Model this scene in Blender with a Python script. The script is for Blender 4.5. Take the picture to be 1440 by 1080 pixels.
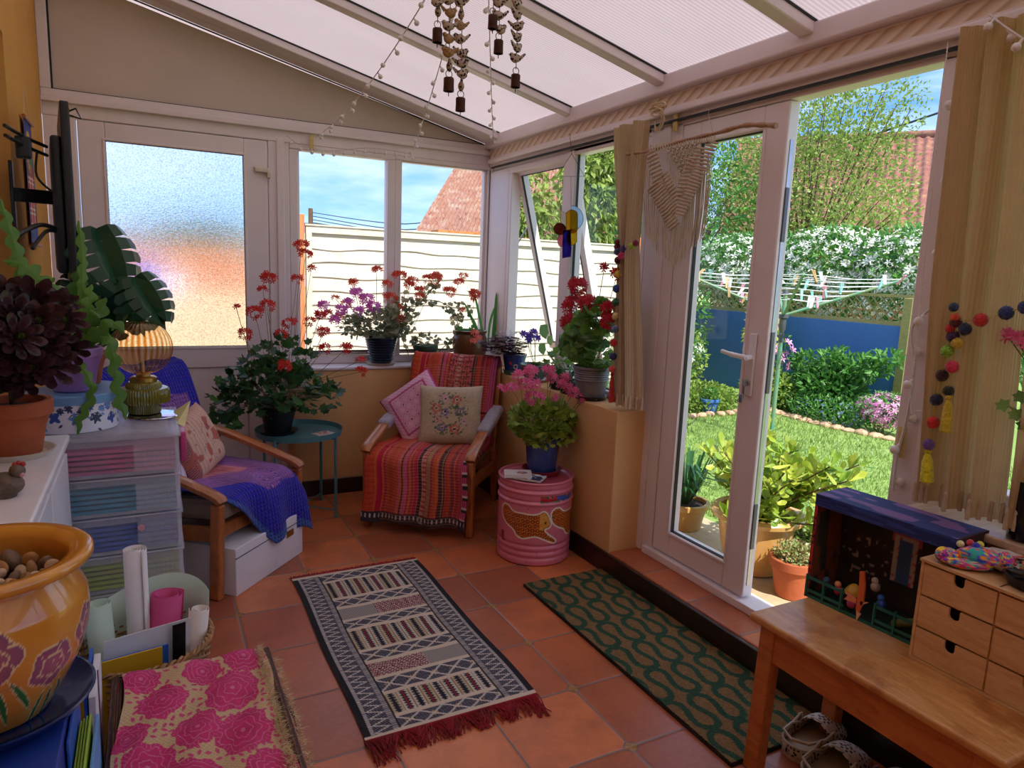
import bpy, math, random
from mathutils import Vector, Matrix
V = Vector
rad = math.radians
sc = bpy.context.scene
for o_ in list(bpy.data.objects): bpy.data.objects.remove(o_)
COL = sc.collection
R = random.Random(11)
PI = math.pi

# ---------------------------------------------------------------- camera
YAW, PITCH, ROLL = rad(27.8), rad(9.2), rad(2.27)
CAM = V((0, 0, 1.431)); FPX = 975.1
cy_, sy_, cp_, sp_ = math.cos(YAW), math.sin(YAW), math.cos(PITCH), math.sin(PITCH)
FW = V((sy_*cp_, cy_*cp_, -sp_)); R0 = V((cy_, -sy_, 0)); U0 = R0.cross(FW)
RT = R0*math.cos(ROLL) + U0*math.sin(ROLL); UP = -R0*math.sin(ROLL) + U0*math.cos(ROLL)
cam = bpy.data.cameras.new('camera'); cam.sensor_width = 36; cam.lens = 36*FPX/1440
cam.clip_start = .02; cam.clip_end = 400
camo = bpy.data.objects.new('camera', cam); COL.objects.link(camo)
camo.matrix_world = Matrix(((RT.x, UP.x, -FW.x, CAM.x), (RT.y, UP.y, -FW.y, CAM.y), (RT.z, UP.z, -FW.z, CAM.z), (0, 0, 0, 1)))
sc.camera = camo

def at(px, py, ax, val):
    """world point where a measured sight line meets the plane ax = val"""
    d = FW + RT*((px-720)/FPX) - UP*((py-540)/FPX)
    i = 'xyz'.index(ax); t = (val-CAM[i])/d[i]
    return CAM + d*t

# ---------------------------------------------------------------- light
sc.view_settings.view_transform = 'Standard'; sc.view_settings.look = 'None'
sc.view_settings.gamma = 1; sc.view_settings.use_curve_mapping = False
sc.view_settings.exposure = .92
sun = bpy.data.lights.new('sun', 'SUN'); sun.energy = 4.0; sun.angle = rad(.6); sun.color = (1, .94, .84)
suno = bpy.data.objects.new('sun', sun); COL.objects.link(suno)
suno.rotation_euler = V((-.045, .62, -.78)).to_track_quat('-Z', 'Y').to_euler()
sc.cycles.use_denoising = True
sc.cycles.max_bounces = 9; sc.cycles.diffuse_bounces = 5; sc.cycles.transparent_max_bounces = 16
sc.cycles.transmission_bounces = 8; sc.cycles.glossy_bounces = 3
sc.cycles.sample_clamp_indirect = 6; sc.cycles.caustics_reflective = False; sc.cycles.caustics_refractive = False

# ---------------------------------------------------------------- materials
def C(r, g=None, b=None):
    if g is None: h = r.lstrip('#'); r, g, b = int(h[0:2], 16), int(h[2:4], 16), int(h[4:6], 16)
    f = lambda u: ((u/255+.055)/1.055)**2.4 if u > 10 else u/255/12.92
    return (f(r), f(g), f(b), 1)

class Nt:
    """small node-tree writer"""
    def __init__(s, m):
        s.t = m.node_tree; s.n = s.t.nodes; s.l = s.t.links
    def new(s, typ, ins=None, **kw):
        n = s.n.new(typ)
        for k, v in kw.items(): setattr(n, k, v)
        for k, v in (ins or {}).items(): s.set(n, k, v)
        return n
    def set(s, n, k, v):
        if isinstance(v, bpy.types.NodeSocket): s.l.new(v, n.inputs[k])
        else: n.inputs[k].default_value = v
    def coord(s, which='Object'): return s.new('ShaderNodeTexCoord').outputs[which]
    def noise(s, scale, detail=3, vec=None, rough=.6, out=0, dist=0):
        n = s.new('ShaderNodeTexNoise', {'Scale': scale, 'Detail': detail, 'Roughness': rough, 'Distortion': dist})
        s.l.new(vec or s.coord(), n.inputs['Vector']); return n.outputs[out]
    def wave(s, scale, vec=None, dist=0, direction='X', profile='SIN', detail=2):
        n = s.new('ShaderNodeTexWave', {'Scale': scale, 'Distortion': dist, 'Detail': detail}, bands_direction=direction, wave_profile=profile)
        s.l.new(vec or s.coord(), n.inputs['Vector']); return n.outputs['Fac']
    def m(s, op, a, b=0, clamp=False):
        n = s.new('ShaderNodeMath', operation=op, use_clamp=clamp); s.set(n, 0, a); s.set(n, 1, b); return n.outputs[0]
    def mix(s, f, a, b, mode='MIX'):
        n = s.new('ShaderNodeMix', data_type='RGBA', blend_type=mode)
        s.set(n, 0, f); s.set(n, 6, a); s.set(n, 7, b); return n.outputs[2]
    def ramp(s, f, stops, mode='LINEAR'):
        n = s.new('ShaderNodeValToRGB'); n.color_ramp.interpolation = mode
        e = n.color_ramp.elements
        while len(e) < len(stops): e.new(.5)
        for i, (p, c) in enumerate(stops): e[i].position = p; e[i].color = c
        s.set(n, 0, f); return n.outputs[0]
    def sep(s, v):
        n = s.new('ShaderNodeSeparateXYZ'); s.l.new(v, n.inputs[0]); return n.outputs
    def mapping(s, v, scale=(1, 1, 1), loc=(0, 0, 0), rot=(0, 0, 0)):
        n = s.new('ShaderNodeMapping'); s.l.new(v, n.inputs['Vector'])
        n.inputs['Scale'].default_value = scale; n.inputs['Location'].default_value = loc; n.inputs['Rotation'].default_value = rot
        return n.outputs[0]
    def bump(s, h, strength=.3, dist=.01):
        return s.new('ShaderNodeBump', {'Height': h, 'Strength': strength, 'Distance': dist}).outputs[0]

def M_(name):
    m = bpy.data.materials.new(name); m.use_nodes = True
    nt = Nt(m); b = nt.n['Principled BSDF']; return m, nt, b

def mat(name, col, rough=.6, metal=0, var=.12, vscale=12, bump=0, bscale=60, col2=None, spec=None, trans=0, alpha=1, coat=0, sheen=0, sss=0):
    """plain material with gentle procedural variation"""
    m, nt, b = M_(name)
    c2 = col2 or tuple(list(x*(1-var*2) for x in col[:3])+[1])
    f = nt.noise(vscale, 4)
    f = nt.ramp(f, [(.3, (0, 0, 0, 1)), (.7, (1, 1, 1, 1))])
    nt.set(b, 'Base Color', nt.mix(f, col, c2))
    b.inputs['Roughness'].default_value = rough; b.inputs['Metallic'].default_value = metal
    if spec is not None: b.inputs['Specular IOR Level'].default_value = spec
    if trans: b.inputs['Transmission Weight'].default_value = trans
    if alpha < 1: b.inputs['Alpha'].default_value = alpha
    if coat: b.inputs['Coat Weight'].default_value = coat; b.inputs['Coat Roughness'].default_value = .1
    if sheen: b.inputs['Sheen Weight'].default_value = sheen
    if bump: nt.set(b, 'Normal', nt.bump(nt.noise(bscale, 5), bump, .01))
    return m

def leafmat(name, cols, rough=.45, trans=.35, vein=0):
    """leaf or petal: colour changes from leaf to leaf; lets light through"""
    m, nt, b = M_(name)
    rnd = nt.new('ShaderNodeNewGeometry').outputs['Random Per Island']
    n = len(cols)
    c = nt.ramp(rnd, [(i/max(1, n-1), cols[i]) for i in range(n)])
    nz = nt.noise(25, 2); c = nt.mix(nt.m('MULTIPLY', nz, .35), c, tuple(x*.55 for x in cols[0][:3])+(1,))
    nt.set(b, 'Base Color', c); b.inputs['Roughness'].default_value = rough
    t = nt.new('ShaderNodeBsdfTranslucent'); nt.set(t, 'Color', c)
    ms = nt.new('ShaderNodeMixShader'); ms.inputs[0].default_value = trans
    nt.l.new(b.outputs[0], ms.inputs[1]); nt.l.new(t.outputs[0], ms.inputs[2])
    nt.l.new(ms.outputs[0], nt.n['Material Output'].inputs[0]); return m

def vcolmat(name, rough=.9, bump=.4, bscale=350, sheen=0, coat=0, fine=.18, trans=0):
    """material that reads the woven / painted pattern stored on the mesh, with fibre noise"""
    m, nt, b = M_(name)
    a = nt.new('ShaderNodeVertexColor', layer_name='pattern').outputs[0]
    f = nt.noise(bscale, 2)
    c = nt.mix(nt.m('MULTIPLY', f, fine*2), a, (.02, .015, .015, 1))
    nt.set(b, 'Base Color', c); b.inputs['Roughness'].default_value = rough
    if bump: nt.set(b, 'Normal', nt.bump(f, bump, .004))
    if sheen: b.inputs['Sheen Weight'].default_value = sheen
    if coat: b.inputs['Coat Weight'].default_value = coat
    return m

def woodmat(name, ca, cb, scale=3, rot=(0, 0, 0), rough=.4, coat=.15, stretch=(1, 9, 9)):
    m, nt, b = M_(name)
    v = nt.mapping(nt.coord(), scale=stretch, rot=rot)
    f = nt.noise(scale, 6, v, .65, dist=1.2)
    g = nt.noise(scale*9, 3, v, .6)
    f = nt.m('ADD', nt.m('MULTIPLY', f, .75), nt.m('MULTIPLY', g, .25))
    nt.set(b, 'Base Color', nt.ramp(f, [(.32, ca), (.68, cb)]))
    b.inputs['Roughness'].default_value = rough; b.inputs['Coat Weight'].default_value = coat
    nt.set(b, 'Normal', nt.bump(g, .12, .004)); return m

def glassmat(name, tint=(1, 1, 1, 1), gloss=.06, rough=.0):
    """thin pane: see-through with a faint mirror"""
    m, nt, b = M_(name); nt.n.remove(b)
    t = nt.new('ShaderNodeBsdfTransparent', {'Color': tint}); g = nt.new('ShaderNodeBsdfGlossy', {'Roughness': rough})
    lw = nt.m('POWER', nt.new('ShaderNodeLayerWeight', {'Blend': .5}).outputs['Facing'], 4)
    f = nt.m('ADD', nt.m('MULTIPLY', lw, .45), gloss, True)
    ms = nt.new('ShaderNodeMixShader'); nt.set(ms, 0, f); nt.l.new(t.outputs[0], ms.inputs[1]); nt.l.new(g.outputs[0], ms.inputs[2])
    nt.l.new(ms.outputs[0], nt.n['Material Output'].inputs[0]); return m

def clearmat(name, tint, opac, rough=.25):
    """cloudy see-through plastic"""
    m, nt, b = M_(name)
    b.inputs['Base Color'].default_value = tint; b.inputs['Roughness'].default_value = rough
    t = nt.new('ShaderNodeBsdfTransparent', {'Color': tuple(.8+.2*x for x in tint[:3])+(1,)})
    nz = nt.m('ADD', nt.m('MULTIPLY', nt.noise(9, 2), .15), opac-.07, True)
    ms = nt.new('ShaderNodeMixShader'); nt.set(ms, 0, nz); nt.l.new(t.outputs[0], ms.inputs[1]); nt.l.new(b.outputs[0], ms.inputs[2])
    nt.l.new(ms.outputs[0], nt.n['Material Output'].inputs[0]); return m

# ---------------------------------------------------------------- mesh builder
def basis(d, up=V((0, 0, 1))):
    d = V(d).normalized()
    s = d.cross(up)
    if s.length < 1e-4: s = d.cross(V((1, 0, 0)))
    s.normalize(); return s, s.cross(d), d

class MB:
    def __init__(s): s.v = []; s.f = []; s.mi = []; s.uv = {}; s.c = {}
    def add(s, vs, fs, mi=0, cols=None):
        k = len(s.v); s.v += [tuple(p) for p in vs]
        for f in fs: s.f.append([k+i for i in f]); s.mi.append(mi)
        if cols:
            for i, c in enumerate(cols): s.c[k+i] = c
        return k
    def box(s, x0, y0, z0, x1, y1, z1, mi=0, M=None):
        vs = [V((x, y, z)) for z in (z0, z1) for y in (y0, y1) for x in (x0, x1)]
        if M: vs = [M @ p for p in vs]
        s.add(vs, [(0, 2, 3, 1), (4, 5, 7, 6), (0, 1, 5, 4), (2, 6, 7, 3), (0, 4, 6, 2), (1, 3, 7, 5)], mi); return s
    def rbox(s, x0, y0, z0, x1, y1, z1, b=.01, mi=0, M=None, seg=2):
        """box with all edges rounded"""
        cx, cy, cz = (x0+x1)/2, (y0+y1)/2, (z0+z1)/2; hx, hy, hz = (x1-x0)/2, (y1-y0)/2, (z1-z0)/2
        b = min(b, hx*.99, hy*.99, hz*.99); N = seg+1
        pos = lambda h: [-h+b*(1-math.cos(PI/2*i/N))*0 + (-0) if False else -h for i in range(0)]
        g = [i/N for i in range(N+1)]
        ang = [math.tan(PI/4*t)*1 for t in g]
        cs = [-1+0*t for t in g]
        # build a cube of (2N+2)^2 per face by spherified corner offsets
        L = [(-1, -1+t) for t in g]+[(1, t) for t in g]
        def P(a, bb, c):
            o = V((a[1], bb[1], c[1])); ctr = V((a[0]*(hx-b), bb[0]*(hy-b), c[0]*(hz-b)))
            d = V((o.x*(1 if True else 0), o.y, o.z))
            return ctr, d
        vs = []; fs = []; idx = {}
        def vert(i, j, k):
            key = (i, j, k)
            if key in idx: return idx[key]
            a, bb, c = L[i], L[j], L[k]
            d = V((a[1], bb[1], c[1])); n = max(abs(d.x), abs(d.y), abs(d.z))
            d = V(tuple(math.tan(PI/4*q) if True else q for q in d)).normalized()
            p = V((cx+a[0]*(hx-b), cy+bb[0]*(hy-b), cz+c[0]*(hz-b))) + d*b
            idx[key] = len(vs); vs.append(M @ p if M else p); return idx[key]
        K = len(L)
        for i in range(K-1):
            for j in range(K-1):
                fs.append((vert(i, j, 0), vert(i, j+1, 0), vert(i+1, j+1, 0), vert(i+1, j, 0)))
                fs.append((vert(i, j, K-1), vert(i+1, j, K-1), vert(i+1, j+1, K-1), vert(i, j+1, K-1)))
                fs.append((vert(i, 0, j), vert(i+1, 0, j), vert(i+1, 0, j+1), vert(i, 0, j+1)))
                fs.append((vert(i, K-1, j), vert(i, K-1, j+1), vert(i+1, K-1, j+1), vert(i+1, K-1, j)))
                fs.append((vert(0, i, j), vert(0, i, j+1), vert(0, i+1, j+1), vert(0, i+1, j)))
                fs.append((vert(K-1, i, j), vert(K-1, i+1, j), vert(K-1, i+1, j+1), vert(K-1, i, j+1)))
        s.add(vs, fs, mi); return s
    def bar(s, p0, p1, w, h, up=V((0, 0, 1)), mi=0, b=0):
        """rectangular bar from p0 to p1, w across, h along up"""
        p0, p1 = V(p0), V(p1); sd, u, d = basis(p1-p0, up); L = (p1-p0).length
        Mx = Matrix(((sd.x, u.x, d.x, p0.x), (sd.y, u.y, d.y, p0.y), (sd.z, u.z, d.z, p0.z), (0, 0, 0, 1)))
        if b: s.rbox(-w/2, -h/2, 0, w/2, h/2, L, b, mi, Mx)
        else: s.box(-w/2, -h/2, 0, w/2, h/2, L, mi, Mx)
        return s
    def tube(s, pts, r, n=8, mi=0, cap=True, closed=False):
        pts = [V(p) for p in pts]; rs = r if isinstance(r, (list, tuple)) else [r]*len(pts)
        vs = []; ref = None; m = len(pts)
        for i, p in enumerate(pts):
            if closed: d = pts[(i+1) % m]-pts[i-1]
            else: d = pts[min(i+1, m-1)]-pts[max(i-1, 0)]
            if d.length < 1e-9: d = V((0, 0, 1))
            d.normalize()
            if ref is None: ref = basis(d)[0]
            ref = ref - d*ref.dot(d)
            if ref.length < 1e-5: ref = basis(d)[0]
            ref.normalize(); w = d.cross(ref)
            for k in range(n):
                a = 2*PI*k/n; vs.append(p+(ref*math.cos(a)+w*math.sin(a))*rs[i])
        fs = []; e = m if closed else m-1
        for i in range(e):
            for k in range(n):
                a, b = i*n+k, i*n+(k+1) % n; c, d2 = ((i+1) % m)*n+(k+1) % n, ((i+1) % m)*n+k
                fs.append((a, b, c, d2))
        if cap and not closed: fs += [tuple(range(n))[::-1], tuple((m-1)*n+k for k in range(n))]
        s.add(vs, fs, mi); return s
    def cyl(s, p0, p1, r0, r1=None, n=16, mi=0, cap=True): return s.tube([p0, p1], [r0, r0 if r1 is None else r1], n, mi, cap)
    def lathe(s, prof, c=(0, 0, 0), n=40, mi=0, M=None, sq=(1, 1), fn=None, cfn=None):
        """prof: (radius, z) list; fn(angle, i) scales the radius; cfn gives pattern colours"""
        c = V(c); vs = []; cols = [] if cfn else None
        for i, (r, z) in enumerate(prof):
            for k in range(n):
                a = 2*PI*k/n; rr = r*(fn(a, i) if fn else 1)
                p = V((rr*math.cos(a)*sq[0], rr*math.sin(a)*sq[1], z))
                if cfn: cols.append(cfn(a, i, z))
                vs.append((M @ p if M else p)+c)
        fs = []
        for i in range(len(prof)-1):
            for k in range(n): fs.append((i*n+k, i*n+(k+1) % n, (i+1)*n+(k+1) % n, (i+1)*n+k))
        if prof[0][0] > 1e-6: fs.append(tuple(range(n))[::-1])
        if prof[-1][0] > 1e-6: fs.append(tuple((len(prof)-1)*n+k for k in range(n)))
        s.add(vs, fs, mi, cols); return s
    def sphere(s, c, r, n=10, mi=0, sc_=(1, 1, 1), fn=None, M=None):
        c = V(c); vs = []; fs = []; h = max(4, n//2+1)
        for i in range(h+1):
            t = PI*i/h
            for k in range(n):
                a = 2*PI*k/n; p = V((math.sin(t)*math.cos(a)*sc_[0], math.sin(t)*math.sin(a)*sc_[1], math.cos(t)*sc_[2]))*r
                if fn: p *= fn(t, a)
                vs.append((M @ p if M else p)+c)
        for i in range(h):
            for k in range(n): fs.append((i*n+k, (i+1)*n+k, (i+1)*n+(k+1) % n, i*n+(k+1) % n))
        s.add(vs, fs, mi); return s
    def grid(s, fn, nu, nv, mi=0, cfn=None, both=0):
        """surface fn(u, v) for u, v in 0..1; cfn(u, v) gives the pattern colour; both = thickness"""
        vs = []; cols = [] if cfn else None
        for j in range(nv+1):
            for i in range(nu+1):
                vs.append(V(fn(i/nu, j/nv)))
                if cfn: cols.append(cfn(i/nu, j/nv))
        fs = [(j*(nu+1)+i, j*(nu+1)+i+1, (j+1)*(nu+1)+i+1, (j+1)*(nu+1)+i) for j in range(nv) for i in range(nu)]
        s.add(vs, fs, mi, cols); return s
    def prism(s, poly, p, u, w, d, mi=0):
        """flat outline poly [(a,b)] laid out along u, w from p and pushed through vector d"""
        p, u, w, d = V(p), V(u), V(w), V(d); n = len(poly)
        a = [p+u*x+w*y for x, y in poly]; vs = a+[q+d for q in a]
        fs = [tuple(range(n)), tuple(range(n, 2*n))[::-1]]+[(i, i+n, (i+1) % n+n, (i+1) % n) for i in range(n)]
        s.add(vs, fs, mi); return s
    def build(s, name, mats, parent=None, smooth=True, ang=40, bevel=0, solid=0, seg=2):
        me = bpy.data.meshes.new(name); me.from_pydata(s.v, [], s.f)
        if not isinstance(mats, (list, tuple)): mats = [mats]
        for m in mats: me.materials.append(m)
        if len(mats) > 1: me.polygons.foreach_set('material_index', s.mi)
        if s.c:
            ca = me.color_attributes.new('pattern', 'FLOAT_COLOR', 'POINT')
            buf = []
            for i in range(len(s.v)): buf += list(s.c.get(i, (.5, .5, .5, 1)))
            ca.data.foreach_set('color', buf)
        if smooth: me.polygons.foreach_set('use_smooth', [True]*len(me.polygons)); me.set_sharp_from_angle(angle=rad(ang))
        me.update()
        o = bpy.data.objects.new(name, me); COL.objects.link(o)
        if parent is not None: o.parent = parent
        if solid: q = o.modifiers.new('t', 'SOLIDIFY'); q.thickness = solid; q.offset = 0
        if bevel: q = o.modifiers.new('b', 'BEVEL'); q.width = bevel; q.segments = seg; q.limit_method = 'ANGLE'; q.angle_limit = rad(35)
        return o

def tag(o, label=None, cat=None, group=None, kind=None):
    if label: o['label'] = label
    if cat: o['category'] = cat
    if group: o['group'] = group
    if kind: o['kind'] = kind
    return o
def thing(name, label, cat, loc=(0, 0, 0), rz=0, group=None):
    o = bpy.data.objects.new(name, None); COL.objects.link(o); o.empty_display_size = .05
    o.location = loc; o.rotation_euler = (0, 0, rz); return tag(o, label, cat, group)
def struct(o): o['kind'] = 'structure'; return o
def copy_tree(o, parent=None):
    c = o.copy(); COL.objects.link(c)
    if parent is not None: c.parent = parent
    for ch in list(o.children): copy_tree(ch, c)
    return c
def rv(a=1): return V((R.uniform(-a, a), R.uniform(-a, a), R.uniform(-a, a)))
def lerp(a, b, t): return a+(b-a)*t
def cl(x, a=0, b=1): return max(a, min(b, x))
def bez(ps, n=12):
    """smooth curve through the given points"""
    ps = [V(p) for p in ps]; out = []
    for i in range(len(ps)-1):
        p0 = ps[max(0, i-1)]; p1 = ps[i]; p2 = ps[i+1]; p3 = ps[min(len(ps)-1, i+2)]
        for k in range(n):
            t = k/n
            out.append(.5*((2*p1)+(-p0+p2)*t+(2*p0-5*p1+4*p2-p3)*t*t+(-p0+3*p1-3*p2+p3)*t**3))
    out.append(ps[-1]); return out
# ---------------------------------------------------------------- sky
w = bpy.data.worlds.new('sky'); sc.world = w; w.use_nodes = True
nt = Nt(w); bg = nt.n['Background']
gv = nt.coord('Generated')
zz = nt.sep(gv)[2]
base = nt.ramp(zz, [(0, C('#a6bedc')), (.07, C('#7ba4da')), (.22, C('#5486cf')), (.42, C('#5a8ad0')), (.7, C('#8fa9cf'))])  # unseen zenith made brighter than the visible sky to keep the skylight up
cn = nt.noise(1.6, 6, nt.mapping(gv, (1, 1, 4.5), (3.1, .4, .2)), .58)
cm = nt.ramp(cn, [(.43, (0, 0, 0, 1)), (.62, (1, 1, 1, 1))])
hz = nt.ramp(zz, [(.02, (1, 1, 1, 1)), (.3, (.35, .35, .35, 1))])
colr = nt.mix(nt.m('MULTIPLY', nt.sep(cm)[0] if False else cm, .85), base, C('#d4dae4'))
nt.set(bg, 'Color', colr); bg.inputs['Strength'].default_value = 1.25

# ---------------------------------------------------------------- shared materials
M = {}
M['upvc'] = mat('white_upvc', C('#e9dfe2'), .35, var=.03, vscale=5)
M['upvc_in'] = M['upvc']
M['seal'] = mat('black_rubber_seal', C('#1b1a1e'), .6)
M['plaster'] = mat('ochre_plaster', C('#e0b078'), .9, var=.06, vscale=2.5, bump=.25, bscale=45)
M['plaster2'] = mat('orange_plaster', C('#dda04e'), .9, var=.07, vscale=2.5, bump=.35, bscale=30)
M['gable'] = mat('beige_gable_panel', C('#d2c4ba'), .8, var=.04, vscale=3, bump=.1, bscale=120)
M['darkwood'] = mat('dark_brown_gloss_skirting', C('#2b1713'), .3, var=.2, coat=.3)
M['glass'] = glassmat('window_glass', (.97, .985, .98, 1), .025)
M['steel'] = mat('brushed_steel', C('#b9babf'), .3, 1, .1)
M['black'] = mat('black_plastic', C('#17181c'), .35, var=.2)
M['white'] = mat('white_gloss_paint', C('#e8e6ea'), .3, var=.04)
M['soil'] = mat('potting_soil', C('#2f2019'), .95, var=.3, vscale=60, bump=1, bscale=90)
M['terra'] = mat('terracotta', C('#b5603a'), .8, var=.16, vscale=9, bump=.15, bscale=70)
M['string'] = mat('cream_cotton_string', C('#d9c3a0'), .9, var=.1)

def roofmat():
    m, nt, b = M_('twinwall_polycarbonate')
    v = nt.coord('Object')
    rib = nt.wave(17, v, 0, 'Y')
    sh = nt.m('ADD', nt.m('MULTIPLY', rib, .14), .86)
    dirt = nt.noise(1.3, 5, nt.mapping(v, (1, 3, 1)))
    base = nt.mix(nt.m('MULTIPLY', dirt, .45), C('#e6dcda'), C('#c8bcbc'))
    c = nt.mix(nt.m('MULTIPLY', nt.m('SUBTRACT', 1, rib), .28), base, C('#7d7276'))
    t = nt.new('ShaderNodeBsdfTranslucent', {'Color': c}); d = nt.new('ShaderNodeBsdfDiffuse', {'Color': c})
    ms = nt.new('ShaderNodeMixShader'); ms.inputs[0].default_value = .3
    nt.l.new(t.outputs[0], ms.inputs[1]); nt.l.new(d.outputs[0], ms.inputs[2]); nt.n.remove(b)
    nt.l.new(ms.outputs[0], nt.n['Material Output'].inputs[0]); return m
M['roof'] = roofmat()

def frostmat():
    m, nt, b = M_('stippled_obscure_glass')
    nt.set(b, 'Base Color', nt.ramp(nt.noise(105, 2), [(.40, (.62, .60, .60, 1)), (.54, (1, 1, 1, 1))])); b.inputs['Transmission Weight'].default_value = 1  # dark speckles in the tint stand in for darkening by the stipple lenses
    b.inputs['IOR'].default_value = 1.22; b.inputs['Roughness'].default_value = .03
    v = nt.coord('Object')
    h = nt.m('ADD', nt.noise(170, 2, v), nt.m('MULTIPLY', nt.noise(80, 2, v), .5))
    nt.set(b, 'Normal', nt.bump(h, .55, .006))
    t = nt.new('ShaderNodeBsdfTransparent')
    ms = nt.new('ShaderNodeMixShader'); nt.set(ms, 0, nt.ramp(nt.noise(120, 3, v), [(.42, (.55, .55, .55, 1)), (.6, (1, 1, 1, 1))]))
    nt.l.new(t.outputs[0], ms.inputs[1]); nt.l.new(b.outputs[0], ms.inputs[2])
    nt.l.new(ms.outputs[0], nt.n['Material Output'].inputs[0]); return m
M['frost'] = frostmat()

T = .33; GX, GY = 3.835*T, 10.606*T
def tilemat(name, gx, gy, T, cy0=0):
    m, nt, b = M_(name); v = nt.coord('Object'); x, y, z = nt.sep(v)
    wob = nt.m('MULTIPLY', nt.m('SUBTRACT', nt.noise(9, 2), .5), .012)
    u = nt.m('ADD', nt.m('DIVIDE', nt.m('SUBTRACT', x, gx), T), wob); q = nt.m('ADD', nt.m('DIVIDE', nt.m('SUBTRACT', y, gy), T), wob)
    da = nt.m('ABSOLUTE', nt.m('SUBTRACT', nt.m('FRACT', nt.m('ADD', u, 100.5)), .5))
    db = nt.m('ABSOLUTE', nt.m('SUBTRACT', nt.m('FRACT', nt.m('ADD', q, 100.5)), .5))
    gro = nt.m('MINIMUM', da, db)
    # hyperbola-shaped inserts: (da+.012)*(db+.012) small near a corner
    pr = nt.m('MULTIPLY', nt.m('ADD', da, .02), nt.m('ADD', db, .02))
    sm = nt.m('ADD', da, db)
    grout = nt.m('LESS_THAN', gro, .011)
    ins = nt.m('LESS_THAN', sm, .075); insb = nt.m('LESS_THAN', sm, .095)
    cell = nt.new('ShaderNodeCombineXYZ'); nt.set(cell, 0, nt.m('FLOOR', u)); nt.set(cell, 1, nt.m('FLOOR', q))
    wn = nt.new('ShaderNodeTexWhiteNoise'); nt.l.new(cell.outputs[0], wn.inputs['Vector']); rnd = wn.outputs['Value']
    tone = nt.ramp(rnd, [(0, C('#8a3f2b')), (.25, C('#a4502e')), (.5, C('#cd6c3c')), (.8, C('#dc8049')), (1, C('#9c4a34'))])
    mott = nt.noise(5, 6, v, .65); fine = nt.noise(60, 4, v)
    tone = nt.mix(nt.ramp(mott, [(.42, (0, 0, 0, 1)), (.75, (.8, .8, .8, 1))]), tone, C('#7c3a2a'))
    tone = nt.mix(nt.m('MULTIPLY', fine, .3), tone, C('#dd9468'))
    insc = nt.mix(nt.noise(120, 2), C('#c08a4a'), C('#6d4a2c'))
    c = nt.mix(insb, tone, C('#6b5a52')); c = nt.mix(grout, c, C('#7b6a64')); c = nt.mix(ins, c, insc)
    nt.set(b, 'Base Color', c)
    nt.set(b, 'Roughness', nt.m('ADD', .24, nt.m('MULTIPLY', nt.noise(14, 4), .22)))
    h = nt.m('ADD', nt.m('MULTIPLY', nt.m('MINIMUM', gro, .03), 30), nt.m('MULTIPLY', mott, .5))
    nt.set(b, 'Normal', nt.bump(h, .35, .006)); return m
M['tile'] = tilemat('terracotta_floor_tiles', GX, GY, T)

# ---------------------------------------------------------------- the room
YB, YI, XR, XI, XL, ZS = 4.42, 4.25, 2.10, 1.93, -.446, .80
YK = -3.2                       # unseen wall behind the viewer, set back so more roof adds light
roofz = lambda x: 2.775-.242*x
struct(MB().box(XL-.05, YK, -.06, XR-.02, YB, 0).build('floor', M['tile'], smooth=False))
M['steptile'] = tilemat('terracotta_step_tiles', XI-.07, 2.62, .295)
struct(MB().rbox(XI, YK, .0, XR+.10, 2.59, .11, .008).build('step', M['steptile'])).name = 'floor_step'
# left house wall, with the reveal of a door far to the left
b = MB(); rz0 = roofz(XL)+.1
b.box(XL-.25, 3.36, 0, XL, YB, rz0); b.box(XL-.25, YK, 2.24, XL, 3.36, rz0); b.box(XL-.25, YK, 0, XL, 2.3, 2.24)
struct(b.build('wall_left', M['plaster2'], smooth=False))
b = MB()
b.box(XL-.18, 3.28, .0, XL-.11, 3.36, 2.24); b.box(XL-.18, 2.3, 0, XL-.11, 2.38, 2.24); b.box(XL-.18, 2.3, 2.15, XL-.11, 3.36, 2.24); b.box(XL-.175, 2.38, 0, XL-.135, 3.28, 2.15)
struct(b.build('door_3', M['white'], smooth=False))
struct(MB().box(XL-.25, YK-.1, 0, XR+.1, YK, rz0).build('wall_front', M['white'], smooth=False))  # unseen end wall, painted white to bounce light forward
# low walls under the windows
struct(MB().box(.76, YI, 0, XR+.06, YB+.1, ZS-.012).build('wall_back', M['plaster'], smooth=False))
struct(MB().rbox(XI, 2.59, 0, XR+.06, YI, ZS, .006).build('wall_right', M['plaster'], smooth=True))
struct(MB().rbox(XI, YK, 0, XR+.06, 1.19, ZS-.02, .006).build('wall_right_low', M['plaster'], smooth=True)).name = 'wall_right.001'
# sill boards
M['sillwood'] = mat('pinkish_white_sill', C('#d8cdd2'), .45, var=.04)
M['tansill'] = woodmat('worn_tan_sill', C('#a98a70'), C('#c9ae95'), 4, rough=.4)
struct(MB().rbox(.77, YI-.01, ZS-.012, XI, YB+.02, ZS+.006, .006).build('trim_1', M['sillwood']))
struct(MB().rbox(XI-.02, YK, ZS-.02, XR+.02, 1.185, ZS+.004, .006).build('trim_2', M['tansill']))
# skirtings: dark gloss plinth
b = MB(); b.box(.77, YI-.014, 0, XI-.012, YI, .10)
struct(b.build('baseboard_back', M['darkwood'], bevel=.004))
b = MB(); b.box(XI-.018, YK, 0, XI, YI-.014, .105)
struct(b.build('baseboard_right', M['darkwood'], bevel=.004))
b = MB(); b.box(XL, YK, 0, XL+.015, YB-.02, .10)
struct(b.build('baseboard_left', M['darkwood'], bevel=.004))

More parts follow.
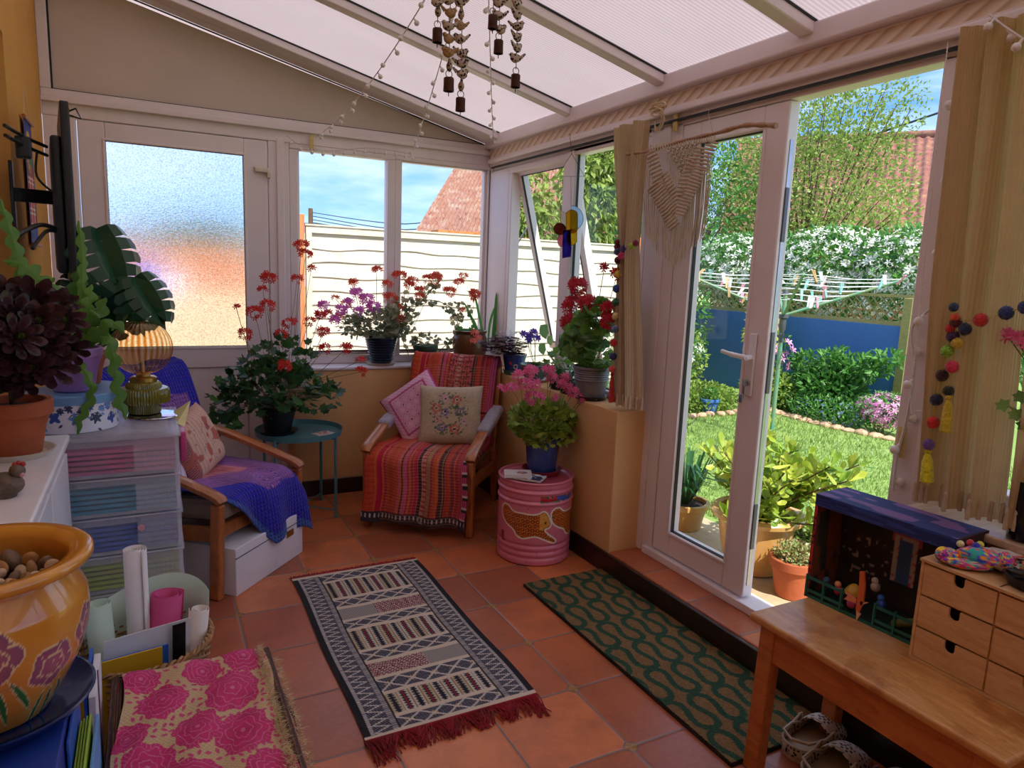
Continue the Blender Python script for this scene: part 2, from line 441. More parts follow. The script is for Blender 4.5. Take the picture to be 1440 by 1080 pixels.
# ---- back frame: posts, head, gable
b = MB()
Y0 = YB
b.box(XL, Y0, 0, -.30, Y0+.07, 2.15)                 # post beside the house wall
b.box(.655, Y0, 0, .775, Y0+.07, 2.15)               # post between door and windows
b.box(.70, Y0-.012, 0, .745, Y0, 2.15)
b.box(2.09, Y0, ZS, XR+.07, Y0+.07, 2.15)            # corner post
struct(b.build('trim_3', M['upvc'], bevel=.006))
b = MB()
b.box(XL, Y0-.004, 2.13, XR+.07, Y0+.07, 2.20); b.box(XL, Y0-.03, 2.195, XR+.02, Y0+.05, 2.225); b.box(XL, Y0-.012, 2.22, XR+.02, Y0+.05, 2.262)
struct(b.build('trim_4', M['upvc'], bevel=.005))
# gable panel with its slim frame
GXL = -.392
b = MB(); b.prism([(GXL, 2.262), (XR-.02, 2.262), (XR-.02, roofz(XR-.02)-.012), (GXL, roofz(GXL)-.03)], (0, Y0+.012, 0), (1, 0, 0), (0, 0, 1), (0, .04, 0))
struct(b.build('wall_back.001', M['gable'], smooth=False))
b = MB(); b.box(XL, Y0-.012, 2.262, GXL-.006, Y0+.05, roofz(XL)); 
struct(b.build('trim_5', M['upvc'], bevel=.004))
b = MB()
b.bar((GXL-.002, Y0+.004, 2.262), (GXL-.002, Y0+.004, roofz(GXL)), .006, .01); b.bar((GXL, Y0+.004, 2.264), (XR-.04, Y0+.004, 2.264), .01, .005)
b.bar((GXL, Y0+.004, roofz(GXL)-.012), (XR-.05, Y0+.004, roofz(XR-.05)-.012), .01, .006)
struct(b.build('trim_6', M['seal'], smooth=False))

# ---- roof: polycarbonate sheets, rafters and eaves
b = MB()
x0, x1 = XL-.1, XR+.2
vs = []
b.prism([(x0, roofz(x0)+.035), (x1, roofz(x1)+.035), (x1, roofz(x1)+.045), (x0, roofz(x0)+.045)], (0, YK-.1, 0), (1, 0, 0), (0, 0, 1), (0, YB+.45-YK, 0))
struct(b.build('ceiling', M['roof'], smooth=False))
def rafter(y0, y1, name):
    b = MB()
    b.bar((XL, (y0+y1)/2, roofz(XL)+.012), (XR+.02, (y0+y1)/2, roofz(XR+.02)+.012), abs(y1-y0), .045, up=V((.242, 0, 1)))
    o = struct(b.build(name, M['upvc'], bevel=.006))
    for yy in (y0, y1):
        s_ = MB().bar((XL, yy, roofz(XL)+.034), (XR, yy, roofz(XR)+.034), .010, .012, up=V((.242, 0, 1)))
        s_.build('rubber_seal', M['seal'], o, smooth=False)
    return o
rafter(4.41, 4.30, 'trim_7'); rafter(4.30, 4.20, 'trim_8')
k = 9
for y in (3.39, 2.62, 1.84, 1.06, .28, -.5, -1.28, -2.06, -2.84):
    rafter(y, y-.062, 'trim_%d' % k); k += 1
# eaves beam with its printed rope border above the windows
b = MB()
b.box(XR-.06, YK, 2.235, XR+.1, YB-.02, 2.31); b.box(XR-.035, YK, 2.14, XR+.08, YB-.02, 2.17)
b.box(XR-.012, YK, 2.165, XR+.08, YB-.02, 2.24)
struct(b.build('trim_%d' % k, M['upvc'], bevel=.008)); k += 1
def ropemat():
    m, nt, b = M_('rope_border_print'); v = nt.coord('Object')
    f = nt.wave(1.6, nt.mapping(v, (1, 5, 8), (0, 0, 0)), 0, 'DIAGONAL', 'SAW')
    c = nt.ramp(f, [(0, C('#b59a80')), (.25, C('#e9ddcf')), (.7, C('#dcc6b0')), (1, C('#c4a383'))])
    z = nt.sep(v)[2]
    edge = nt.m('GREATER_THAN', nt.m('ABSOLUTE', nt.m('SUBTRACT', z, 2.203)), .024)
    nt.set(b, 'Base Color', nt.mix(edge, c, C('#e7dcd8'))); b.inputs['Roughness'].default_value = .6; return m
struct(MB().box(XR-.018, YK, 2.172, XR-.010, YB-.03, 2.234).build('trim_%d' % k, ropemat(), smooth=False)); k += 1
# metal curtain rail below the border
struct(MB().box(XR-.022, YK, 2.108, XR-.010, YB-.05, 2.118).build('trim_%d' % k, M['seal'], smooth=False)); k += 1

# ---- windows
def frame(b, ax, c0, c1, z0, z1, pos, wdt, dep):
    """four sided frame in the plane ax=pos, running c0..c1 along the other axis"""
    def bx(a0, a1, q0, q1):
        if ax == 'y': b.box(a0, pos, q0, a1, pos+dep, q1)
        else: b.box(pos, a0, q0, pos+dep, a1, q1)
    bx(c0, c1, z0, z0+wdt); bx(c0, c1, z1-wdt, z1); bx(c0, c0+wdt, z0+wdt, z1-wdt); bx(c1-wdt, c1, z0+wdt, z1-wdt)
def pane(parent, ax, c0, c1, z0, z1, pos, m=None, name='glass_pane'):
    b = MB()
    if ax == 'y': b.add([(c0, pos, z0), (c1, pos, z0), (c1, pos, z1), (c0, pos, z1)], [(0, 1, 2, 3)])
    else: b.add([(pos, c0, z0), (pos, c1, z0), (pos, c1, z1), (pos, c0, z1)], [(0, 1, 2, 3)])
    return b.build(name, m or M['glass'], parent, smooth=False)
def beads(parent, ax, c0, c1, z0, z1, pos):
    b = MB(); frame(b, ax, c0, c1, z0, z1, pos, .007, .012); return b.build('seal', M['seal'], parent, smooth=False)
b = MB(); frame(b, 'y', .775, 1.43, ZS+.006, 2.15, YB, .05, .07); frame(b, 'y', .775+.04, 1.43-.03, ZS+.06, 2.12, YB+.02, .022, .05)
w1 = struct(b.build('window_1', M['upvc'], bevel=.005)); pane(w1, 'y', .79, 1.41, .86, 2.12, YB+.04); beads(w1, 'y', .786, 1.402, .882, 2.118, YB+.012)
b = MB(); frame(b, 'y', 1.43, 2.13, ZS+.006, 2.15, YB, .045, .07); frame(b, 'y', 1.43+.03, 2.13-.04, ZS+.06, 2.12, YB+.02, .022, .05)
w2 = struct(b.build('window_2', M['upvc'], bevel=.005)); pane(w2, 'y', 1.45, 2.11, .86, 2.12, YB+.04); beads(w2, 'y', 1.458, 2.096, .882, 2.112, YB+.012)

# right side: head, posts, fixed light, top-hung opening light
b = MB(); b.box(XR, 1.19, 2.09, XR+.07, YB, 2.17); b.box(XR-.006, YK, 2.12, XR, YB, 2.165)
b.box(XR, 4.14, ZS-.01, XR+.07, YB, 2.10)
b.box(XR, 2.48, .11, XR+.07, 2.69, 2.10); b.box(XR-.006, 2.55, .11, XR, 2.60, 2.10)
b.box(XR, 1.19, .11, XR+.07, 1.345, 2.10); b.box(XR-.008, 1.22, .11, XR, 1.27, 2.10)
b.box(XR-.02, 1.30, .11, XR+.09, 2.53, .145)
struct(b.build('trim_%d' % k, M['upvc'], bevel=.005)); k += 1
b = MB(); frame(b, 'x', 3.42, 4.14, ZS, 2.10, XR, .045, .07)
w3 = struct(b.build('window_3', M['upvc'], bevel=.005))
b = MB(); frame(b, 'x', 2.69, 3.42, ZS, 2.11, XR, .035, .07); b.box(XR-.006, 3.35, ZS, XR+.07, 3.42, 2.10)
w4 = struct(b.build('window_4', M['upvc'], bevel=.005)); pane(w4, 'x', 2.70, 3.37, .83, 2.09, XR+.04)
beads(w4, 'x', 2.72, 3.34, .84, 2.085, XR+.012)
# sash hung from the top, bottom pushed outward
b = MB(); hz_, W_ = 2.085, .05
frame(b, 'x', 3.46, 4.10, .88-hz_, 0, 0, .055, .05)
sash = b.build('sash', M['upvc'], w3, bevel=.005); sash.location = (XR+.03, 0, hz_); sash.rotation_euler = (0, -rad(15), 0)
g_ = pane(sash, 'x', 3.50, 4.06, .92-hz_, -.045, .025)
g2_ = MB(); frame(g2_, 'x', 3.512, 4.048, .93-hz_, -.05, -.003, .006, .012); g2_.build('seal', M['seal'], sash, smooth=False)
b = MB(); b.tube([(XR+.02, 4.12, 1.99), (XR+.035, 4.11, 1.55)], .006, 6); b.tube([(XR+.03, 4.11, 1.56), (XR+.13, 4.10, 1.72)], .006, 6)
b.build('friction_stay', M['steel'], w3)
# right of the doorway
b = MB(); frame(b, 'x', YK+.1, 1.19, ZS, 2.11, XR, .07, .07); b.box(XR, .3, ZS, XR+.07, .36, 2.10)
w5 = struct(b.build('window_5', M['upvc'], bevel=.005)); pane(w5, 'x', YK+.15, 1.15, .83, 2.09, XR+.04)

# ---- obscure glass door in the back wall
b = MB()
dx0, dx1, dz0, dz1 = -.295, .652, .0, 2.128
gx0, gx1, gz0, gz1 = -.172, .52, .925, 2.035
b.box(dx0, Y0+.0, dz0, gx0, Y0+.05, dz1); b.box(gx1, Y0, dz0, dx1, Y0+.05, dz1); b.box(gx0, Y0, gz1, gx1, Y0+.05, dz1)
b.box(gx0, Y0, .80, gx1, Y0+.05, gz0); b.box(gx0, Y0, dz0, gx1, Y0+.05, .16); b.box(gx0-.0, Y0+.012, .16, gx1, Y0+.04, .80)
d1 = struct(b.build('door_1', M['upvc'], bevel=.006))
b = MB(); b.box(gx0, Y0+.02, gz0, gx1, Y0+.026, gz1); b.build('obscure_glass', M['frost'], d1, smooth=False)
b = MB(); frame(b, 'y', gx0-.012, gx1+.012, gz0-.012, gz1+.012, Y0-.006, .014, .02); b.build('glazing_bead', M['upvc'], d1, bevel=.003)
b = MB(); frame(b, 'y', gx0-.003, gx1+.003, gz0-.003, gz1+.003, Y0+.002, .007, .02); b.build('seal', M['seal'], d1, smooth=False)
b = MB(); b.rbox(.575, Y0-.028, 1.945, .655, Y0, 1.975, .006); b.rbox(.645, Y0-.026, 1.915, .665, Y0, 1.95, .004)
tag(b.build('door_sensor', mat('cream_plastic', C('#e6dccb'), .4)), 'small cream alarm contact fixed high on the frame of the obscure glass door', 'sensor')

# ---- French door leaf, closed, to the left of the open doorway
b = MB()
ly0, ly1, lz0, lz1 = 1.90, 2.475, .155, 2.088
b.box(XR, ly0, lz0, XR+.055, ly0+.115, lz1); b.box(XR, ly1-.115, lz0, XR+.055, ly1, lz1)
b.box(XR, ly0+.115, lz0, XR+.055, ly1-.115, lz0+.115); b.box(XR, ly0+.115, lz1-.09, XR+.055, ly1-.115, lz1)
d2 = struct(b.build('door_2', M['upvc'], bevel=.006))
pane(d2, 'x', ly0+.10, ly1-.10, lz0+.1, lz1-.07, XR+.03)
b = MB(); frame(b, 'x', ly0+.112, ly1-.112, lz0+.112, lz1-.087, XR+.006, .007, .016); b.build('seal', M['seal'], d2, smooth=False)
b = MB(); frame(b, 'x', ly0+.100, ly1-.100, lz0+.100, lz1-.075, XR-.007, .013, .01); b.build('glazing_bead', M['upvc'], d2, bevel=.003)
b = MB()
b.box(XR+.018, ly0-.003, lz0+.05, XR+.034, ly0+.002, 1.95)
lk = b.build('lock_strip', M['steel'], d2)
for z0, h in ((.36, .19), (1.0, .24), (1.58, .2)):
    MB().rbox(XR+.016, ly0-.006, z0, XR+.036, ly0, z0+h, .004).build('lock_keep', mat('dull_grey_metal', C('#6a6a70'), .4, .6), lk)
b = MB(); b.rbox(XR-.012, ly0+.045, .98, XR, ly0+.078, 1.23, .008); hp = b.build('handle_plate', M['white'], d2)
b = MB(); hz = 1.135; b.cyl((XR-.01, ly0+.061, hz), (XR-.045, ly0+.061, hz), .011, .011, 12)
b.tube(bez([(XR-.045, ly0+.055, hz), (XR-.05, ly0+.08, hz+.003), (XR-.05, ly0+.13, hz+.006), (XR-.044, ly0+.185, hz+.012)], 5), [.011]*5+[.010]*6+[.008]*5, 10)
b.build('lever', M['white'], hp)
b = MB(); b.cyl((XR-.012, ly0+.061, 1.035), (XR-.022, ly0+.061, 1.035), .009, .009, 12)
b.box(XR-.042, ly0+.058, 1.022, XR-.02, ly0+.064, 1.048)
b.tube([(XR-.035, ly0+.061, 1.03), (XR-.033, ly0+.064, .995), (XR-.03, ly0+.068, .965)], .004, 6); b.rbox(XR-.04, ly0+.06, .955, XR-.034, ly0+.078, .99, .002)
b.build('key', M['steel'], hp)
# ================================================================ OUTSIDE
G = {}
G['lime'] = leafmat('lime_leaves', [C('#7c9a3c'), C('#9cb450'), C('#5f8434')])
G['mid'] = leafmat('mid_green_leaves', [C('#4f8a3c'), C('#6fa84c'), C('#2f6a30')])
G['dark'] = leafmat('dark_green_leaves', [C('#2f6238'), C('#3f7a3f'), C('#214a2a')])
G['spring'] = leafmat('spring_green_leaves', [C('#87a044'), C('#a4b85c'), C('#6c8a3a')], trans=.4)
G['gold'] = leafmat('golden_leaves', [C('#c9cc45'), C('#e0dc60'), C('#8fae3a')])
G['grey'] = leafmat('grey_green_leaves', [C('#8fa583'), C('#a9b897'), C('#6f8a66')])
G['whitefl'] = leafmat('white_petals', [C('#f4f3ea'), C('#fbfaf5'), C('#e2e6d0')], trans=.3)
G['pinkfl'] = leafmat('pink_petals', [C('#e58ec4'), C('#f2b7dc'), C('#c86fae')], trans=.3)
G['bluefl'] = leafmat('blue_petals', [C('#8795d8'), C('#6f7bc8'), C('#a9b3e6')], trans=.3)
G['bark'] = mat('brown_bark', C('#6b5040'), .9, var=.2, bump=.5)
G['stem'] = mat('green_stems', C('#6f8a45'), .6, var=.15)
M['lawnbase'] = mat('lawn_turf', C('#6f8e42'), .95, var=.22, vscale=3, col2=C('#8ca656'), bump=.6, bscale=120)
M['paving'] = mat('tan_concrete_paving', C('#cdb894'), .9, var=.18, vscale=3, bump=.4, bscale=40)
M['edgestone'] = mat('weathered_edging_stone', C('#d0a888'), .9, var=.15, vscale=8, bump=.4, bscale=30)

def leafq(b, p, d, n, L, W, mi=0, fold=.25):
    """simple folded leaf: 6 corners"""
    d = d.normalized(); s = d.cross(n)
    if s.length < 1e-4: s = d.cross(V((1, 0, 0)))
    s.normalize(); n = s.cross(d)
    b.add([p, p+d*L*.4+s*W*.5+n*W*fold, p+d*L, p+d*L*.4-s*W*.5+n*W*fold, p+d*L*.5], [(0, 1, 4), (1, 2, 4), (2, 3, 4), (3, 0, 4)], mi)
def spoon(b, p, d, n, L, W):
    d = d.normalized(); s = d.cross(n).normalized(); n = s.cross(d); q = lambda t, w_, h: p+d*L*t+s*W*w_+n*L*h
    b.add([q(0, .1, 0), q(.45, .34, .05), q(.78, .5, .10), q(.95, .28, .14), q(1.03, 0, .17), q(.95, -.28, .14), q(.78, -.5, .10), q(.45, -.34, .05), q(0, -.1, 0), q(.6, 0, 0)], [(0, 1, 9), (1, 2, 9), (2, 3, 9), (3, 4, 9), (4, 5, 9), (5, 6, 9), (6, 7, 9), (7, 8, 9), (8, 0, 9)])
def inell(c, r, shell=.0):
    while 1:
        q = rv(1)
        if shell < q.length < 1: return V((c[0]+q.x*r[0], c[1]+q.y*r[1], c[2]+q.z*r[2])), q
def foliage(b, ells, n, L, W, mi=0, shell=.35, droop=0):
    tot = sum(e[1][0]*e[1][1]*e[1][2] for e in ells)
    for c, r in ells:
        for _ in range(int(n*r[0]*r[1]*r[2]/tot)):
            p, q = inell(c, r, shell); s = R.uniform(.6, 1.25)
            d = (q*.6+rv(.8)+V((0, 0, .2-droop)))
            leafq(b, p, d, rv(1)+V((0, 0, .8)), L*s, W*s, mi)
def florets(b, ells, n, s, mi=0, shell=.7, petals=5):
    tot = sum(e[1][0]*e[1][1]*e[1][2] for e in ells)
    for c, r in ells:
        for _ in range(max(1, int(n*r[0]*r[1]*r[2]/tot))):
            p, q = inell(c, r, shell); flower(b, p, (q+V((0, -.2, .4))).normalized(), s*R.uniform(.7, 1.2), petals, mi)
def flower(b, p, n, s, petals=5, mi=0, cup=.25):
    sd, u, n = basis(n)
    a0 = R.uniform(0, 6)
    for k in range(petals):
        a = a0+2*PI*k/petals; d = sd*math.cos(a)+u*math.sin(a); t = sd*-math.sin(a)+u*math.cos(a)
        w_ = s*2.2/petals
        b.add([p, p+d*s*.55+t*w_*.5+n*s*cup*.6, p+d*s+t*w_*.28+n*s*cup, p+d*s-t*w_*.28+n*s*cup, p+d*s*.55-t*w_*.5+n*s*cup*.6], [(0, 1, 2, 3, 4)], mi)
def shrub(name, label, cat, ells, n, L, W, m, group=None, stems=None, flow=None, droop=0, shell=.35, trunk=None):
    c = ells[0][0]; root = thing(name, label, cat, (c[0], c[1], 0), 0, group)
    off = V((c[0], c[1], 0))
    sh = [((e[0][0]-off.x, e[0][1]-off.y, e[0][2]), e[1]) for e in ells]
    b = MB(); foliage(b, sh, n, L, W, 0, shell, droop); b.build('foliage', m, root, smooth=False)
    b = MB()
    if trunk:
        b.tube(bez([(0, 0, -.02), (trunk*.5, 0, sh[0][0][2]*.5), (0, 0, sh[0][0][2])], 5), [trunk*(1-.04*i) for i in range(11)], 8)
    rs = trunk*.35 if trunk else .006
    for i in range(stems or 9):
        e = sh[i % len(sh)]; p, q = inell(e[0], (e[1][0]*.8, e[1][1]*.8, e[1][2]*.8)); s0 = V((R.uniform(-.03, .03), R.uniform(-.03, .03), (sh[0][0][2]*.45 if trunk else 0)))
        b.tube(bez([s0, (s0+p)*.5+rv(.05), p], 4), [rs*(1-.08*j) for j in range(9)], 5)
    b.build('branches' if trunk else 'stems', G['bark'] if trunk else G['stem'], root)
    for fm, fn_, fs, nm, sl in (flow or []):
        b = MB(); florets(b, sh, fn_, fs, 0, sl); b.build(nm, fm, root, smooth=False)
    return root

# ground
b = MB(); b.grid(lambda u, v: (2.95+u*40, -14+v*60, .004*math.sin(u*90)), 60, 60)
tag(b.build('lawn', M['lawnbase']), None, None, None, 'structure')
b = MB(); b.box(XR+.05, -6, -.08, 2.96, 9, 0); b.box(-7, YB+.07, -.08, XR+.06, 12, -.001)
struct(b.build('floor_patio', M['paving'], smooth=False))
b = MB()
for _ in range(52000):
    x = 3.0+R.random()**1.3*4.2; y = R.uniform(1.2, 7.4)
    if x > 6.25: continue
    h = R.uniform(.02, .045); d = rv(.02); w_ = .0028+x*.0004
    a = R.uniform(0, 3.14); sx, sy = math.cos(a)*w_, math.sin(a)*w_
    b.add([(x-sx, y-sy, 0), (x+sx, y+sy, 0), (x+d.x, y+d.y, h)], [(0, 1, 2)])
M['blades'] = leafmat('grass_blades', [C('#829f46'), C('#9fb662'), C('#648836'), C('#b0bc80')], trans=.35)
tag(b.build('grass', M['blades'], smooth=False), 'short bright green lawn grass between the patio and the flower bed', 'grass', None, 'stuff')

# fence panels along the back
M['fence'] = woodmat('weathered_pale_fence', C('#b9ab9a'), C('#e2d8ca'), 3.2, rough=.85, coat=0, stretch=(1.2, 6, 14))
M['redpost'] = woodmat('orange_stained_post', C('#b5643a'), C('#d98a57'), 4, rough=.8, coat=0, stretch=(9, 9, 1))
def fence_panel(x0, x1, y, zt, label):
    root = thing('lapped_fence', label, 'fence', ((x0+x1)/2, y, 0), 0, 'lapped fence panels behind the conservatory'); o = -(x0+x1)/2
    W = x1-x0; nb = 13; bh = (zt-.12)/nb
    b = MB()
    for i in range(nb):
        z0 = .04+i*bh; ph = R.uniform(0, 6); k = R.uniform(5, 9)
        def fn(u, v, z0=z0, ph=ph, k=k):
            wob = .011*math.sin(k*u+ph)+.006*math.sin(k*2.7*u+ph*2)
            return (x0+o+u*W, -.012-.016*(1-v), z0+(wob if v < .5 else 0)+v*(bh+.022))
        b.grid(fn, 30, 2)
        b.grid(lambda u, v, fn=fn: (fn(u, 0)[0], fn(u, 0)[1]+v*.014, fn(u, 0)[2]), 30, 1)
    b.build('boards', M['fence'], root, smooth=True)
    b = MB(); b.box(x0+o, -.045, zt-.075, x1+o, .02, zt-.012); b.box(x0+o-.01, -.055, zt-.014, x1+o+.01, .03, zt)
    b.build('top_rail', M['fence'], root, smooth=False)
    for q in (x1+o-.05, x0+o): MB().box(q, -.05, .03, q+.05, 0, zt-.076).build('end_batten', M['fence'], root, smooth=False)
    return root
fence_panel(1.27, 3.08, 6.5, 1.78, 'pale weathered lapped fence panel directly behind the two back windows')
fence_panel(3.10, 4.86, 6.5, 1.775, 'pale weathered lapped fence panel seen through the tilted side window')
fence_panel(-3.0, -1.3, 6.8, 1.50, 'weathered lapped fence panel blurred behind the obscure glass door')
def post(x, y, h, w_, label, m='redpost'):
    r_ = MB().box(-w_/2, -w_/2, 0, w_/2, w_/2, h).build('fence_post', M[m], smooth=False, bevel=.006); r_.location = (x, y, 0)
    return tag(r_, label, 'fence post')
post(1.205, 6.46, 1.86, .09, 'orange-brown wooden post at the start of the pale fence')
post(4.93, 6.5, 1.87, .11, 'reddish wooden post ending the pale fence beside the side window')
post(5.30, 6.5, 1.6, .09, 'second reddish post in the greenery beyond the pale fence')
# brick yard seen blurred through the obscure door
def brickmat(name, a, b_, mor):
    m, nt, b = M_(name)
    n = nt.new('ShaderNodeTexBrick', {'Color1': a, 'Color2': b_, 'Mortar': mor, 'Scale': 1, 'Mortar Size': .008, 'Brick Width': .22, 'Row Height': .075})
    nt.l.new(nt.mapping(nt.coord(), rot=(rad(90), 0, 0)), n.inputs['Vector'])
    nt.set(b, 'Base Color', nt.mix(nt.m('MULTIPLY', nt.noise(20, 4), .5), n.outputs[0], a)); b.inputs['Roughness'].default_value = .9; return m
M['brick'] = brickmat('orange_brick', C('#c47a52'), C('#a8583c'), C('#cbb9a4'))
struct(MB().box(-3.2, 7.6, 0, 1.15, 7.8, at(250, 346, 'y', 7.6).z).build('wall_yard', M['brick'], smooth=False))
o_ = MB().rbox(-.2, -.2, 0, .2, .2, .62, .05).build('storage_barrel', mat('royal_blue_plastic', C('#4064d8'), .5)); o_.location = (at(205, 400, 'y', 6.95).x, 6.95, at(260, 418, 'y', 6.7).z)
o_.scale = (.55, 1, .45)
tag(o_, 'blue tub blurred behind the obscure glass door', 'tub')
o_ = MB().box(-.7, -.3, 0, .9, .3, at(260, 418, 'y', 6.7).z).build('garden_bench', mat('cream_stone', C('#dcc9a6'), .9, var=.2), smooth=False, bevel=.02); o_.location = (.15, 7.0, 0)
tag(o_, 'cream stone block blurred behind the obscure glass door', 'bench')
o_ = MB().rbox(-.10, -.08, 0, .13, .1, .20, .05).build('garden_sack', mat('white_sack', C('#e8e2ea'), .8)); o_.location = (at(238, 400, 'y', 6.9).x, 6.9, at(260, 418, 'y', 6.7).z)
tag(o_, 'white sack blurred beside the blue tub behind the obscure glass', 'sack')
shrub('garden_shrub', 'dusky green bush blurred beyond the obscure glass door', 'shrub', [((.6, 8.8, at(300, 335, 'y', 8.8).z), (.55, .4, .14)), ((.0, 8.8, at(200, 350, 'y', 8.8).z), (.5, .4, .12))], 1800, .12, .07, G['mid'])

# neighbours' roofs
def tilefn(ncol, nrow):
    def h(u, v):
        a = (u*ncol) % 1; r = (v*nrow) % 1
        return .05*math.sin(a*2*PI)*.5+.035*(1-r)
    return h
def roofthing(p00, p10, p01, p11, ncol, nrow, m, label, wallz=None, mw=None):
    """pantile roof spanned by four corners (eaves left/right, ridge left/right)"""
    p00, p10, p01, p11 = map(V, (p00, p10, p01, p11)); n = (p10-p00).cross(p01-p00).normalized()
    if n.y > 0 and abs(n.y) > abs(n.x): n = -n
    if n.z < 0: n = -n
    root = thing('neighbour_house', label, 'house', (p00+p10)/2-V((0, 0, (p00+p10).z/2)))
    off = root.location; h = tilefn(ncol, nrow)
    b = MB(); f = lambda u, v: p00.lerp(p10, u).lerp(p01.lerp(p11, u), v)+n*h(u, min(v, .9999))-off
    b.grid(f, ncol*5, nrow*4); b.build('tiled_roof', m, root, ang=60)
    b = MB(); b.tube([p01-off, p11-off], .13, 10); b.build('ridge', m, root)
    b = MB(); b.prism([(0, 0), (1, 0), (1, 1), (0, 1)], p00-off-V((0, 0, p00.z)), p10-p00-V((0, 0, p10.z-p00.z)), V((0, 0, p00.z)), n*V((1, 1, 0))*-.3)
    b.build('wall', mw, root, smooth=False); return root
def roofm(name, cols, lichen):
    m, nt, b = M_(name); f = nt.noise(5, 6); g = nt.noise(9, 3)
    c = nt.ramp(g, [(.3, cols[0]), (.5, cols[1]), (.7, cols[2])]); c = nt.mix(nt.ramp(f, [(.5, (0, 0, 0, 1)), (.7, (.8, .8, .8, 1))]), c, lichen)
    nt.set(b, 'Base Color', c); b.inputs['Roughness'].default_value = .9; return m
M['rooft'] = roofm('red_pantiles', [C('#7c4a42'), C('#8c5a4e'), C('#6a423e')], C('#a07858'))
M['rooft2'] = roofm('weathered_roof_tiles', [C('#8a5c4e'), C('#a07462'), C('#785046')], C('#b4a498'))
roofthing(at(1010, 330, 'x', 15), at(1420, 318, 'x', 15), at(1040, 200, 'x', 18.5), at(1420, 186, 'x', 18.5), 34, 17, M['rooft'], 'neighbour house with red pantiled roof beyond the flowering hedge', mw=M['brick'])
roofthing(at(572, 345, 'y', 12), at(905, 352, 'y', 12), at(648, 222, 'y', 15.5), at(905, 190, 'y', 15.5), 60, 20, M['rooft2'], 'neighbour house with a weathered tiled roof rising behind the pale fence', mw=M['brick'])
o_ = MB().box(-1.6, -.15, 0, 1.6, .15, 1.9).build('garden_wall', mat('orange_render', C('#d98a4e'), .9, var=.2), smooth=False); o_.location = (5.3, 9.6, .08); struct(o_)
# far hill
b = MB(); b.grid(lambda u, v: (-60+u*260, 90+v*60, max(0, 7.8*math.sin(u*PI)**.7+1.0*math.sin(u*23)+.4*math.sin(u*61))*v**.6), 60, 6)
struct(b.build('hill', mat('hazy_green_hill', C('#8fb07e'), 1, var=.2, vscale=.2)))
# telegraph pole and wires
pl = at(437, 325, 'y', 40); pt = at(437, 293, 'y', 40)
r_ = thing('telegraph_pole', 'distant telegraph pole carrying wires above the pale fence', 'pole', (pl.x, 40, 0))
MB().cyl((0, 0, 0), (0, 0, pt.z), .16, .12, 10).build('pole', G['bark'], r_)
MB().box(-.7, -.05, pt.z-1.0, .7, .05, pt.z-.8).build('crossarm', G['bark'], r_)
M['wire'] = mat('dark_cable', C('#3b4652'), .7)
for i, (a, c, mid, lab) in enumerate([((440, 299), (700, 278), (560, 324), 'topmost'), ((440, 304), (700, 287), (560, 332), 'second'), ((440, 309), (700, 302), (570, 338), 'third'), ((440, 313), (700, 314), (580, 344), 'lowest')]):
    P0 = at(*a, 'y', 40); P2 = at(*c, 'y', 16); Pm = at(mid[0]+10, mid[1]-9, 'y', 27)
    tag(MB().tube(bez([P0, Pm, P2], 8), .022, 5).build('overhead_wire', M['wire']), lab+' of the four sagging wires running right from the distant telegraph pole', 'wire')
tag(MB().tube(bez([at(590, 222, 'y', 12), at(640, 236, 'y', 12), at(700, 233, 'y', 12)], 6), .006, 5).build('overhead_wire', M['wire']), 'single thin wire crossing the sky high in the second back window', 'wire')
tag(MB().tube(bez([at(1060, 246, 'x', 11), at(1125, 224, 'x', 11), at(1316, 160, 'x', 11), at(1420, 122, 'x', 11)], 5), .017, 6).build('overhead_wire', M['wire']), 'black cable slanting across the sky in the open doorway', 'wire')

# blue wall, trellis, posts
M['bluewall'] = mat('blue_painted_render', C('#3c6cae'), .8, var=.05, vscale=2, bump=.2, bscale=20)
struct(MB().box(7.0, 4.56, 0, 7.15, 9.5, 1.02).build('wall_garden', M['bluewall'], smooth=False))
M['trellis'] = woodmat('olive_trellis_wood', C('#7d7a4a'), C('#a59a60'), 4, rough=.8, coat=0)
r_ = thing('trellis', 'diagonal wooden trellis standing on top of the blue garden wall', 'trellis', (7.06, 6.4, 1.02))
b = MB(); b.box(-.03, -1.9, 0, .02, 2.6, .045); b.box(-.03, -1.9, .30, .02, 2.6, .33); b.build('rail', M['trellis'], r_, smooth=False)
b = MB(); y = -1.9
while y < 2.6:
    b.bar((-.02, y, .04), (-.02, y+.27, .31), .008, .022, up=V((1, 0, 0))); b.bar((-.008, y+.27, .04), (-.008, y, .31), .008, .022, up=V((1, 0, 0))); y += .105
b.build('lattice', M['trellis'], r_, smooth=False)
post(7.0, 4.50, 1.32, .10, 'stout olive wooden post at the end of the blue wall', 'trellis')

# rotary clothes dryer
M['dryer'] = mat('green_painted_metal', C('#3f8f78'), .45, var=.2, col2=C('#7d8a62'))
M['grey_plastic'] = mat('grey_plastic', C('#4b4f55'), .5)
bp = at(1084, 618, 'z', 0); r_ = thing('rotary_clothes_dryer', 'green rotary clothes dryer strung with lines and pegs on the lawn', 'clothes dryer', bp)
MB().cyl((0, 0, 0), (0, 0, 1.34), .019, .019, 12).build('pole', M['dryer'], r_)
b = MB(); b.lathe([(.0191, .9), (.025, .9), (.025, .92), (.0195, .925), (.0195, .95), (.025, .955), (.025, .975), (.0195, .98), (.0195, 1.0), (.03, 1.02), (.03, 1.11), (.045, 1.12), (.045, 1.15), (.0191, 1.155)], n=14)
MB().cyl((0, 0, 1.33), (0, 0, 1.37), .03, .02, 12).build('end_cap', M['grey_plastic'], r_)
b.build('hub', M['grey_plastic'], r_)
tips = []
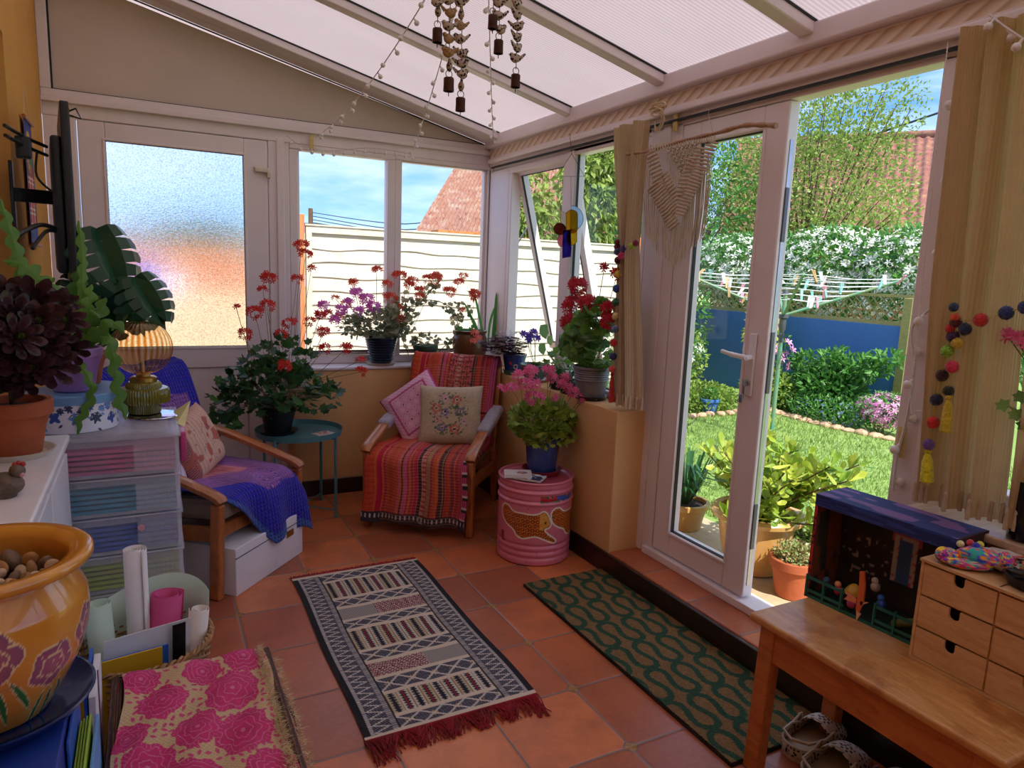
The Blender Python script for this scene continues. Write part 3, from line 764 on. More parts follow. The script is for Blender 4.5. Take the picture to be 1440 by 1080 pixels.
for a in (-42, 48, 138, 228):
    t_ = V((math.cos(rad(a))*.95, math.sin(rad(a))*.95, 1.50)); tips.append(t_)
    MB().tube([(0, 0, 1.14), t_], .012, 8).build('arm', M['dryer'], r_)
b = MB()
for f in (.42, .55, .68, .8, .9, .99):
    for k in range(4): 
        p0, p1 = [V((q.x*f, q.y*f, 1.14+.36*f)) for q in (tips[k], tips[(k+1) % 4])]
        b.tube([p0, (p0+p1)/2-V((0, 0, .02)), p1], .0028, 4)
lines = b.build('washing_line', M['white'], r_)
pegc = [mat('pink_peg', C('#e79ab0'), .5), mat('mint_peg', C('#9fd8d2'), .5), mat('white_peg', C('#e9ecef'), .5), mat('wood_peg', C('#c9a87c'), .7)]
for i in range(46):
    f = R.choice((.42, .55, .68, .8, .9, .99)); k = R.randrange(4); t_ = R.random()
    p0, p1 = [V((q.x*f, q.y*f, 1.14+.36*f)) for q in (tips[k], tips[(k+1) % 4])]; p = p0.lerp(p1, t_)-V((0, 0, .02*(1-abs(2*t_-1))))
    b = MB(); a = rv(.3)+V((0, 0, 1)); a = (a+rv(.5)).normalized(); b.bar(p-a*.055+V((.005, 0, 0)), p+a*.045+V((.011, 0, 0)), .014, .008); b.bar(p-a*.055-V((.005, 0, 0)), p+a*.045-V((.011, 0, 0)), .014, .008)
    b.build('clothes_peg', pegc[i % 4], r_, smooth=False)

# trees and hedges
c_ = (10.2, 8.4)
root = shrub('garden_tree', 'tall airy spring-green tree with fine branches beyond the blue wall', 'tree',
    [((10.2, 8.6, 3.0), (1.5, 1.7, 1.6)), ((10.4, 8.2, 4.2), (1.0, 1.3, 1.0)), ((10, 10.0, 2.8), (1.4, 1.6, 1.6)), ((9.6, 7.1, 2.2), (.8, .9, .8))], 24000, .07, .04, G['spring'], trunk=.05, stems=60)
shrub('garden_tree', 'leafy mid-green tree filling the upper glass of the French door', 'tree', [((8.4, 9.8, 2.6), (1.3, 1.5, 1.3)), ((8.2, 11.6, 2.4), (1.3, 1.8, 1.6))], 6000, .11, .06, G['mid'], trunk=.08, stems=24)
shrub('clematis_hedge', 'rambling hedge covered in white clematis above the trellis', 'hedge',
    [((7.7, 4.9, 1.66), (.5, .9, .48)), ((7.7, 6.1, 1.66), (.5, 1.1, .50)), ((7.7, 7.6, 1.6), (.5, 1.1, .5)), ((7.7, 3.9, 1.3), (.5, .8, .8)), ((7.45, 6.0, 1.15), (.2, 2.0, .2))], 12500, .08, .045, G['mid'], stems=40,
    flow=[(G['whitefl'], 3600, .050, 'blossom', .75)], shell=.55)
shrub('variegated_shrub', 'yellow variegated shrub at the left end of the blue wall', 'shrub', [((6.55, 6.0, .85), (.2, .22, .36))], 500, .08, .045, G['gold'])
shrub('garden_shrub', 'large green bush against the hedge behind the French door glass', 'shrub', [((6.0, 7.5, .9), (.75, .9, .85)), ((5.9, 8.4, 1.6), (.8, .9, .5))], 5200, .075, .045, G['mid'], stems=20)
shrub('garden_shrub', 'bushy lime-green plant left of the daisies behind the French door', 'shrub', [((5.6, 6.6, .45), (.5, .45, .5))], 2200, .06, .04, G['lime'])
shrub('garden_shrub', 'green bush seen between the curtain and the French door frame', 'shrub', [((5.55, 7.4, 1.2), (.55, .6, 1.0))], 2600, .09, .05, G['mid'])
r_ = shrub('climbing_vine', 'bright green vine hanging over the fence in the side windows', 'vine', [((4.55, 6.9, 2.35), (.45, .25, .75)), ((3.75, 6.9, 2.25), (.30, .2, .5)), ((5.1, 7.0, 2.8), (.7, .3, .6)), ((3.9, 6.85, 1.95), (.45, .15, .2))], 4200, .10, .06, G['spring'], droop=1.0, stems=16)
shrub('garden_shrub', 'low rosemary bush at the foot of the fence by the side window', 'shrub', [((4.3, 6.0, .55), (.35, .25, .55))], 1600, .05, .02, G['grey'])
# flower bed in front of the blue wall
shrub('peony_bush', 'dark green peony bush against the blue wall', 'bush', [((6.55, 5.0, .28), (.30, .40, .28)), ((6.6, 4.70, .58), (.20, .30, .13)), ((6.5, 5.30, .5), (.14, .16, .18)), ((6.55, 4.98, .62), (.16, .14, .14)), ((6.6, 4.42, .70), (.12, .16, .09))], 3000, .085, .042, G['mid'], stems=34, shell=.15)
shrub('phlox', 'mound of pink and white phlox at the edge of the flower bed', 'flowers', [((6.32, 4.18, .24), (.20, .30, .17))], 500, .05, .03, G['mid'], flow=[(G['pinkfl'], 320, .03, 'blossom', .6), (G['whitefl'], 60, .02, 'pale_blossom', .6)])
shrub('forget_me_nots', 'low blue forget-me-nots in the middle of the flower bed', 'flowers', [((6.25, 4.75, .13), (.22, .5, .14))], 1500, .05, .02, G['mid'], flow=[(G['bluefl'], 160, .014, 'blossom', .5)])
shrub('euphorbia', 'lime-topped euphorbia left of the flower bed by the dryer pole', 'flowers', [((6.2, 5.55, .22), (.28, .32, .24))], 1100, .06, .035, G['lime'])
shrub('columbine', 'tall pink columbine against the blue wall behind the dryer pole', 'flowers', [((6.3, 5.6, .62), (.12, .3, .32))], 120, .05, .035, G['mid'], stems=14, flow=[(G['pinkfl'], 30, .045, 'blossom', .3)])
shrub('daisies', 'clump of white daisies behind the French door glass', 'flowers', [((5.3, 6.0, .62), (.22, .28, .16))], 500, .04, .02, G['mid'], flow=[(G['whitefl'], 60, .035, 'blossom', .6)])
shrub('ground_cover', 'low tangled plants along the far lawn edge behind the French door', 'plants', [((5.35, 5.75, .12), (.55, .30, .18))], 2600, .05, .03, G['lime'])
shrub('ground_cover', 'low leafy plants along the foot of the blue wall', 'plants', [((6.55, 5.3, .14), (.3, .9, .18))], 2200, .06, .035, G['mid'])
ORD = 'first second third fourth fifth sixth seventh eighth ninth tenth eleventh twelfth thirteenth fourteenth fifteenth sixteenth seventeenth eighteenth nineteenth twentieth'.split()
for i in range(15):
    yy = 4.0+i*.125; o_ = MB().sphere((0, 0, 0), .075, 10, fn=lambda t, a: 1+.1*math.sin(3*a+i)).build('edging_stone', M['edgestone']); o_.location = (6.16-.10*math.sin(i*.25), yy, .012); o_.scale = (.9, .95, .35+.1*(i % 3)); o_.rotation_euler.z = i
    tag(o_, ORD[i]+' rounded edging stone of the flower bed, counted from the phlox end', 'stone', 'edging stones along the flower bed')
for i in range(9):
    o_ = MB().sphere((0, 0, 0), .075, 10, fn=lambda t, a: 1+.1*math.sin(3*a+i)).build('edging_stone', M['edgestone']); o_.location = (4.75+i*.13, 5.42+.02*math.sin(i*2), .012); o_.scale = (1, .7, .4); o_.rotation_euler.z = .2*i
    tag(o_, ORD[i]+' tan edging stone of the short row behind the French door glass', 'stone', 'edging stones behind the French door')
M['tanpot'] = mat('honey_glazed_pot', C('#cfa15f'), .3, var=.12, vscale=5, coat=.3)
def pot(name, parent, m, r0, r1, h, rim=.012, rimh=.03, n=40, soil=None, soilz=None, fn=None, z=0, cfn=None, th=.008):
    """hollow pot wall with a rim, plus its soil"""
    P = [(r0*.9, z), (r0, z+.004), (lerp(r0, r1, .5)*1.005, z+h*.5), (r1, z+h-rimh), (r1+rim, z+h-rimh+.001), (r1+rim, z+h-.003), (r1+rim-.003, z+h), (r1-th, z+h), (r1-th-.002, z+h-rimh*1.2), (lerp(r0, r1, .6)-th, z+h*.6)]
    b = MB(); b.lathe(P, n=n, fn=fn, cfn=cfn); o = b.build(name, m, parent)
    sz = soilz if soilz is not None else z+h-.02
    rr = lerp(r0, r1, min(1, (sz-z)/h))-th*.6
    b = MB(); b.lathe([(0, sz+.006), (rr*.6, sz+.004), (rr, sz-.002), (rr*.95, sz-.012), (0, sz-.012)], n=24); b.build('soil', soil or M['soil'], parent)
    return o
# big glazed pot with a laurel
r_ = thing('potted_laurel', 'young laurel shrub in a wide honey-coloured pot outside the French door', 'potted shrub', (2.66, 2.36, 0))
P = [(.12, 0), (.135, .01), (.165, .12), (.185, .24), (.19, .27), (.222, .275), (.226, .295), (.215, .31), (.185, .305), (.17, .28), (.16, .2)]
MB().lathe(P, n=48).build('pot', M['tanpot'], r_); MB().lathe([(0, .225), (.16, .22), (.16, .2), (0, .2)], n=24).build('soil', M['soil'], r_)
b = MB(); bs = MB(); G['laurel'] = leafmat('laurel_leaves', [C('#a9c23e'), C('#7ea53c'), C('#cfd65a'), C('#4f8238')], rough=.3)
for i in range(40):
    a = R.uniform(0, 6.28); rr = R.uniform(.08, .40); q = V((math.cos(a)*rr, math.sin(a)*rr*1.1-.04, R.uniform(.38, .78)-rr*.25))
    st = bez([(R.uniform(-.05, .05), R.uniform(-.05, .05), .2), V((q.x*.4, q.y*.4, .2+(q.z-.2)*.55)), q], 5); bs.tube(st, [.007-.0004*j for j in range(len(st))], 5)
    for j in range(4, len(st)):
        for _ in range(4):
            spoon(b, st[j], (rv(1)+V((math.cos(a)*.5, math.sin(a)*.5, .5))), rv(.5)+V((0, 0, 1)), R.uniform(.055, .09), R.uniform(.030, .042))
b.build('leaves', G['laurel'], r_, smooth=False); bs.build('branches', G['bark'], r_)
r_ = thing('spiky_potted_plant', 'dark spiky grass-like plant behind the laurel pot', 'plant', (2.72, 2.95, 0))
b = MB()
for i in range(90):
    a = R.uniform(0, 6.28); l = R.uniform(.25, .45); d = V((math.cos(a), math.sin(a), 0)); w_ = V((-d.y, d.x, 0))*.008
    p1 = V((0, 0, .1)); p2 = d*l*.35+V((0, 0, l)); p3 = d*l*.85+V((0, 0, l*.9))
    b.add([p1-w_, p1+w_, p2+w_, p2-w_, p3], [(0, 1, 2, 3), (3, 2, 4)])
b.build('leaves', G['dark'], r_, smooth=False); pot('pot', r_, M['tanpot'], .10, .13, .16)
r_ = thing('potted_sedum', 'sedum in an old terracotta pot at the edge of the open doorway', 'potted plant', (2.60, 2.06, 0))
pot('pot', r_, M['terra'], .078, .105, .185, .010, .04)
b = MB(); foliage(b, [((0, 0, .20), (.10, .10, .05))], 900, .022, .014, 0, 0); b.build('foliage', leafmat('sedum', [C('#8fae5a'), C('#b98a6a'), C('#cfd49a'), C('#6f9a50')]), r_, smooth=False)
r_ = thing('metal_planter', 'pale metal-rimmed planter with leafy seedlings behind the terracotta pot', 'planter', (2.90, 2.16, 0))
pot('pot', r_, mat('galvanised_metal', C('#aeb6c2'), .4, .5), .13, .17, .2, .008, .02)
b = MB(); foliage(b, [((0, 0, .22), (.14, .14, .07))], 500, .035, .02, 0, 0); b.build('foliage', G['lime'], r_, smooth=False)
r_ = thing('potted_flowers', 'white and teal pots of flowers among plants behind the French door', 'potted plant', (5.05, 5.8, 0))
pot('pot', r_, mat('whitewashed_pot', C('#d5d6d0'), .8), .12, .16, .34); b = MB(); foliage(b, [((0, 0, .42), (.18, .18, .12))], 500, .05, .03); b.build('foliage', G['mid'], r_, smooth=False)
r_ = thing('potted_flowers', 'small blue pot beside the whitewashed pot behind the French door', 'potted plant', (5.35, 5.55, 0))
pot('pot', r_, M['bluewall'], .07, .1, .16); b = MB(); foliage(b, [((0, 0, .2), (.1, .1, .07))], 200, .04, .02); b.build('foliage', G['mid'], r_, smooth=False)
# ================================================================ FURNITURE AND FLOOR TEXTILES
M['chairwood'] = woodmat('reddish_chair_wood', C('#8a4a26'), C('#c4783f'), 5, rough=.32, coat=.3, stretch=(6, 1.5, 1.5))
M['teal'] = mat('teal_powder_coat', C('#4f8890'), .4, var=.05)
M['greycord'] = None
def cordmat(name, c, c2, sc_=140):
    m, nt, b = M_(name); v = nt.coord(); f = nt.wave(sc_/6.283*1.0, v, .4, 'X'); g = nt.noise(40, 3)
    nt.set(b, 'Base Color', nt.mix(nt.m('MULTIPLY', f, .6), nt.mix(nt.m('MULTIPLY', g, .4), c, c2), c2)); b.inputs['Roughness'].default_value = .95; nt.set(b, 'Normal', nt.bump(f, .5, .004)); return m
M['greycord'] = cordmat('beige_corduroy', C('#b3a18f'), C('#84756a'))
M['greyfab'] = mat('lilac_grey_fabric', C('#a9a3b3'), .95, var=.08, vscale=30, bump=.2, bscale=200)
def h01(i, k=0):
    x = math.sin(i*127.1+k*311.7)*43758.5453; return x-math.floor(x)
def vn(x, y, k=0):
    """value noise"""
    xi, yi = math.floor(x), math.floor(y); fx, fy = x-xi, y-yi; fx = fx*fx*(3-2*fx); fy = fy*fy*(3-2*fy)
    g = lambda a, b: h01(a*57.3+b*13.7, k)
    return lerp(lerp(g(xi, yi), g(xi+1, yi), fx), lerp(g(xi, yi+1), g(xi+1, yi+1), fx), fy)
def mixc(a, b, t): return tuple(a[i]*(1-t)+b[i]*t for i in range(3))+(1,)
def pillow(name, mats, Mx, w, h, t, cfn=None, n=26, parent=None, pinch=.12, seamc=None):
    b = MB()
    for sgn in (1, -1):
        def fn(u, v):
            x, y = 2*u-1, 2*v-1
            k = 1-pinch*(x*x*y*y*0+(1-abs(y)**2)*0)-pinch*.5*((1-x*x)*y*y+(1-y*y)*x*x)
            z = max(0, (1-x**4)*(1-y**4))**.55*t/2*(.92+.16*vn(x*3+5, y*3+9, 3))
            return Mx @ V((x*w/2*k, y*h/2*k, z*sgn))
        b.grid(fn if sgn > 0 else (lambda u, v, fn=fn: fn(1-u, v)), n, n, 0, cfn and ((lambda u, v: cfn(u, v)) if sgn > 0 else (lambda u, v: cfn(1-u, v))))
    o = b.build(name, mats, parent, ang=80); return o
def frameM(o, x, z):
    """matrix with local x axis x and local z (face normal) z at o"""
    z = V(z).normalized(); x = V(x); x = (x-z*x.dot(z)).normalized(); y = z.cross(x)
    return Matrix(((x.x, y.x, z.x, o[0]), (x.y, y.y, z.y, o[1]), (x.z, y.z, z.z, o[2]), (0, 0, 0, 1)))

# ---- rugs
def rugcol(u, v):
    """kilim: u across .60 m, v along 1.20 m from the far end"""
    K, W_, RD, GY_, BG, YL = C('#17151c'), C('#cfc3b8'), C('#8e1f2c'), C('#6f6a78'), C('#d8c4ac'), C('#b79a5a')
    x = u*.60; y = v*1.20
    e = min(x, .60-x)
    if y < .022 or y > 1.178: return BG
    if e < .022: return K
    if e < .034: return GY_ if (int(y*260) % 2) else W_
    if e < .095:
        t = (y/.036) % 1; tri = abs(2*t-1)*.05; q = e-.038
        d = abs(q-tri)
        if d < .007: return W_
        return K if int((e+y*.3)*420) % 2 else GY_
    if e < .112: return GY_ if (int(y*200) % 2) else mixc(W_, K, .35)
    if e < .118: return K
    # bands along v
    ed = [0.022, .085, .105, .26, .28, .345, .365, .455, .475, .53, .55, .70, .72, .78, .80, .885, .905, .975, .995, 1.105, 1.122, 1.178]
    kinds = ['dia', 'bg', 'comb', 'bg', 'dia', 'bg', 'red0', 'bg', 'dia', 'bg', 'comb', 'bg', 'dia', 'bg', 'red1', 'bg', 'dia', 'bg', 'comb', 'bg', 'dia']
    for i in range(len(kinds)):
        if ed[i] <= y < ed[i+1]: break
    k = kinds[i]; y0, y1 = ed[i], ed[i+1]; t = (y-y0)/(y1-y0); xx = (x-.118)/.364
    if k == 'bg': return BG
    if k == 'dia':
        a = (xx*4.5) % 1; d = abs(abs(2*a-1)-abs(2*t-1))
        if d < .14: return W_
        if abs(2*a-1)+abs(2*t-1) < .5: return K if int(x*500) % 2 else YL
        return K if int((x+y)*380) % 2 else GY_
    if k == 'comb':
        n = 9; a = (xx*n) % 1; j = int(xx*n); saw = abs(((y/.014) % 1)*2-1)
        if abs(a-.5) < .10: return RD if j % 2 else K
        if abs(a-.5) < .12+.24*saw: return K if j % 2 else mixc(K, GY_, .2)
        if a < .06 or a > .94: return mixc(YL, K, .3)
        return W_ if j % 3 else mixc(W_, YL, .5)
    side = xx > .42 if k == 'red0' else xx < .58
    if side:
        a = (xx*2.2+(.1 if k == 'red0' else .35)) % 1; q = abs(2*a-1)+abs(2*t-1)
        if int(q*7) % 2: return RD
        return W_ if int(x*300+y*150) % 3 else K
    return (K if int(x*330) % 2 else W_) if (int(y*260) % 3) else mixc(K, W_, .5)
M['rug'] = vcolmat('kilim_wool', 1, .5, 300, fine=.1)
r_ = thing('kilim_rug', 'flatwoven black, cream and red kilim rug with red tasselled ends on the tiles', 'rug', (.828, 2.478, 0))
b = MB(); b.grid(lambda u, v: (-.298+u*.60+.004*math.sin(v*9), .612-v*1.224+.008*(u-.5), .007+.0015*math.sin(u*21)*math.sin(v*17)), 200, 330, 0, rugcol)
b.build('woven_field', M['rug'], r_, ang=80)
M['fringe'] = mat('dark_red_wool_fringe', C('#9c1d26'), .95, var=.25)
for q in (-.618, .608): MB().box(-.30, q, .001, .30, q+.01, .010).build('selvedge', M['fringe'], r_)
b = MB()
for i in range(330):
    x = -.30+.60*i/330+R.uniform(-.002, .002); L = R.uniform(.05, .095)*(1.25 if i < 30 or i > 300 else 1); g = .03*math.sin(i*.11)
    b.tube(bez([(x, -.612, .008), (x+g*.4+R.uniform(-.008, .008), -.612-L*.5, .012+R.random()*.008), (x+g+R.uniform(-.022, .022), -.612-L, .004)], 3), .0021, 4)
b.build('fringe', M['fringe'], r_, smooth=True)
b = MB()
for i in range(220):
    x = -.30+.60*i/220; b.tube([(x, .612, .008), (x+R.uniform(-.006, .006), .612+R.uniform(.012, .03), .004)], .0022, 4)
b.build('short_fringe', M['fringe'], r_)

_W = []
_st = []; _x = _y = 0
for j in range(400):
    _t = 1.90*math.sin(j/400*2*PI); _x += math.cos(_t)/400; _y += math.sin(_t)/400; _st.append((_x, _y))
_sc = .118/_x
for row in range(-2, 12):
    for per in range(-3, 6):
        for j in range(0, 400, 4):
            a_, q_ = _st[j]; _W.append((per*.118+a_*_sc+(row*.041 % .118), row*.178-.08+.012*math.sin(per*2.3+row)*math.sin(j/400*2*PI)+q_*_sc))
_B = {}
for p_ in _W: _B.setdefault((int(p_[0]*25), int(p_[1]*25)), []).append(p_)
def matcol(u, v):
    x = u*.43; y = v*1.30; n = vn(x*500, y*500); best = 9; i0, j0 = int(x*25), int(y*25)
    for i in (-1, 0, 1):
        for j in (-1, 0, 1):
            for q in _B.get((i0+i, j0+j), ()):
                d = (x-q[0])**2+(y-q[1])**2
                if d < best: best = d
    if math.sqrt(best) < .0105+.003*n: return mixc(C('#255a3a'), C('#1a3a26'), n)
    return mixc(C('#a27a48'), C('#6e4e2c'), n)
M['coir'] = vcolmat('coir_matting', 1, 1.0, 400, fine=.22)
r_ = thing('doormat', 'long coir doormat with winding green loops beside the step', 'doormat', (1.70, 1.97, 0))
b = MB(); b.grid(lambda u, v: (-.215+u*.43, .65-v*1.30, .014+.003*h01(int(u*130), int(v*390))), 130, 390, 0, matcol); b.build('coir_pile', M['coir'], r_, ang=80)
MB().box(-.217, -.652, 0, .217, .652, .012).build('backing', M['soil'], r_, smooth=False)

# ---- armchairs
def arm_chair(root, seatmat, sleeve=None):
    for s in (-1, 1):
        x = s*.295
        b = MB(); b.tube([(x, -.33, 0), (x, -.335, .25), (x, -.345, .435)], [.027, .031, .034], 4)
        b = MB(); b.bar((x, -.325, 0), (x, -.342, .425), .040, .052, up=V((0, 1, 0)), b=.01); b.build('front_leg', M['chairwood'], root)
        pts = bez([(x, -.366, .432), (x, -.345, .452), (x, -.27, .476), (x*1.01, .05, .563), (x, .28, .60)], 5)
        b = MB(); vs = []
        for i in range(len(pts)-1): pass
        for i, p in enumerate(pts):
            d = (pts[min(i+1, len(pts)-1)]-pts[max(0, i-1)]).normalized(); sd, u_, d = basis(d)
            w_ = .030 if i > 2 else .027; hh = .0165
            for a in range(12):
                an = 2*PI*a/12; ca, sa = math.cos(an), math.sin(an); k = (abs(ca)**4+abs(sa)**4)**-.25
                vs.append(p+sd*ca*k*w_+u_*sa*k*hh)
        n = len(pts); b.add(vs, [(i*12+k, i*12+(k+1) % 12, (i+1)*12+(k+1) % 12, (i+1)*12+k) for i in range(n-1) for k in range(12)]+[tuple(range(12))[::-1], tuple((n-1)*12+k for k in range(12))])
        arm = b.build('armrest', M['chairwood'], root, ang=50)
        if sleeve:
            b = MB(); b.bar((x, -.11, .527), (x, .27, .60), .078, .055, b=.02); b.build('arm_sleeve', sleeve, arm)
        b = MB(); b.bar((x*.96, .31, 0), (x*.96, .23, .36), .036, .05, up=V((0, 1, 0)), b=.008); b.bar((x*.96, .23, .35), (x*.94, .36, .84), .03, .042, up=V((0, 1, 0)), b=.008); b.build('rear_leg', M['chairwood'], root)
        b = MB(); b.bar((x*.96, -.32, .285), (x*.96, .25, .245), .026, .065, b=.006); b.build('side_rail', M['chairwood'], root)
    b = MB(); b.bar((-.28, -.315, .285), (.28, -.315, .285), .022, .06, b=.005); b.build('front_rail', M['chairwood'], root)
    b = MB(); b.bar((-.27, .345, .80), (.27, .345, .80), .022, .05, b=.005); b.build('back_rail', M['chairwood'], root)
    Mx = Matrix.Translation((0, -.05, .36)) @ Matrix.Rotation(rad(-5), 4, 'X')
    b = MB(); b.rbox(-.262, -.29, -.055, .262, .27, .055, .045, 0, Mx, 4); b.build('seat_cushion', seatmat, root, ang=80)
    Mx = Matrix.Translation((0, .275, .61)) @ Matrix.Rotation(rad(-20), 4, 'X')
    b = MB(); b.rbox(-.25, -.045, -.24, .25, .035, .25, .038, 0, Mx, 4); b.build('back_cushion', seatmat, root, ang=80)
def chairM(root): return Matrix.Translation(root.location) @ Matrix.Rotation(root.rotation_euler.z, 4, 'Z')
# profile of a throw laid over back and seat (y, z) in chair space
PROF = [(.46, .52), (.45, .66), (.425, .80), (.395, .886), (.36, .906), (.315, .880), (.265, .78), (.225, .66), (.175, .55), (.14, .475), (.08, .438), (-.08, .436), (-.24, .440), (-.325, .428), (-.372, .39), (-.385, .31), (-.395, .20), (-.40, .11), (-.405, .055)]
def proftab(P):
    P = [V((0, a, b_)) for a, b_ in P]; q = bez(P, 6); L = [0]
    for i in range(1, len(q)): L.append(L[-1]+(q[i]-q[i-1]).length)
    def f(t):
        s_ = t*L[-1]
        for i in range(1, len(q)):
            if s_ <= L[i]: k = (s_-L[i-1])/max(1e-9, L[i]-L[i-1]); return q[i-1].lerp(q[i], k)
        return q[-1]
    return f, L[-1]
c2 = thing('armchair', 'low wooden armchair draped in a striped red and orange woven throw', 'armchair', (1.475, 3.705, 0), rad(-39))
arm_chair(c2, M['greycord'], M['greyfab'])
pf, PL = proftab(PROF)
ST = []
seq = ['#d8502e', '#e0663a', '#b32a4a', '#c7123f', '#d9512f', '#2a1c30', '#dd6b3c', '#b98a5c', '#c43a35', '#2b1a2c', '#d65c84', '#8d2f4a', '#d6542f', '#cf4a2c', '#3a1e30', '#d86a3a', '#c23a44', '#c8482f']
x_ = 0
while x_ < 1.0:
    w_ = R.choice((.008, .012, .02, .035)); ST.append((x_, w_, C(R.choice(seq)))); x_ += w_
def throwcol(u, v):
    c = ST[0][2]
    for s0, w_, cc in ST:
        if s0 <= u < s0+w_: c = cc; break
    n = vn(u*90, v*260)
    if .0 < u < .10: c = mixc(C('#e0562a'), C('#c93a20'), (v*60) % 1)
    if .115 < u < .165: c = C('#c9103c')
    if .46 < u < .74 and .24 < v < .44 or (.42 < u < .7 and .44 < v < .56):
        a, q = (u*34) % 1, (v*52) % 1; d = abs(a-.5)+abs(q-.5)
        c = C('#c8324a') if d < .28 else (C('#e79a86') if d < .42 else C('#3a2233') if (int(u*34)+int(v*52)) % 3 == 0 else C('#b5323c'))
    if u > .93:
        c = mixc(C('#c01c5c'), C('#d98ab0'), .6 if int(u*140) % 3 == 0 else .1)
        if v > .62 and u > .95 and (v*28) % 1 < .45: c = C('#e8dcd0') if (v*28) % 1 < .18 else C('#20202c')
    if v > .967: c = C('#22242e') if not ((u*26) % 1 < .3 and .975 < v < .985) else C('#d8d8d8')
    if (v*110) % 1 < .25 and .17 < u < .93: c = mixc(c, C('#f0b080'), .25)
    if u > .55 and u < .60: c = mixc(c, C('#e9c9c0'), .5) if (v*70) % 1 < .5 else c
    return mixc(c, C('#501818'), n*.35)
def throwfn(u, v):
    p = pf(v).copy(); t = (u-.5)*2; hw = .285
    if v < .44: hw = .272
    x = t*hw
    fr = cl((v-.72)/.2)
    p.y += -.016*math.sin(u*19+1)*fr-.004*math.sin(v*31+u*7); p.z += .006*math.sin(u*13)*math.sin(v*17)+fr*.045*(1-u)*0
    if v > .70: x = x*(1+.02*fr)+.008*math.sin(v*30)*fr; 
    p.z += (.035*(.5-u)*2*-1)*fr*0+cl((v-.8)/.2)*(.045 if u < .5 else .045*(1-(u-.5)*2))*0
    ed = cl((abs(t)-.93)/.07)
    if .44 < v < .7: p.z -= .05*ed**1.5; x += math.copysign(.006, t)*ed
    if v < .44: p.y += .03*ed
    n = 1.0
    return V((x, p.y-(.012 if v > .2 and v < .44 else 0), p.z+(.010 if .44 < v < .75 else .004)))
M['throw'] = vcolmat('woven_cotton_throw', .95, .5, 260, fine=.14)
b = MB(); b.grid(throwfn, 150, 330, 0, throwcol)
t_ = b.build('throw_blanket', M['throw'], None, ang=80, solid=.004); t_.location = c2.location; t_.rotation_euler = c2.rotation_euler
tag(t_, 'striped red, orange and pink woven throw with a black hem over the low armchair', 'throw')
# cushions on it
def pinkcush(u, v):
    P0, P1, DK = C('#e7b3cc'), C('#dd86b4'), C('#4a3a78')
    e = min(u, v, 1-u, 1-v)
    if e < .02: return C('#c42f78')
    if e < .15: 
        a = ((u+v)*14) % 1; return C('#e5a0c8') if a < .5 else C('#efc4dc')
    if e < .17: return C('#c24a86')
    a, q = (u*7) % 1, (v*7) % 1; d = abs(a-.5)+abs(q-.5); r = math.hypot(a-.5, q-.5)
    if r < .09: return DK
    if .38 < d < .5: return P1
    return P0
def floralcush(u, v):
    BGc = mixc(C('#cdbba3'), C('#b7a58d'), vn(u*120, v*120)); best = None
    fl = [(.30, .60, .10, '#b8452e'), (.44, .76, .085, '#c49ab4'), (.62, .74, .095, '#b5402c'), (.44, .54, .08, '#5a5a9c'), (.68, .55, .09, '#3f466e'), (.32, .42, .065, '#cf8f9c'), (.40, .28, .085, '#46508c'), (.60, .26, .10, '#c0503a'), (.74, .38, .06, '#c79ab8')]
    for x, y, r, c in fl:
        dx, dy = u-x, v-y; d = math.hypot(dx, dy); a = math.atan2(dy, dx); rr = r*(.78+.22*math.cos(5*a+x*30))
        if d < r*.22: return C('#2b2233')
        if d < r*.34: return C('#e6d8c6')
        if d < rr: return mixc(C(c), C('#f0d8c8'), .35*(vn(u*60, v*60)))
        if d < r*1.45 and vn(u*45+7, v*45) > .66: return C('#4a6a48')
    return BGc
M['cush'] = vcolmat('printed_cotton_cushion', .9, .4, 300, fine=.1)
def place_pillow(label, o, xdir, nrm, w, h, t, cfn, m='cush', mm=None, name='cushion', pinch=.12, n=60):
    Mx = frameM(o, xdir, nrm); q = pillow(name, mm or M[m], Mx, w, h, t, cfn, n, pinch=pinch); return tag(q, label, 'cushion')
cm = chairM(c2)
L2 = lambda x, y, z: cm @ V((x, y, z))
D2 = lambda x, y, z: cm.to_3x3() @ V((x, y, z))
place_pillow('pink dotted cushion turned on its corner on the striped armchair', L2(-.135, .03, .61), D2(.70, -.18, .70), D2(-.05, -1, .40), .36, .36, .11, pinkcush)
place_pillow('beige cushion embroidered with red and blue flowers leaning on the striped armchair', L2(.085, -.04, .60), D2(.99, -.03, .09), D2(.10, -1, .34), .37, .35, .11, floralcush)

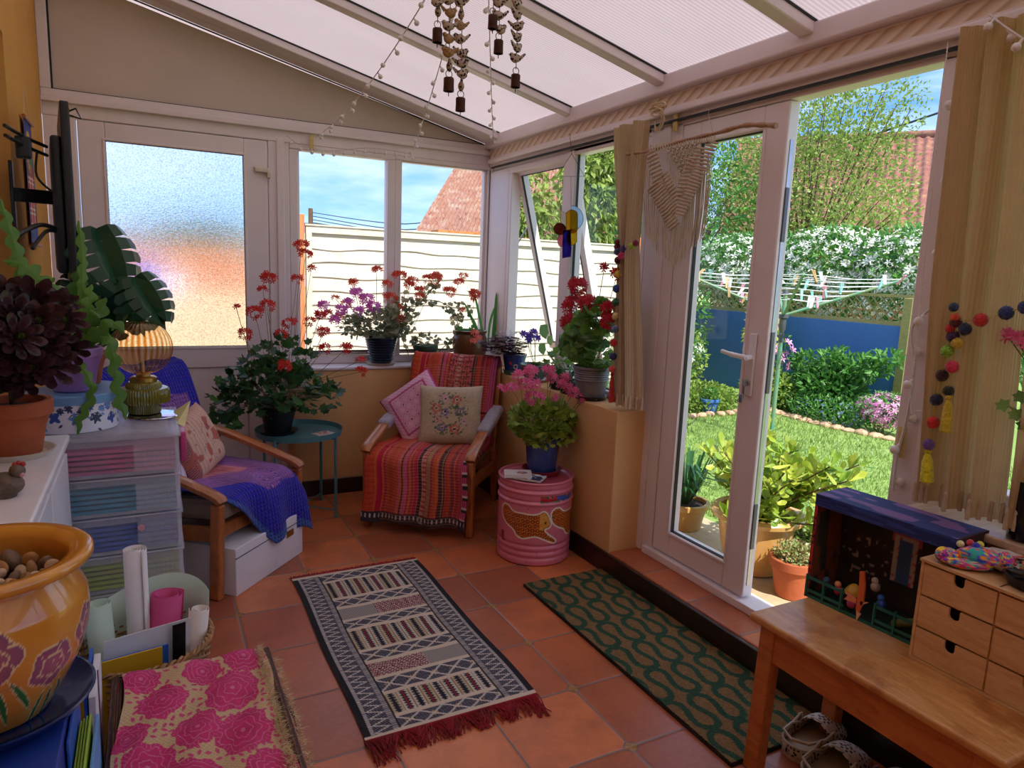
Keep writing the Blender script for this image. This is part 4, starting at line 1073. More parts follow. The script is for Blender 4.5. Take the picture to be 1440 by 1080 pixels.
c1 = thing('armchair', 'wooden armchair with beige corduroy seat and a blue crocheted throw', 'armchair', (.17, 3.46, 0), rad(47.5))
arm_chair(c1, M['greycord'])
def knitmat():
    m, nt, b = M_('crochet_wool'); a = nt.new('ShaderNodeVertexColor', layer_name='pattern').outputs[0]
    v = nt.coord(); h = nt.m('MULTIPLY', nt.wave(17, v, .6, 'X'), nt.wave(17, v, .6, 'Z'))
    nt.set(b, 'Base Color', nt.mix(nt.m('MULTIPLY', h, .35), a, (.01, .008, .03, 1))); b.inputs['Roughness'].default_value = 1; nt.set(b, 'Normal', nt.bump(h, .9, .006))
    b.inputs['Sheen Weight'].default_value = .1; return m
M['knit'] = knitmat()
def crochet(u, v):
    r = max(abs(u-.52)*1.25, abs(v-.60)*1.9)   # rings of a granny square
    k = int(r*17)
    pal = ['#e9a7a0', '#e27f78', '#d86a70', '#e08a9a', '#8a4ab0', '#7a4cc0', '#6a45b8', '#5a3ab0', '#3028b8', '#2420b4', '#2320b0', '#201ca8', '#3a58a8', '#241cb0', '#2018a0', '#201c9c', '#2018a0', '#201898']
    c = C(pal[min(k, len(pal)-1)])
    if 4 <= k <= 7 and (int(u*90)+int(v*150)) % 2: c = C('#c07ab0')
    return mixc(c, C('#100850'), .35*vn(u*130, v*220))
P1 = [(.47, .56), (.455, .70), (.42, .84), (.385, .908), (.35, .915), (.30, .87), (.25, .76), (.215, .66), (.18, .56), (.13, .475), (.06, .438), (-.10, .436), (-.25, .438), (-.32, .425), (-.358, .385), (-.372, .31), (-.38, .22), (-.385, .14)]
pf1, PL1 = proftab(P1)
def cfn1(u, v):
    lim = 1.0 if u > .5 else .82+.18*u/.5
    p = pf1(v*lim).copy(); t = (u-.5)*2; x = .02+t*.285+.012*math.sin(v*12)
    fr = cl((v-.8)/.2); ed = cl((t-.80)/.20)
    if v > .5: p.z -= .10*ed**1.3*(1-fr*.5); x += .018*ed
    p.y -= .02*math.sin(u*14)*fr; p.z += .006*math.sin(u*17+v*9)
    if v < .25: p.y += .02*abs(t)
    x -= .10*cl((v-.75)/.25)*(1-u)*0
    return V((x, p.y-.012, p.z+.010))
b = MB(); b.grid(cfn1, 90, 200, 0, crochet); t_ = b.build('crochet_blanket', M['knit'], None, ang=80, solid=.006); t_.location = c1.location; t_.rotation_euler = c1.rotation_euler
tag(t_, 'royal blue, purple and coral crocheted blanket over the armchair beside the drawer tower', 'blanket')
cm = chairM(c1); L1 = lambda x, y, z: cm @ V((x, y, z)); D1 = lambda x, y, z: cm.to_3x3() @ V((x, y, z))
def knitcush(u, v):
    c = mixc(C('#d6a58c'), C('#e6c6b4'), ((u*46) % 1 > .5)*.6+.2*vn(u*60, v*60))
    for cx, cy in ((.32, .72), (.5, .70), (.66, .68), (.40, .45), (.62, .42), (.5, .2)):
        if abs(u-cx) < .06 and abs(v-cy) < .055:
            a = abs(u-cx)/.06; q = abs(v-cy)/.055
            if abs(a-q) < .22 and int((u+v)*90) % 2: return C('#2d2a55')
    if vn(u*9, v*9, 4) > .72: return C('#c06a58')
    if u < .12: return C('#8a3a40') if (int(u*80)+int(v*60)) % 2 else C('#c48a80')
    return c
place_pillow('peach knitted cushion with dark blue figures on the blue-throw armchair', L1(.02, .02, .575), D1(.86, -.35, .35), D1(.18, -1, .38), .33, .31, .13, knitcush, m='cush')
def palecush(u, v): return mixc(C('#d8c0d8'), C('#e8dcec'), vn(u*8, v*8)) if h01(int(u*14), int(v*14)) > .14 else C('#c8a0cc')
place_pillow('pale pink speckled cushion behind the knitted one on the blue-throw armchair', L1(-.20, .00, .53), D1(.55, -.62, .3), D1(.50, -.75, .45), .30, .32, .10, palecush)
# white box under that chair
r_ = thing('storage_box', 'plain white storage box with a small brass label holder under the armchair', 'box', (.17+.08, 3.46-.06, 0), rad(47.5))
b = MB(); b.rbox(-.26, -.29, .0, .26, .20, .215, .004); b.build('box_body', M['white'], r_)
b = MB(); b.box(.12, -.294, .125, .175, -.289, .155); b.build('label_holder', mat('brass', C('#b08a50'), .35, .8), r_)
b = MB(); b.box(-.262, -.292, .17, .262, -.288, .173); b.build('lid_line', M['seal'], r_)

# ---- teal side table
r_ = thing('side_table', 'round teal metal tray table between the two armchairs', 'side table', (.735, 3.975, 0))
TZ = .475
b = MB(); b.lathe([(0, TZ), (.222, TZ), (.232, TZ+.004), (.238, TZ+.028), (.2405, TZ+.028), (.236, TZ-.003), (.22, TZ-.006), (0, TZ-.006)], n=64); b.build('tray_top', M['teal'], r_)
for a in (-43, 47, 137, 227):
    b = MB(); q = V((math.cos(rad(a))*.232, math.sin(rad(a))*.232, 0)); b.tube([q, q+V((0, 0, TZ+.01))], .0085, 10); b.build('leg', M['teal'], r_)
b = MB()
for a in (-43, 47): 
    q = V((math.cos(rad(a))*.232, math.sin(rad(a))*.232, 0)); b.tube([q+V((0, 0, .045)), -q+V((0, 0, .045))], .004, 6)
    b.tube([q+V((0, 0, TZ-.012)), -q+V((0, 0, TZ-.012))], .006, 6)
b.build('cross_bar', M['teal'], r_)
def cardcol(u, v): return C('#cfc2b8') if vn(u*9, v*9) < .55 else C('#b06a60')
M['card'] = vcolmat('printed_card', .7, .1, fine=.05)
def slab(name, label, cat, c, rz, w, h, t, m, cfn=None, rx=0, grp=None):
    b = MB()
    if cfn: b.box(-w/2, -h/2, 0, w/2, h/2, t*.96); b.grid(lambda u, v: (-w/2+u*w, -h/2+v*h, t), 40, 40, 0, cfn)
    else: b.box(-w/2, -h/2, 0, w/2, h/2, t)
    if cfn: 
        for i in range(8): b.c[i] = C('#d9d4cc')
    o = b.build(name, m, None, smooth=False); o.location = c; o.rotation_euler = (rx, 0, rz); return tag(o, label, cat, grp)
slab('postcard', 'white patterned card at the front of the teal tray table', 'card', (.70, 3.80, TZ), rad(-20), .13, .06, .003, M['card'], cardcol)
slab('paper_coaster', 'lace-patterned coaster near the right side of the teal tray table', 'coaster', (.86, 3.91, TZ), rad(25), .11, .09, .003, M['card'], cardcol)

# ---- pink painted drum
DR, DH = .188, .425
DC = V((1.718, 2.955, 0))
def drumang(a): return (a+PI) % (2*PI)-PI
PINK, PINK2 = C('#d9788c'), C('#c9586e')
# leopard outline in (arc metres, z), facing right
LEO0 = [(-.155, .262), (-.135, .286), (-.105, .284), (-.085, .262), (-.04, .262), (.00, .258), (.035, .262), (.058, .278), (.075, .264), (.088, .232), (.095, .214), (.082, .198), (.060, .196), (.078, .172), (.118, .146), (.122, .132), (.108, .128), (.070, .146), (.030, .164), (.0, .158), (-.03, .148), (-.06, .156), (-.075, .184), (-.11, .196), (-.145, .22)]
LEO = [(x*1.14, .205+(z-.205)*1.14) for x, z in LEO0]
for _ in range(2): LEO = [p for i in range(len(LEO)) for p in ((LEO[i][0]*.75+LEO[(i+1) % len(LEO)][0]*.25, LEO[i][1]*.75+LEO[(i+1) % len(LEO)][1]*.25), (LEO[i][0]*.25+LEO[(i+1) % len(LEO)][0]*.75, LEO[i][1]*.25+LEO[(i+1) % len(LEO)][1]*.75))]
def inpoly(x, y, P):
    c = False; j = len(P)-1
    for i in range(len(P)):
        if (P[i][1] > y) != (P[j][1] > y) and x < (P[j][0]-P[i][0])*(y-P[i][1])/(P[j][1]-P[i][1])+P[i][0]: c = not c
        j = i
    return c
def pdist(x, y, P):
    m_ = 9
    for i in range(len(P)):
        ax, ay = P[i]; bx, by = P[(i+1) % len(P)]; dx, dy = bx-ax, by-ay; t = cl(((x-ax)*dx+(y-ay)*dy)/(dx*dx+dy*dy+1e-12)); m_ = min(m_, math.hypot(x-ax-t*dx, y-ay-t*dy))
    return m_
DA0 = math.atan2(-2.955, -1.718)-.02   # direction of the viewer from the drum
def drumcol(a, i, z):
    s_ = drumang(a-DA0)*DR
    c = mixc(PINK, PINK2, .25*vn(s_*40, z*40))
    for off in (-.015, .262):
        x = s_-off
        if -.19 < x < .16 and .10 < z < .30:
            ins = inpoly(x, z, LEO); d = pdist(x, z, LEO)
            if ins and d > .003:
                if x > .045 and z > .19: 
                    if math.hypot(x-.076, z-.226) < .006: return C('#203018')
                    return mixc(C('#d98a2c'), C('#e9b050'), vn(x*90, z*90)) if d > .006 else C('#8a4a1c')
                gx, gz = x/.025, z/.022; gx += .5*(int(math.floor(gz)) % 2); fx, fz = gx % 1-.5, gz % 1-.5; q = math.hypot(fx, fz)
                if .24 < q < .42: return C('#4a140c')
                return mixc(C('#d87c2c'), C('#c05e20'), vn(x*60, z*60))
            if d < .0045: return C('#efe6d0')
    if .325 < z < .36 and .03 < s_ < .24:
        n = vn(s_*110, z*110, 2); e = abs(z-.343-.005*math.sin(s_*60))
        if e < .011+.004*math.sin(s_*260): return C('#c8283c') if s_ < .12 else C('#2a58b8')
        if e < .021 and n > .40: return C('#2f6a3a')
    if h01(int(math.floor(s_/.05)), int(math.floor(z/.045))) > .55 and math.hypot((s_/.05) % 1-.5, ((z/.045) % 1-.5)*.9) < .055: return C('#b8284c')
    if .10 < z < .155 and -.19 < s_ < -.165: return C('#8a2030')
    return c
prof = [(DR-.01, 0), (DR, .008)]
for i in range(1, 170):
    z = .008+(DH-.02)*i/170; r = DR
    for zc in (.055, .105, .325+.035, .40): r -= 0
    for zc in (.040, .072, .104): r += -.006*math.exp(-((z-zc)/.008)**2)
    for zc in (.318, .372): r += .006*math.exp(-((z-zc)/.008)**2)-.004*math.exp(-((z-zc-.013)/.006)**2)
    prof.append((r, z))
prof += [(DR+.003, DH-.010), (DR+.005, DH-.004), (DR+.003, DH), (DR-.006, DH), (DR-.009, DH-.012), (DR-.02, DH-.016)]
r_ = thing('painted_oil_drum', 'pink metal drum table painted with leopards and a flower band', 'drum table', DC)
M['drum'] = vcolmat('pink_enamel_paint', .32, .04, fine=.02, coat=.4)
b = MB(); b.lathe(prof, n=420, cfn=drumcol); b.f.pop(); b.mi.pop(); b.build('drum_body', M['drum'], r_, ang=70)
b = MB(); b.lathe([(0, DH-.016), (DR-.018, DH-.016), (DR-.018, DH-.03)], n=48); b.f.pop(); b.build('drum_lid', mat('deep_pink_enamel', C('#c4566e'), .35, var=.12, coat=.3), r_)

# ---- clear plastic drawer tower
TX0, TX1, TY0, TY1 = -.39, .075, 2.62, 3.08
M['cloudy'] = clearmat('cloudy_clear_plastic', C('#e6e6ee'), .26)
M['cloudy2'] = clearmat('clear_plastic_window', C('#e6e8f0'), .09, .12)
r_ = thing('plastic_drawer_tower', 'stack of clear plastic drawers full of pink, teal, blue and lime folders', 'storage drawers', ((TX0+TX1)/2, TY0, 0)); ox, oy = -(TX0+TX1)/2, -TY0
cols = ['#a8a83c', '#b2be3c', '#bccc44', '#2a64c8', '#26a0bc', '#ee6a9c']
PH = .137
for i in range(6):
    z0 = .008+i*PH; z1 = z0+PH-.006; x0, x1 = TX0+ox, TX1+ox; y1 = TY1+oy
    b = MB()
    b.box(x0, -.004, z1-.026, x1, 0, z1); b.box(x1-.14, -.004, z0, x1, 0, z1-.026); b.box(x0, -.004, z0, x1-.14, 0, z0+.012); b.box(x0, -.004, z0, x0+.03, 0, z1)
    b.rbox(x1-.012, -.006, z0, x1, y1, z1, .005); b.box(x0, 0, z0, x0+.006, y1, z1); b.box(x0, y1-.006, z0, x1, y1, z1)
    b.box(x0-.004, -.010, z1-.005, x1+.006, y1, z1+.001)
    dr = b.build('drawer', M['cloudy'], r_, bevel=.002)
    b = MB()
    for k in range(4): b.box(x0+.06+k*.09, -.007, z1-.026, x0+.0625+k*.09, -.004, z1-.002)
    for kx in range(7):
        for kz in range(5): b.box(x1-.115+kx*.014, -.0055, z0+.03+kz*.014, x1-.112+kx*.014, -.004, z0+.033+kz*.014)
    b.build('ribs', M['cloudy'], dr, smooth=False)
    MB().box(x0+.03, -.002, z0+.012, x1-.14, -.001, z1-.026).build('drawer_window', M['cloudy2'], dr, smooth=False)
    b = MB(); cc = C(cols[i]); 
    for k in range(5):
        zz = z0+.008+k*.018; b.box(x0+.012, .012+.004*h01(k, i), zz, x1-.016+.004*h01(i, k), y1-.02, zz+.011)
    b.build('folders', mat('folder_colour_%d' % i, cc, .45, var=.22, vscale=5), dr, smooth=False)
TZT = .008+6*PH
b = MB(); b.rbox(TX0+ox-.004, -.012, TZT-.006, TX1+ox+.008, TY1+oy+.004, TZT+.006, .004); b.rbox(TX0+ox+.03, .03, TZT, TX1+ox-.03, TY1+oy-.03, TZT+.010, .004); b.build('lid', M['cloudy'], r_, smooth=True)
TZT += .010
b = MB(); b.cyl((TX1+ox-.128, -.006, .505), (TX1+ox-.128, -.011, .505), .011, .011, 16); b.build('badge', mat('pink_badge', C('#e0a0a8'), .4), r_)
b = MB(); b.rbox(TX1+ox+.006, .05, TZT-.125, TX1+ox+.026, .24, TZT-.018, .006); tag(b.build('folder_pouch', mat('magenta_plastic', C('#d04a86'), .3), None), 'glossy magenta pouch hanging on the side of the drawer tower', 'pouch').location = (-ox, -oy, 0)
b = MB(); b.add([V((.075, 2.78, TZT-.01)), V((.10, 2.76, TZT-.02)), V((.13, 2.93, TZT+.045)), V((.07, 2.93, TZT+.006))], [(0, 1, 2, 3)])
tag(b.build('sticky_note', mat('pale_yellow_paper', C('#e6e0a0'), .8), None, smooth=False, solid=.001), 'pale yellow paper sticking up at the corner of the drawer tower', 'paper')
# white cabinet by the house wall
r_ = thing('white_cabinet', 'white painted cabinet along the house wall beside the drawer tower', 'cabinet', (-.345, 2.12, 0))
b = MB(); b.rbox(-.098, -.43, .0, .085, .43, .838, .004); b.build('carcass', M['white'], r_)
b = MB(); b.rbox(-.10, -.45, .838, .105, .45, .862, .008); b.build('worktop', M['white'], r_)
for k in (0, 1):
    b = MB(); b.rbox(.085, -.42+k*.42, .05, .098, -.01+k*.42, .81, .004); d_ = b.build('door', M['white'], r_)
    b = MB(); b.sphere((.108, -.06 if k == 0 else .04, .45), .012, 10); b.build('knob', M['steel'], d_)
r_ = thing('white_box', 'upright white cardboard box behind the drawer tower', 'box', (-.27, 3.28, 0))
b = MB(); b.rbox(-.15, -.16, 0, .14, .12, .862, .005); b.build('box_body', M['white'], r_); b = MB(); b.rbox(-.152, -.162, .83, .142, .122, .866, .005); b.build('box_lid', M['white'], r_)

# ---- bench on the right
M['oak'] = woodmat('worn_honey_oak', C('#a8682f'), C('#d8a566'), 3.5, rough=.38, coat=.15, stretch=(7, 1.2, 7))
def wear(m):
    nt = Nt(m); b = nt.n['Principled BSDF']; src = b.inputs['Base Color'].links[0].from_socket
    f = nt.ramp(nt.noise(9, 4), [(.52, (0, 0, 0, 1)), (.62, (.55, .55, .55, 1))]); c = nt.mix(f, src, C('#8f4f22'))
    g = nt.ramp(nt.noise(5, 5, nt.mapping(nt.coord(), (1, 1, 1), (4, 2, 0))), [(.55, (0, 0, 0, 1)), (.7, (.5, .5, .5, 1))]); nt.set(b, 'Base Color', nt.mix(g, c, C('#c9a98a')))
wear(M['oak'])
M['oak2'] = woodmat('orange_brown_wood', C('#9a5228'), C('#c27a40'), 3.5, rough=.38, coat=.2, stretch=(7, 1.2, 7))
BZ = .485
r_ = thing('wooden_bench', 'worn honey-coloured wooden school bench inside the doorway', 'bench', (1.69, .99, 0))
b = MB(); b.rbox(-.18, -.345, BZ-.024, .225, .345, BZ, .009, seg=3); bt = b.build('bench_top', M['oak'], r_)
stn = MB()
for cx, cy, r in ((-.02, .22, .026), (-.06, .13, .022), (-.09, .03, .024)):
    pass
b = MB(); b.box(-.155, -.31, BZ-.125, -.135, .30, BZ-.024); b.build('apron', M['oak2'], r_)
b = MB(); b.box(-.15, .285, BZ-.125, .19, .305, BZ-.024); b.box(-.15, -.31, BZ-.125, .19, -.29, BZ-.024); b.build('end_apron', M['oak2'], r_)
b = MB(); b.box(.18, -.31, BZ-.125, .20, .30, BZ-.024); b.build('back_apron', M['oak2'], r_)
for x, y in ((-.14, .29), (.185, .29), (-.14, -.30), (.185, -.30)):
    b = MB(); b.bar((x-.004 if x < 0 else x, y+.012 if y > 0 else y, 0), (x, y, BZ-.024), .042, .05, up=V((0, 1, 0)), b=.005); b.build('leg', M['oak2'], r_)
# ================================================================ PLANTS AND THINGS INDOORS
I = {}
I['ger'] = leafmat('geranium_leaves', [C('#3c6a34'), C('#2a5230'), C('#4f7f3c'), C('#234a2c')], trans=.3)
I['gerl'] = leafmat('fresh_geranium_leaves', [C('#5f8f38'), C('#7fa845'), C('#466f34'), C('#93b552')], trans=.35)
I['varieg'] = leafmat('variegated_leaves', [C('#a8a884'), C('#c9c4a0'), C('#7f8a66'), C('#5f7350')], trans=.35)
I['ivy'] = leafmat('lime_ivy_leaves', [C('#8fa83a'), C('#a9bf4c'), C('#6b8c34'), C('#c2c95e')], trans=.35)
I['red'] = leafmat('scarlet_petals', [C('#e0281c'), C('#c81c20'), C('#f04a30')], trans=.3, rough=.6)
I['crim'] = leafmat('crimson_petals', [C('#c80f24'), C('#a80c22'), C('#e02038')], trans=.25, rough=.6)
I['coral'] = leafmat('coral_petals', [C('#e0503a'), C('#d8402c'), C('#ee7a5c')], trans=.35, rough=.6)
I['pink'] = leafmat('hot_pink_petals', [C('#f0609a'), C('#f58ab8'), C('#e0407c')], trans=.3, rough=.6)
I['cerise'] = leafmat('magenta_petals', [C('#e86ad8'), C('#f29ae8'), C('#d84cc0')], trans=.35, rough=.6)
I['violet'] = leafmat('violet_petals', [C('#6a50d0'), C('#8468e0'), C('#5038b0')], trans=.3)
I['lilac'] = leafmat('pale_lilac_petals', [C('#e6dcf2'), C('#d6c6e8'), C('#f4eef8')], trans=.4)
I['oxal'] = leafmat('purple_oxalis_leaves', [C('#4a2038'), C('#6a3048'), C('#38182c')], trans=.3)
I['mons'] = leafmat('monstera_leaf', [C('#2a5a3a'), C('#1f4a34')], rough=.25, trans=.15)
I['cact'] = leafmat('fishbone_cactus', [C('#5f9438'), C('#7aac44'), C('#4a7c34')], rough=.35, trans=.25)
I['aeo'] = leafmat('aeonium_leaves', [C('#3a2228'), C('#4c2c34'), C('#2a181e'), C('#5a3840')], rough=.3, trans=.08)
I['aeoc'] = leafmat('aeonium_heart', [C('#5f7a3a'), C('#7a924a')], rough=.35, trans=.15)
I['strap'] = leafmat('strap_leaves', [C('#4f9a4a'), C('#6fb35a'), C('#3f7a40')], rough=.35, trans=.4)
M['navy'] = mat('navy_glazed_pot', C('#141b38'), .2, var=.2, coat=.4)
M['nearblack'] = mat('black_plastic_pot', C('#15171f'), .4, var=.2)
M['greenpot'] = mat('dark_green_plastic_pot', C('#2c4a3e'), .45)
M['brownpot'] = mat('brown_glazed_pot', C('#6a4426'), .3, var=.25, vscale=6, coat=.3)
M['bluepot'] = mat('blue_glazed_pot', C('#2a4a94'), .2, var=.25, vscale=6, coat=.5)
M['tealpot'] = mat('teal_glazed_pot', C('#4f8078'), .25, var=.18, vscale=6, coat=.4)
M['zinc'] = mat('grey_zinc_pot', C('#8a8890'), .5, .35, var=.15, vscale=6)
M['cream'] = mat('cream_ceramic', C('#ddd2c0'), .4)
M['lavpot'] = mat('lavender_glazed_pot', C('#9a72b4'), .3, var=.05, coat=.3)
M['redsauc'] = mat('red_glazed_saucer', C('#9c2a30'), .3, coat=.3)

def lobed(b, p, d, n, L, lobes=5, depth=.32, cup=.15, mi=0):
    """palmate leaf with rounded-pointed lobes; p is where the stalk joins"""
    d = V(d).normalized(); s = d.cross(n)
    if s.length < 1e-3: s = d.cross(V((1, .3, 0)))
    s.normalize(); n = s.cross(d); pts = [p]; m = lobes*2+1
    for i in range(m):
        a = (i/(m-1)-.5)*2*2.35; r = L*(.62 if i % 2 else .62*(1-depth)) if i not in (0, m-1) else L*.34
        c = p+d*L*.34; pts.append(c+(d*math.cos(a)+s*math.sin(a))*r+n*cup*L*(.3 if i % 2 else .05))
    pts.append(p+d*L*.34)
    k = len(pts)-1
    b.add(pts, [(k, i, i+1) for i in range(1, m)]+[(k, 0, 1), (k, m, 0)], mi)
def umbel(fl, st, base, tip, r, n, fs, petals=5, flat=.6):
    base, tip = V(base), V(tip); st.tube(bez([base, (base+tip)/2+rv(.01), tip], 3), .0016, 4)
    for i in range(int(n*1.5)):
        q = rv(1); q.z = abs(q.z)*.9+.05 if R.random() < .65 else q.z; q.normalize(); k = R.uniform(.75, 1.1); c = tip+V((q.x*r*k, q.y*r*k, q.z*r*max(flat, .75)*k))
        flower(fl, c, q*.6+V((-.25, -.7, .15)), fs*R.uniform(.95, 1.5), petals, 0, .2)
def plant(name, label, loc, cat='potted plant', group=None): return thing(name, label, cat, loc, 0, group)
def saucer(parent, m, r, z=0, h=.018):
    b = MB(); b.lathe([(0, z), (r*.8, z), (r, z+h), (r-.005, z+h), (r*.78, z+.006), (0, z+.006)], n=36); return b.build('saucer', m, parent)
def leafball(b, ells, n, L, lobes=5, shell=.45, up=.5):
    tot = sum(e[1][0]*e[1][1]*e[1][2] for e in ells)
    for c, r in ells:
        for _ in range(int(n*r[0]*r[1]*r[2]/tot)):
            p, q = inell(c, r, shell); lobed(b, p, q+V((0, 0, up*.3))+rv(.5), V((0, -.25, 1))+rv(.5)+q*.4, L*R.uniform(.65, 1.2), lobes)
def twigs(b, c0, ells, n, r=.0025, z0=0):
    for i in range(n):
        e = ells[i % len(ells)]; p, q = inell(e[0], (e[1][0]*.8, e[1][1]*.8, e[1][2]*.8)); s0 = V((R.uniform(-.03, .03), R.uniform(-.03, .03), z0))
        b.tube(bez([s0, (s0+p)/2+rv(.02)+V((0, 0, .01)), p], 4), [r*(1-.06*j) for j in range(9)], 5)
SZ = ZS+.006
sx = lambda px: at(px, 540, 'x', 2.0).y

# --- dark ivy-leaved geranium on the teal table
loc = V((.625, 4.01, TZ)); r_ = plant('potted_geranium', 'large dark-leaved geranium with red flowers in a black pot on the teal table', loc)
pot('pot', r_, M['nearblack'], .072, .098, .15, .006, .03, soilz=.13, z=.012); saucer(r_, M['nearblack'], .11)
b = MB(); e1 = [((-.02, -.02, .27), (.27, .20, .14)), ((.05, .02, .42), (.15, .13, .13)), ((-.24, -.04, .22), (.14, .12, .10)), ((.22, 0, .20), (.14, .12, .09)), ((-.12, .02, .36), (.14, .1, .08))]
leafball(b, e1, 560, .052, 5, .35); 
for i in range(26): lobed(b, V((R.uniform(-.36, -.2), R.uniform(-.1, .05), R.uniform(.02, .16))), V((-.6, -.3, -.6))+rv(.3), V((0, -.6, .6)), .05)
b.build('leaves', I['ger'], r_, smooth=False)
st = MB(); twigs(st, 0, e1, 34, .0035, .14)
for q in ((.10, -.05, .24), (.17, -.08, .22), (.05, -.1, .26)): st.tube(bez([(0, 0, .15), (.08, -.06, .20), q, (q[0]+.08, q[1], q[2]+.0)], 4), .006, 6)
fl = MB()
def wp(px, py, y): p = at(px, py, 'y', y)-loc; return p
for px, py, y, r, n in ((378, 390, 4.08, .038, 24), (370, 408, 4.08, .025, 8), (358, 440, 3.98, .045, 26), (375, 430, 4.0, .04, 20), (343, 470, 3.92, .035, 18), (400, 515, 3.80, .035, 18), (424, 345, 4.15, .04, 22), (430, 358, 4.12, .032, 14), (438, 377, 4.12, .022, 7), (418, 393, 4.1, .032, 12), (450, 443, 4.0, .03, 14), (455, 467, 3.95, .035, 18), (457, 490, 3.92, .03, 12), (488, 490, 3.85, .034, 18), (507, 507, 3.85, .024, 8), (508, 523, 3.82, .032, 14), (332, 432, 4.0, .016, 4), (408, 455, 4.0, .04, 12), (435, 452, 4.05, .03, 10), (396, 470, 3.95, .03, 8)):
    t_ = wp(px, py, y); umbel(fl, st, (t_.x*.45, t_.y*.4, .30), t_, r, n, .012)
fl.build('flowers', I['red'], r_, smooth=False); st.build('stems', mat('woody_geranium_stems', C('#8a7a58'), .7), r_)

# --- variegated geranium in the ribbed navy pot
loc = V((1.315, 4.315, SZ)); r_ = plant('potted_geranium', 'variegated geranium with pink and coral flowers in a ribbed navy pot', loc)
P = [(.062, .012), (.066, .016)]
for i in range(9): z = .022+i*.0165; rr = .068+.030*i/8; P += [(rr, z), (rr+.005, z+.006), (rr+.005, z+.010), (rr, z+.0155)]
P += [(.104, .172), (.104, .180), (.096, .180), (.094, .165), (.07, .06)]
MB().lathe(P, n=48).build('pot', M['navy'], r_); MB().lathe([(0, .160), (.092, .158), (.09, .15), (0, .15)], n=24).build('soil', M['soil'], r_)
saucer(r_, M['cream'], .095)
b = MB(); e1 = [((-.02, -.01, .27), (.20, .085, .085)), ((.10, -.01, .30), (.13, .08, .08)), ((-.19, -.02, .25), (.10, .07, .06)), ((.02, -.01, .22), (.11, .09, .05))]
leafball(b, e1, 520, .036, 5, .3); b.build('leaves', I['varieg'], r_, smooth=False)
st = MB(); twigs(st, 0, e1, 26, .0025, .15); fl = MB(); fp = MB()
for px, py, r, n in ((497, 398, .028, 12), (530, 380, .028, 12), (562, 388, .04, 22), (580, 395, .035, 16), (545, 400, .03, 14), (548, 420, .045, 24), (560, 435, .038, 18), (472, 420, .022, 6), (487, 428, .03, 10), (478, 445, .025, 8), (462, 440, .022, 8), (566, 450, .025, 8), (600, 392, .03, 12), (615, 388, .028, 10), (590, 408, .028, 10)):
    t_ = at(px, py, 'y', 4.33)-loc; umbel(fl, st, (t_.x*.6, t_.y*.5, .26), t_, r, n, .013)
for px, py, r, n in ((500, 412, .035, 20), (515, 420, .04, 22), (525, 432, .04, 22), (480, 435, .035, 16), (455, 430, .03, 14), (505, 438, .03, 12), (470, 450, .03, 12), (490, 425, .03, 12), (450, 442, .025, 8)):
    t_ = at(px, py, 'y', 4.27)-loc; umbel(fp, st, (t_.x*.6, t_.y*.5, .26), t_, r, n, .014)
fl.build('coral_flowers', I['coral'], r_, smooth=False); fp.build('pink_flowers', I['cerise'], r_, smooth=False); st.build('stems', G['stem'], r_)

# --- long arching variegated stem in the small green pot
loc = V((1.62, 4.325, SZ)); r_ = plant('potted_geranium', 'straggly geranium arching over a small dark green pot on the back sill', loc)
pot('pot', r_, M['greenpot'], .058, .080, .125, .004, .024)
b = MB(); leafball(b, [((0, -.01, .15), (.10, .06, .03))], 60, .038, 5, .2); st = MB(); fl = MB(); fo = MB()
def arch(pts, y=4.31): return bez([at(px, py, 'y', y)-loc for px, py in pts], 6)
a1 = arch([(605, 505), (640, 470), (640, 440), (622, 426), (600, 422), (578, 430)]); st.tube(a1, .003, 5)
a2 = arch([(590, 428), (600, 415), (618, 395)]); st.tube(a2, .004, 5)
a3 = arch([(575, 500), (565, 470), (572, 440), (568, 415)]); st.tube(a3, .0025, 5)
for q in a1[2:]+a3[4:]+a2[3:]:
    for _ in range(2): lobed(b, q+rv(.028), rv(1), V((0, -.8, .5))+rv(.4), R.uniform(.025, .04))
for px, py in ((636, 478), (642, 468), (630, 484), (648, 482), (645, 462), (560, 455), (582, 460), (558, 425), (640, 432), (655, 430), (645, 445), (662, 440), (650, 448), (575, 470)):
    for _ in range(4): lobed(b, at(px+R.uniform(-6, 6), py+R.uniform(-5, 5), 'y', 4.31)-loc, rv(1), V((0, -.8, .5)), .03)
for px, py, r, n in ((612, 392, .042, 24), (590, 417, .028, 12), (632, 410, .038, 20), (645, 398, .032, 14), (652, 388, .022, 8), (575, 400, .03, 12), (564, 448, .028, 12), (650, 437, .025, 8), (666, 418, .02, 5)):
    t_ = at(px, py, 'y', 4.30)-loc; umbel(fl, st, t_+V((0, .01, -.04)), t_, r, n, .013)
b.build('leaves', I['varieg'], r_, smooth=False); st.build('stems', mat('brown_stems', C('#7a6450'), .7), r_); fl.build('flowers', I['coral'], r_, smooth=False)

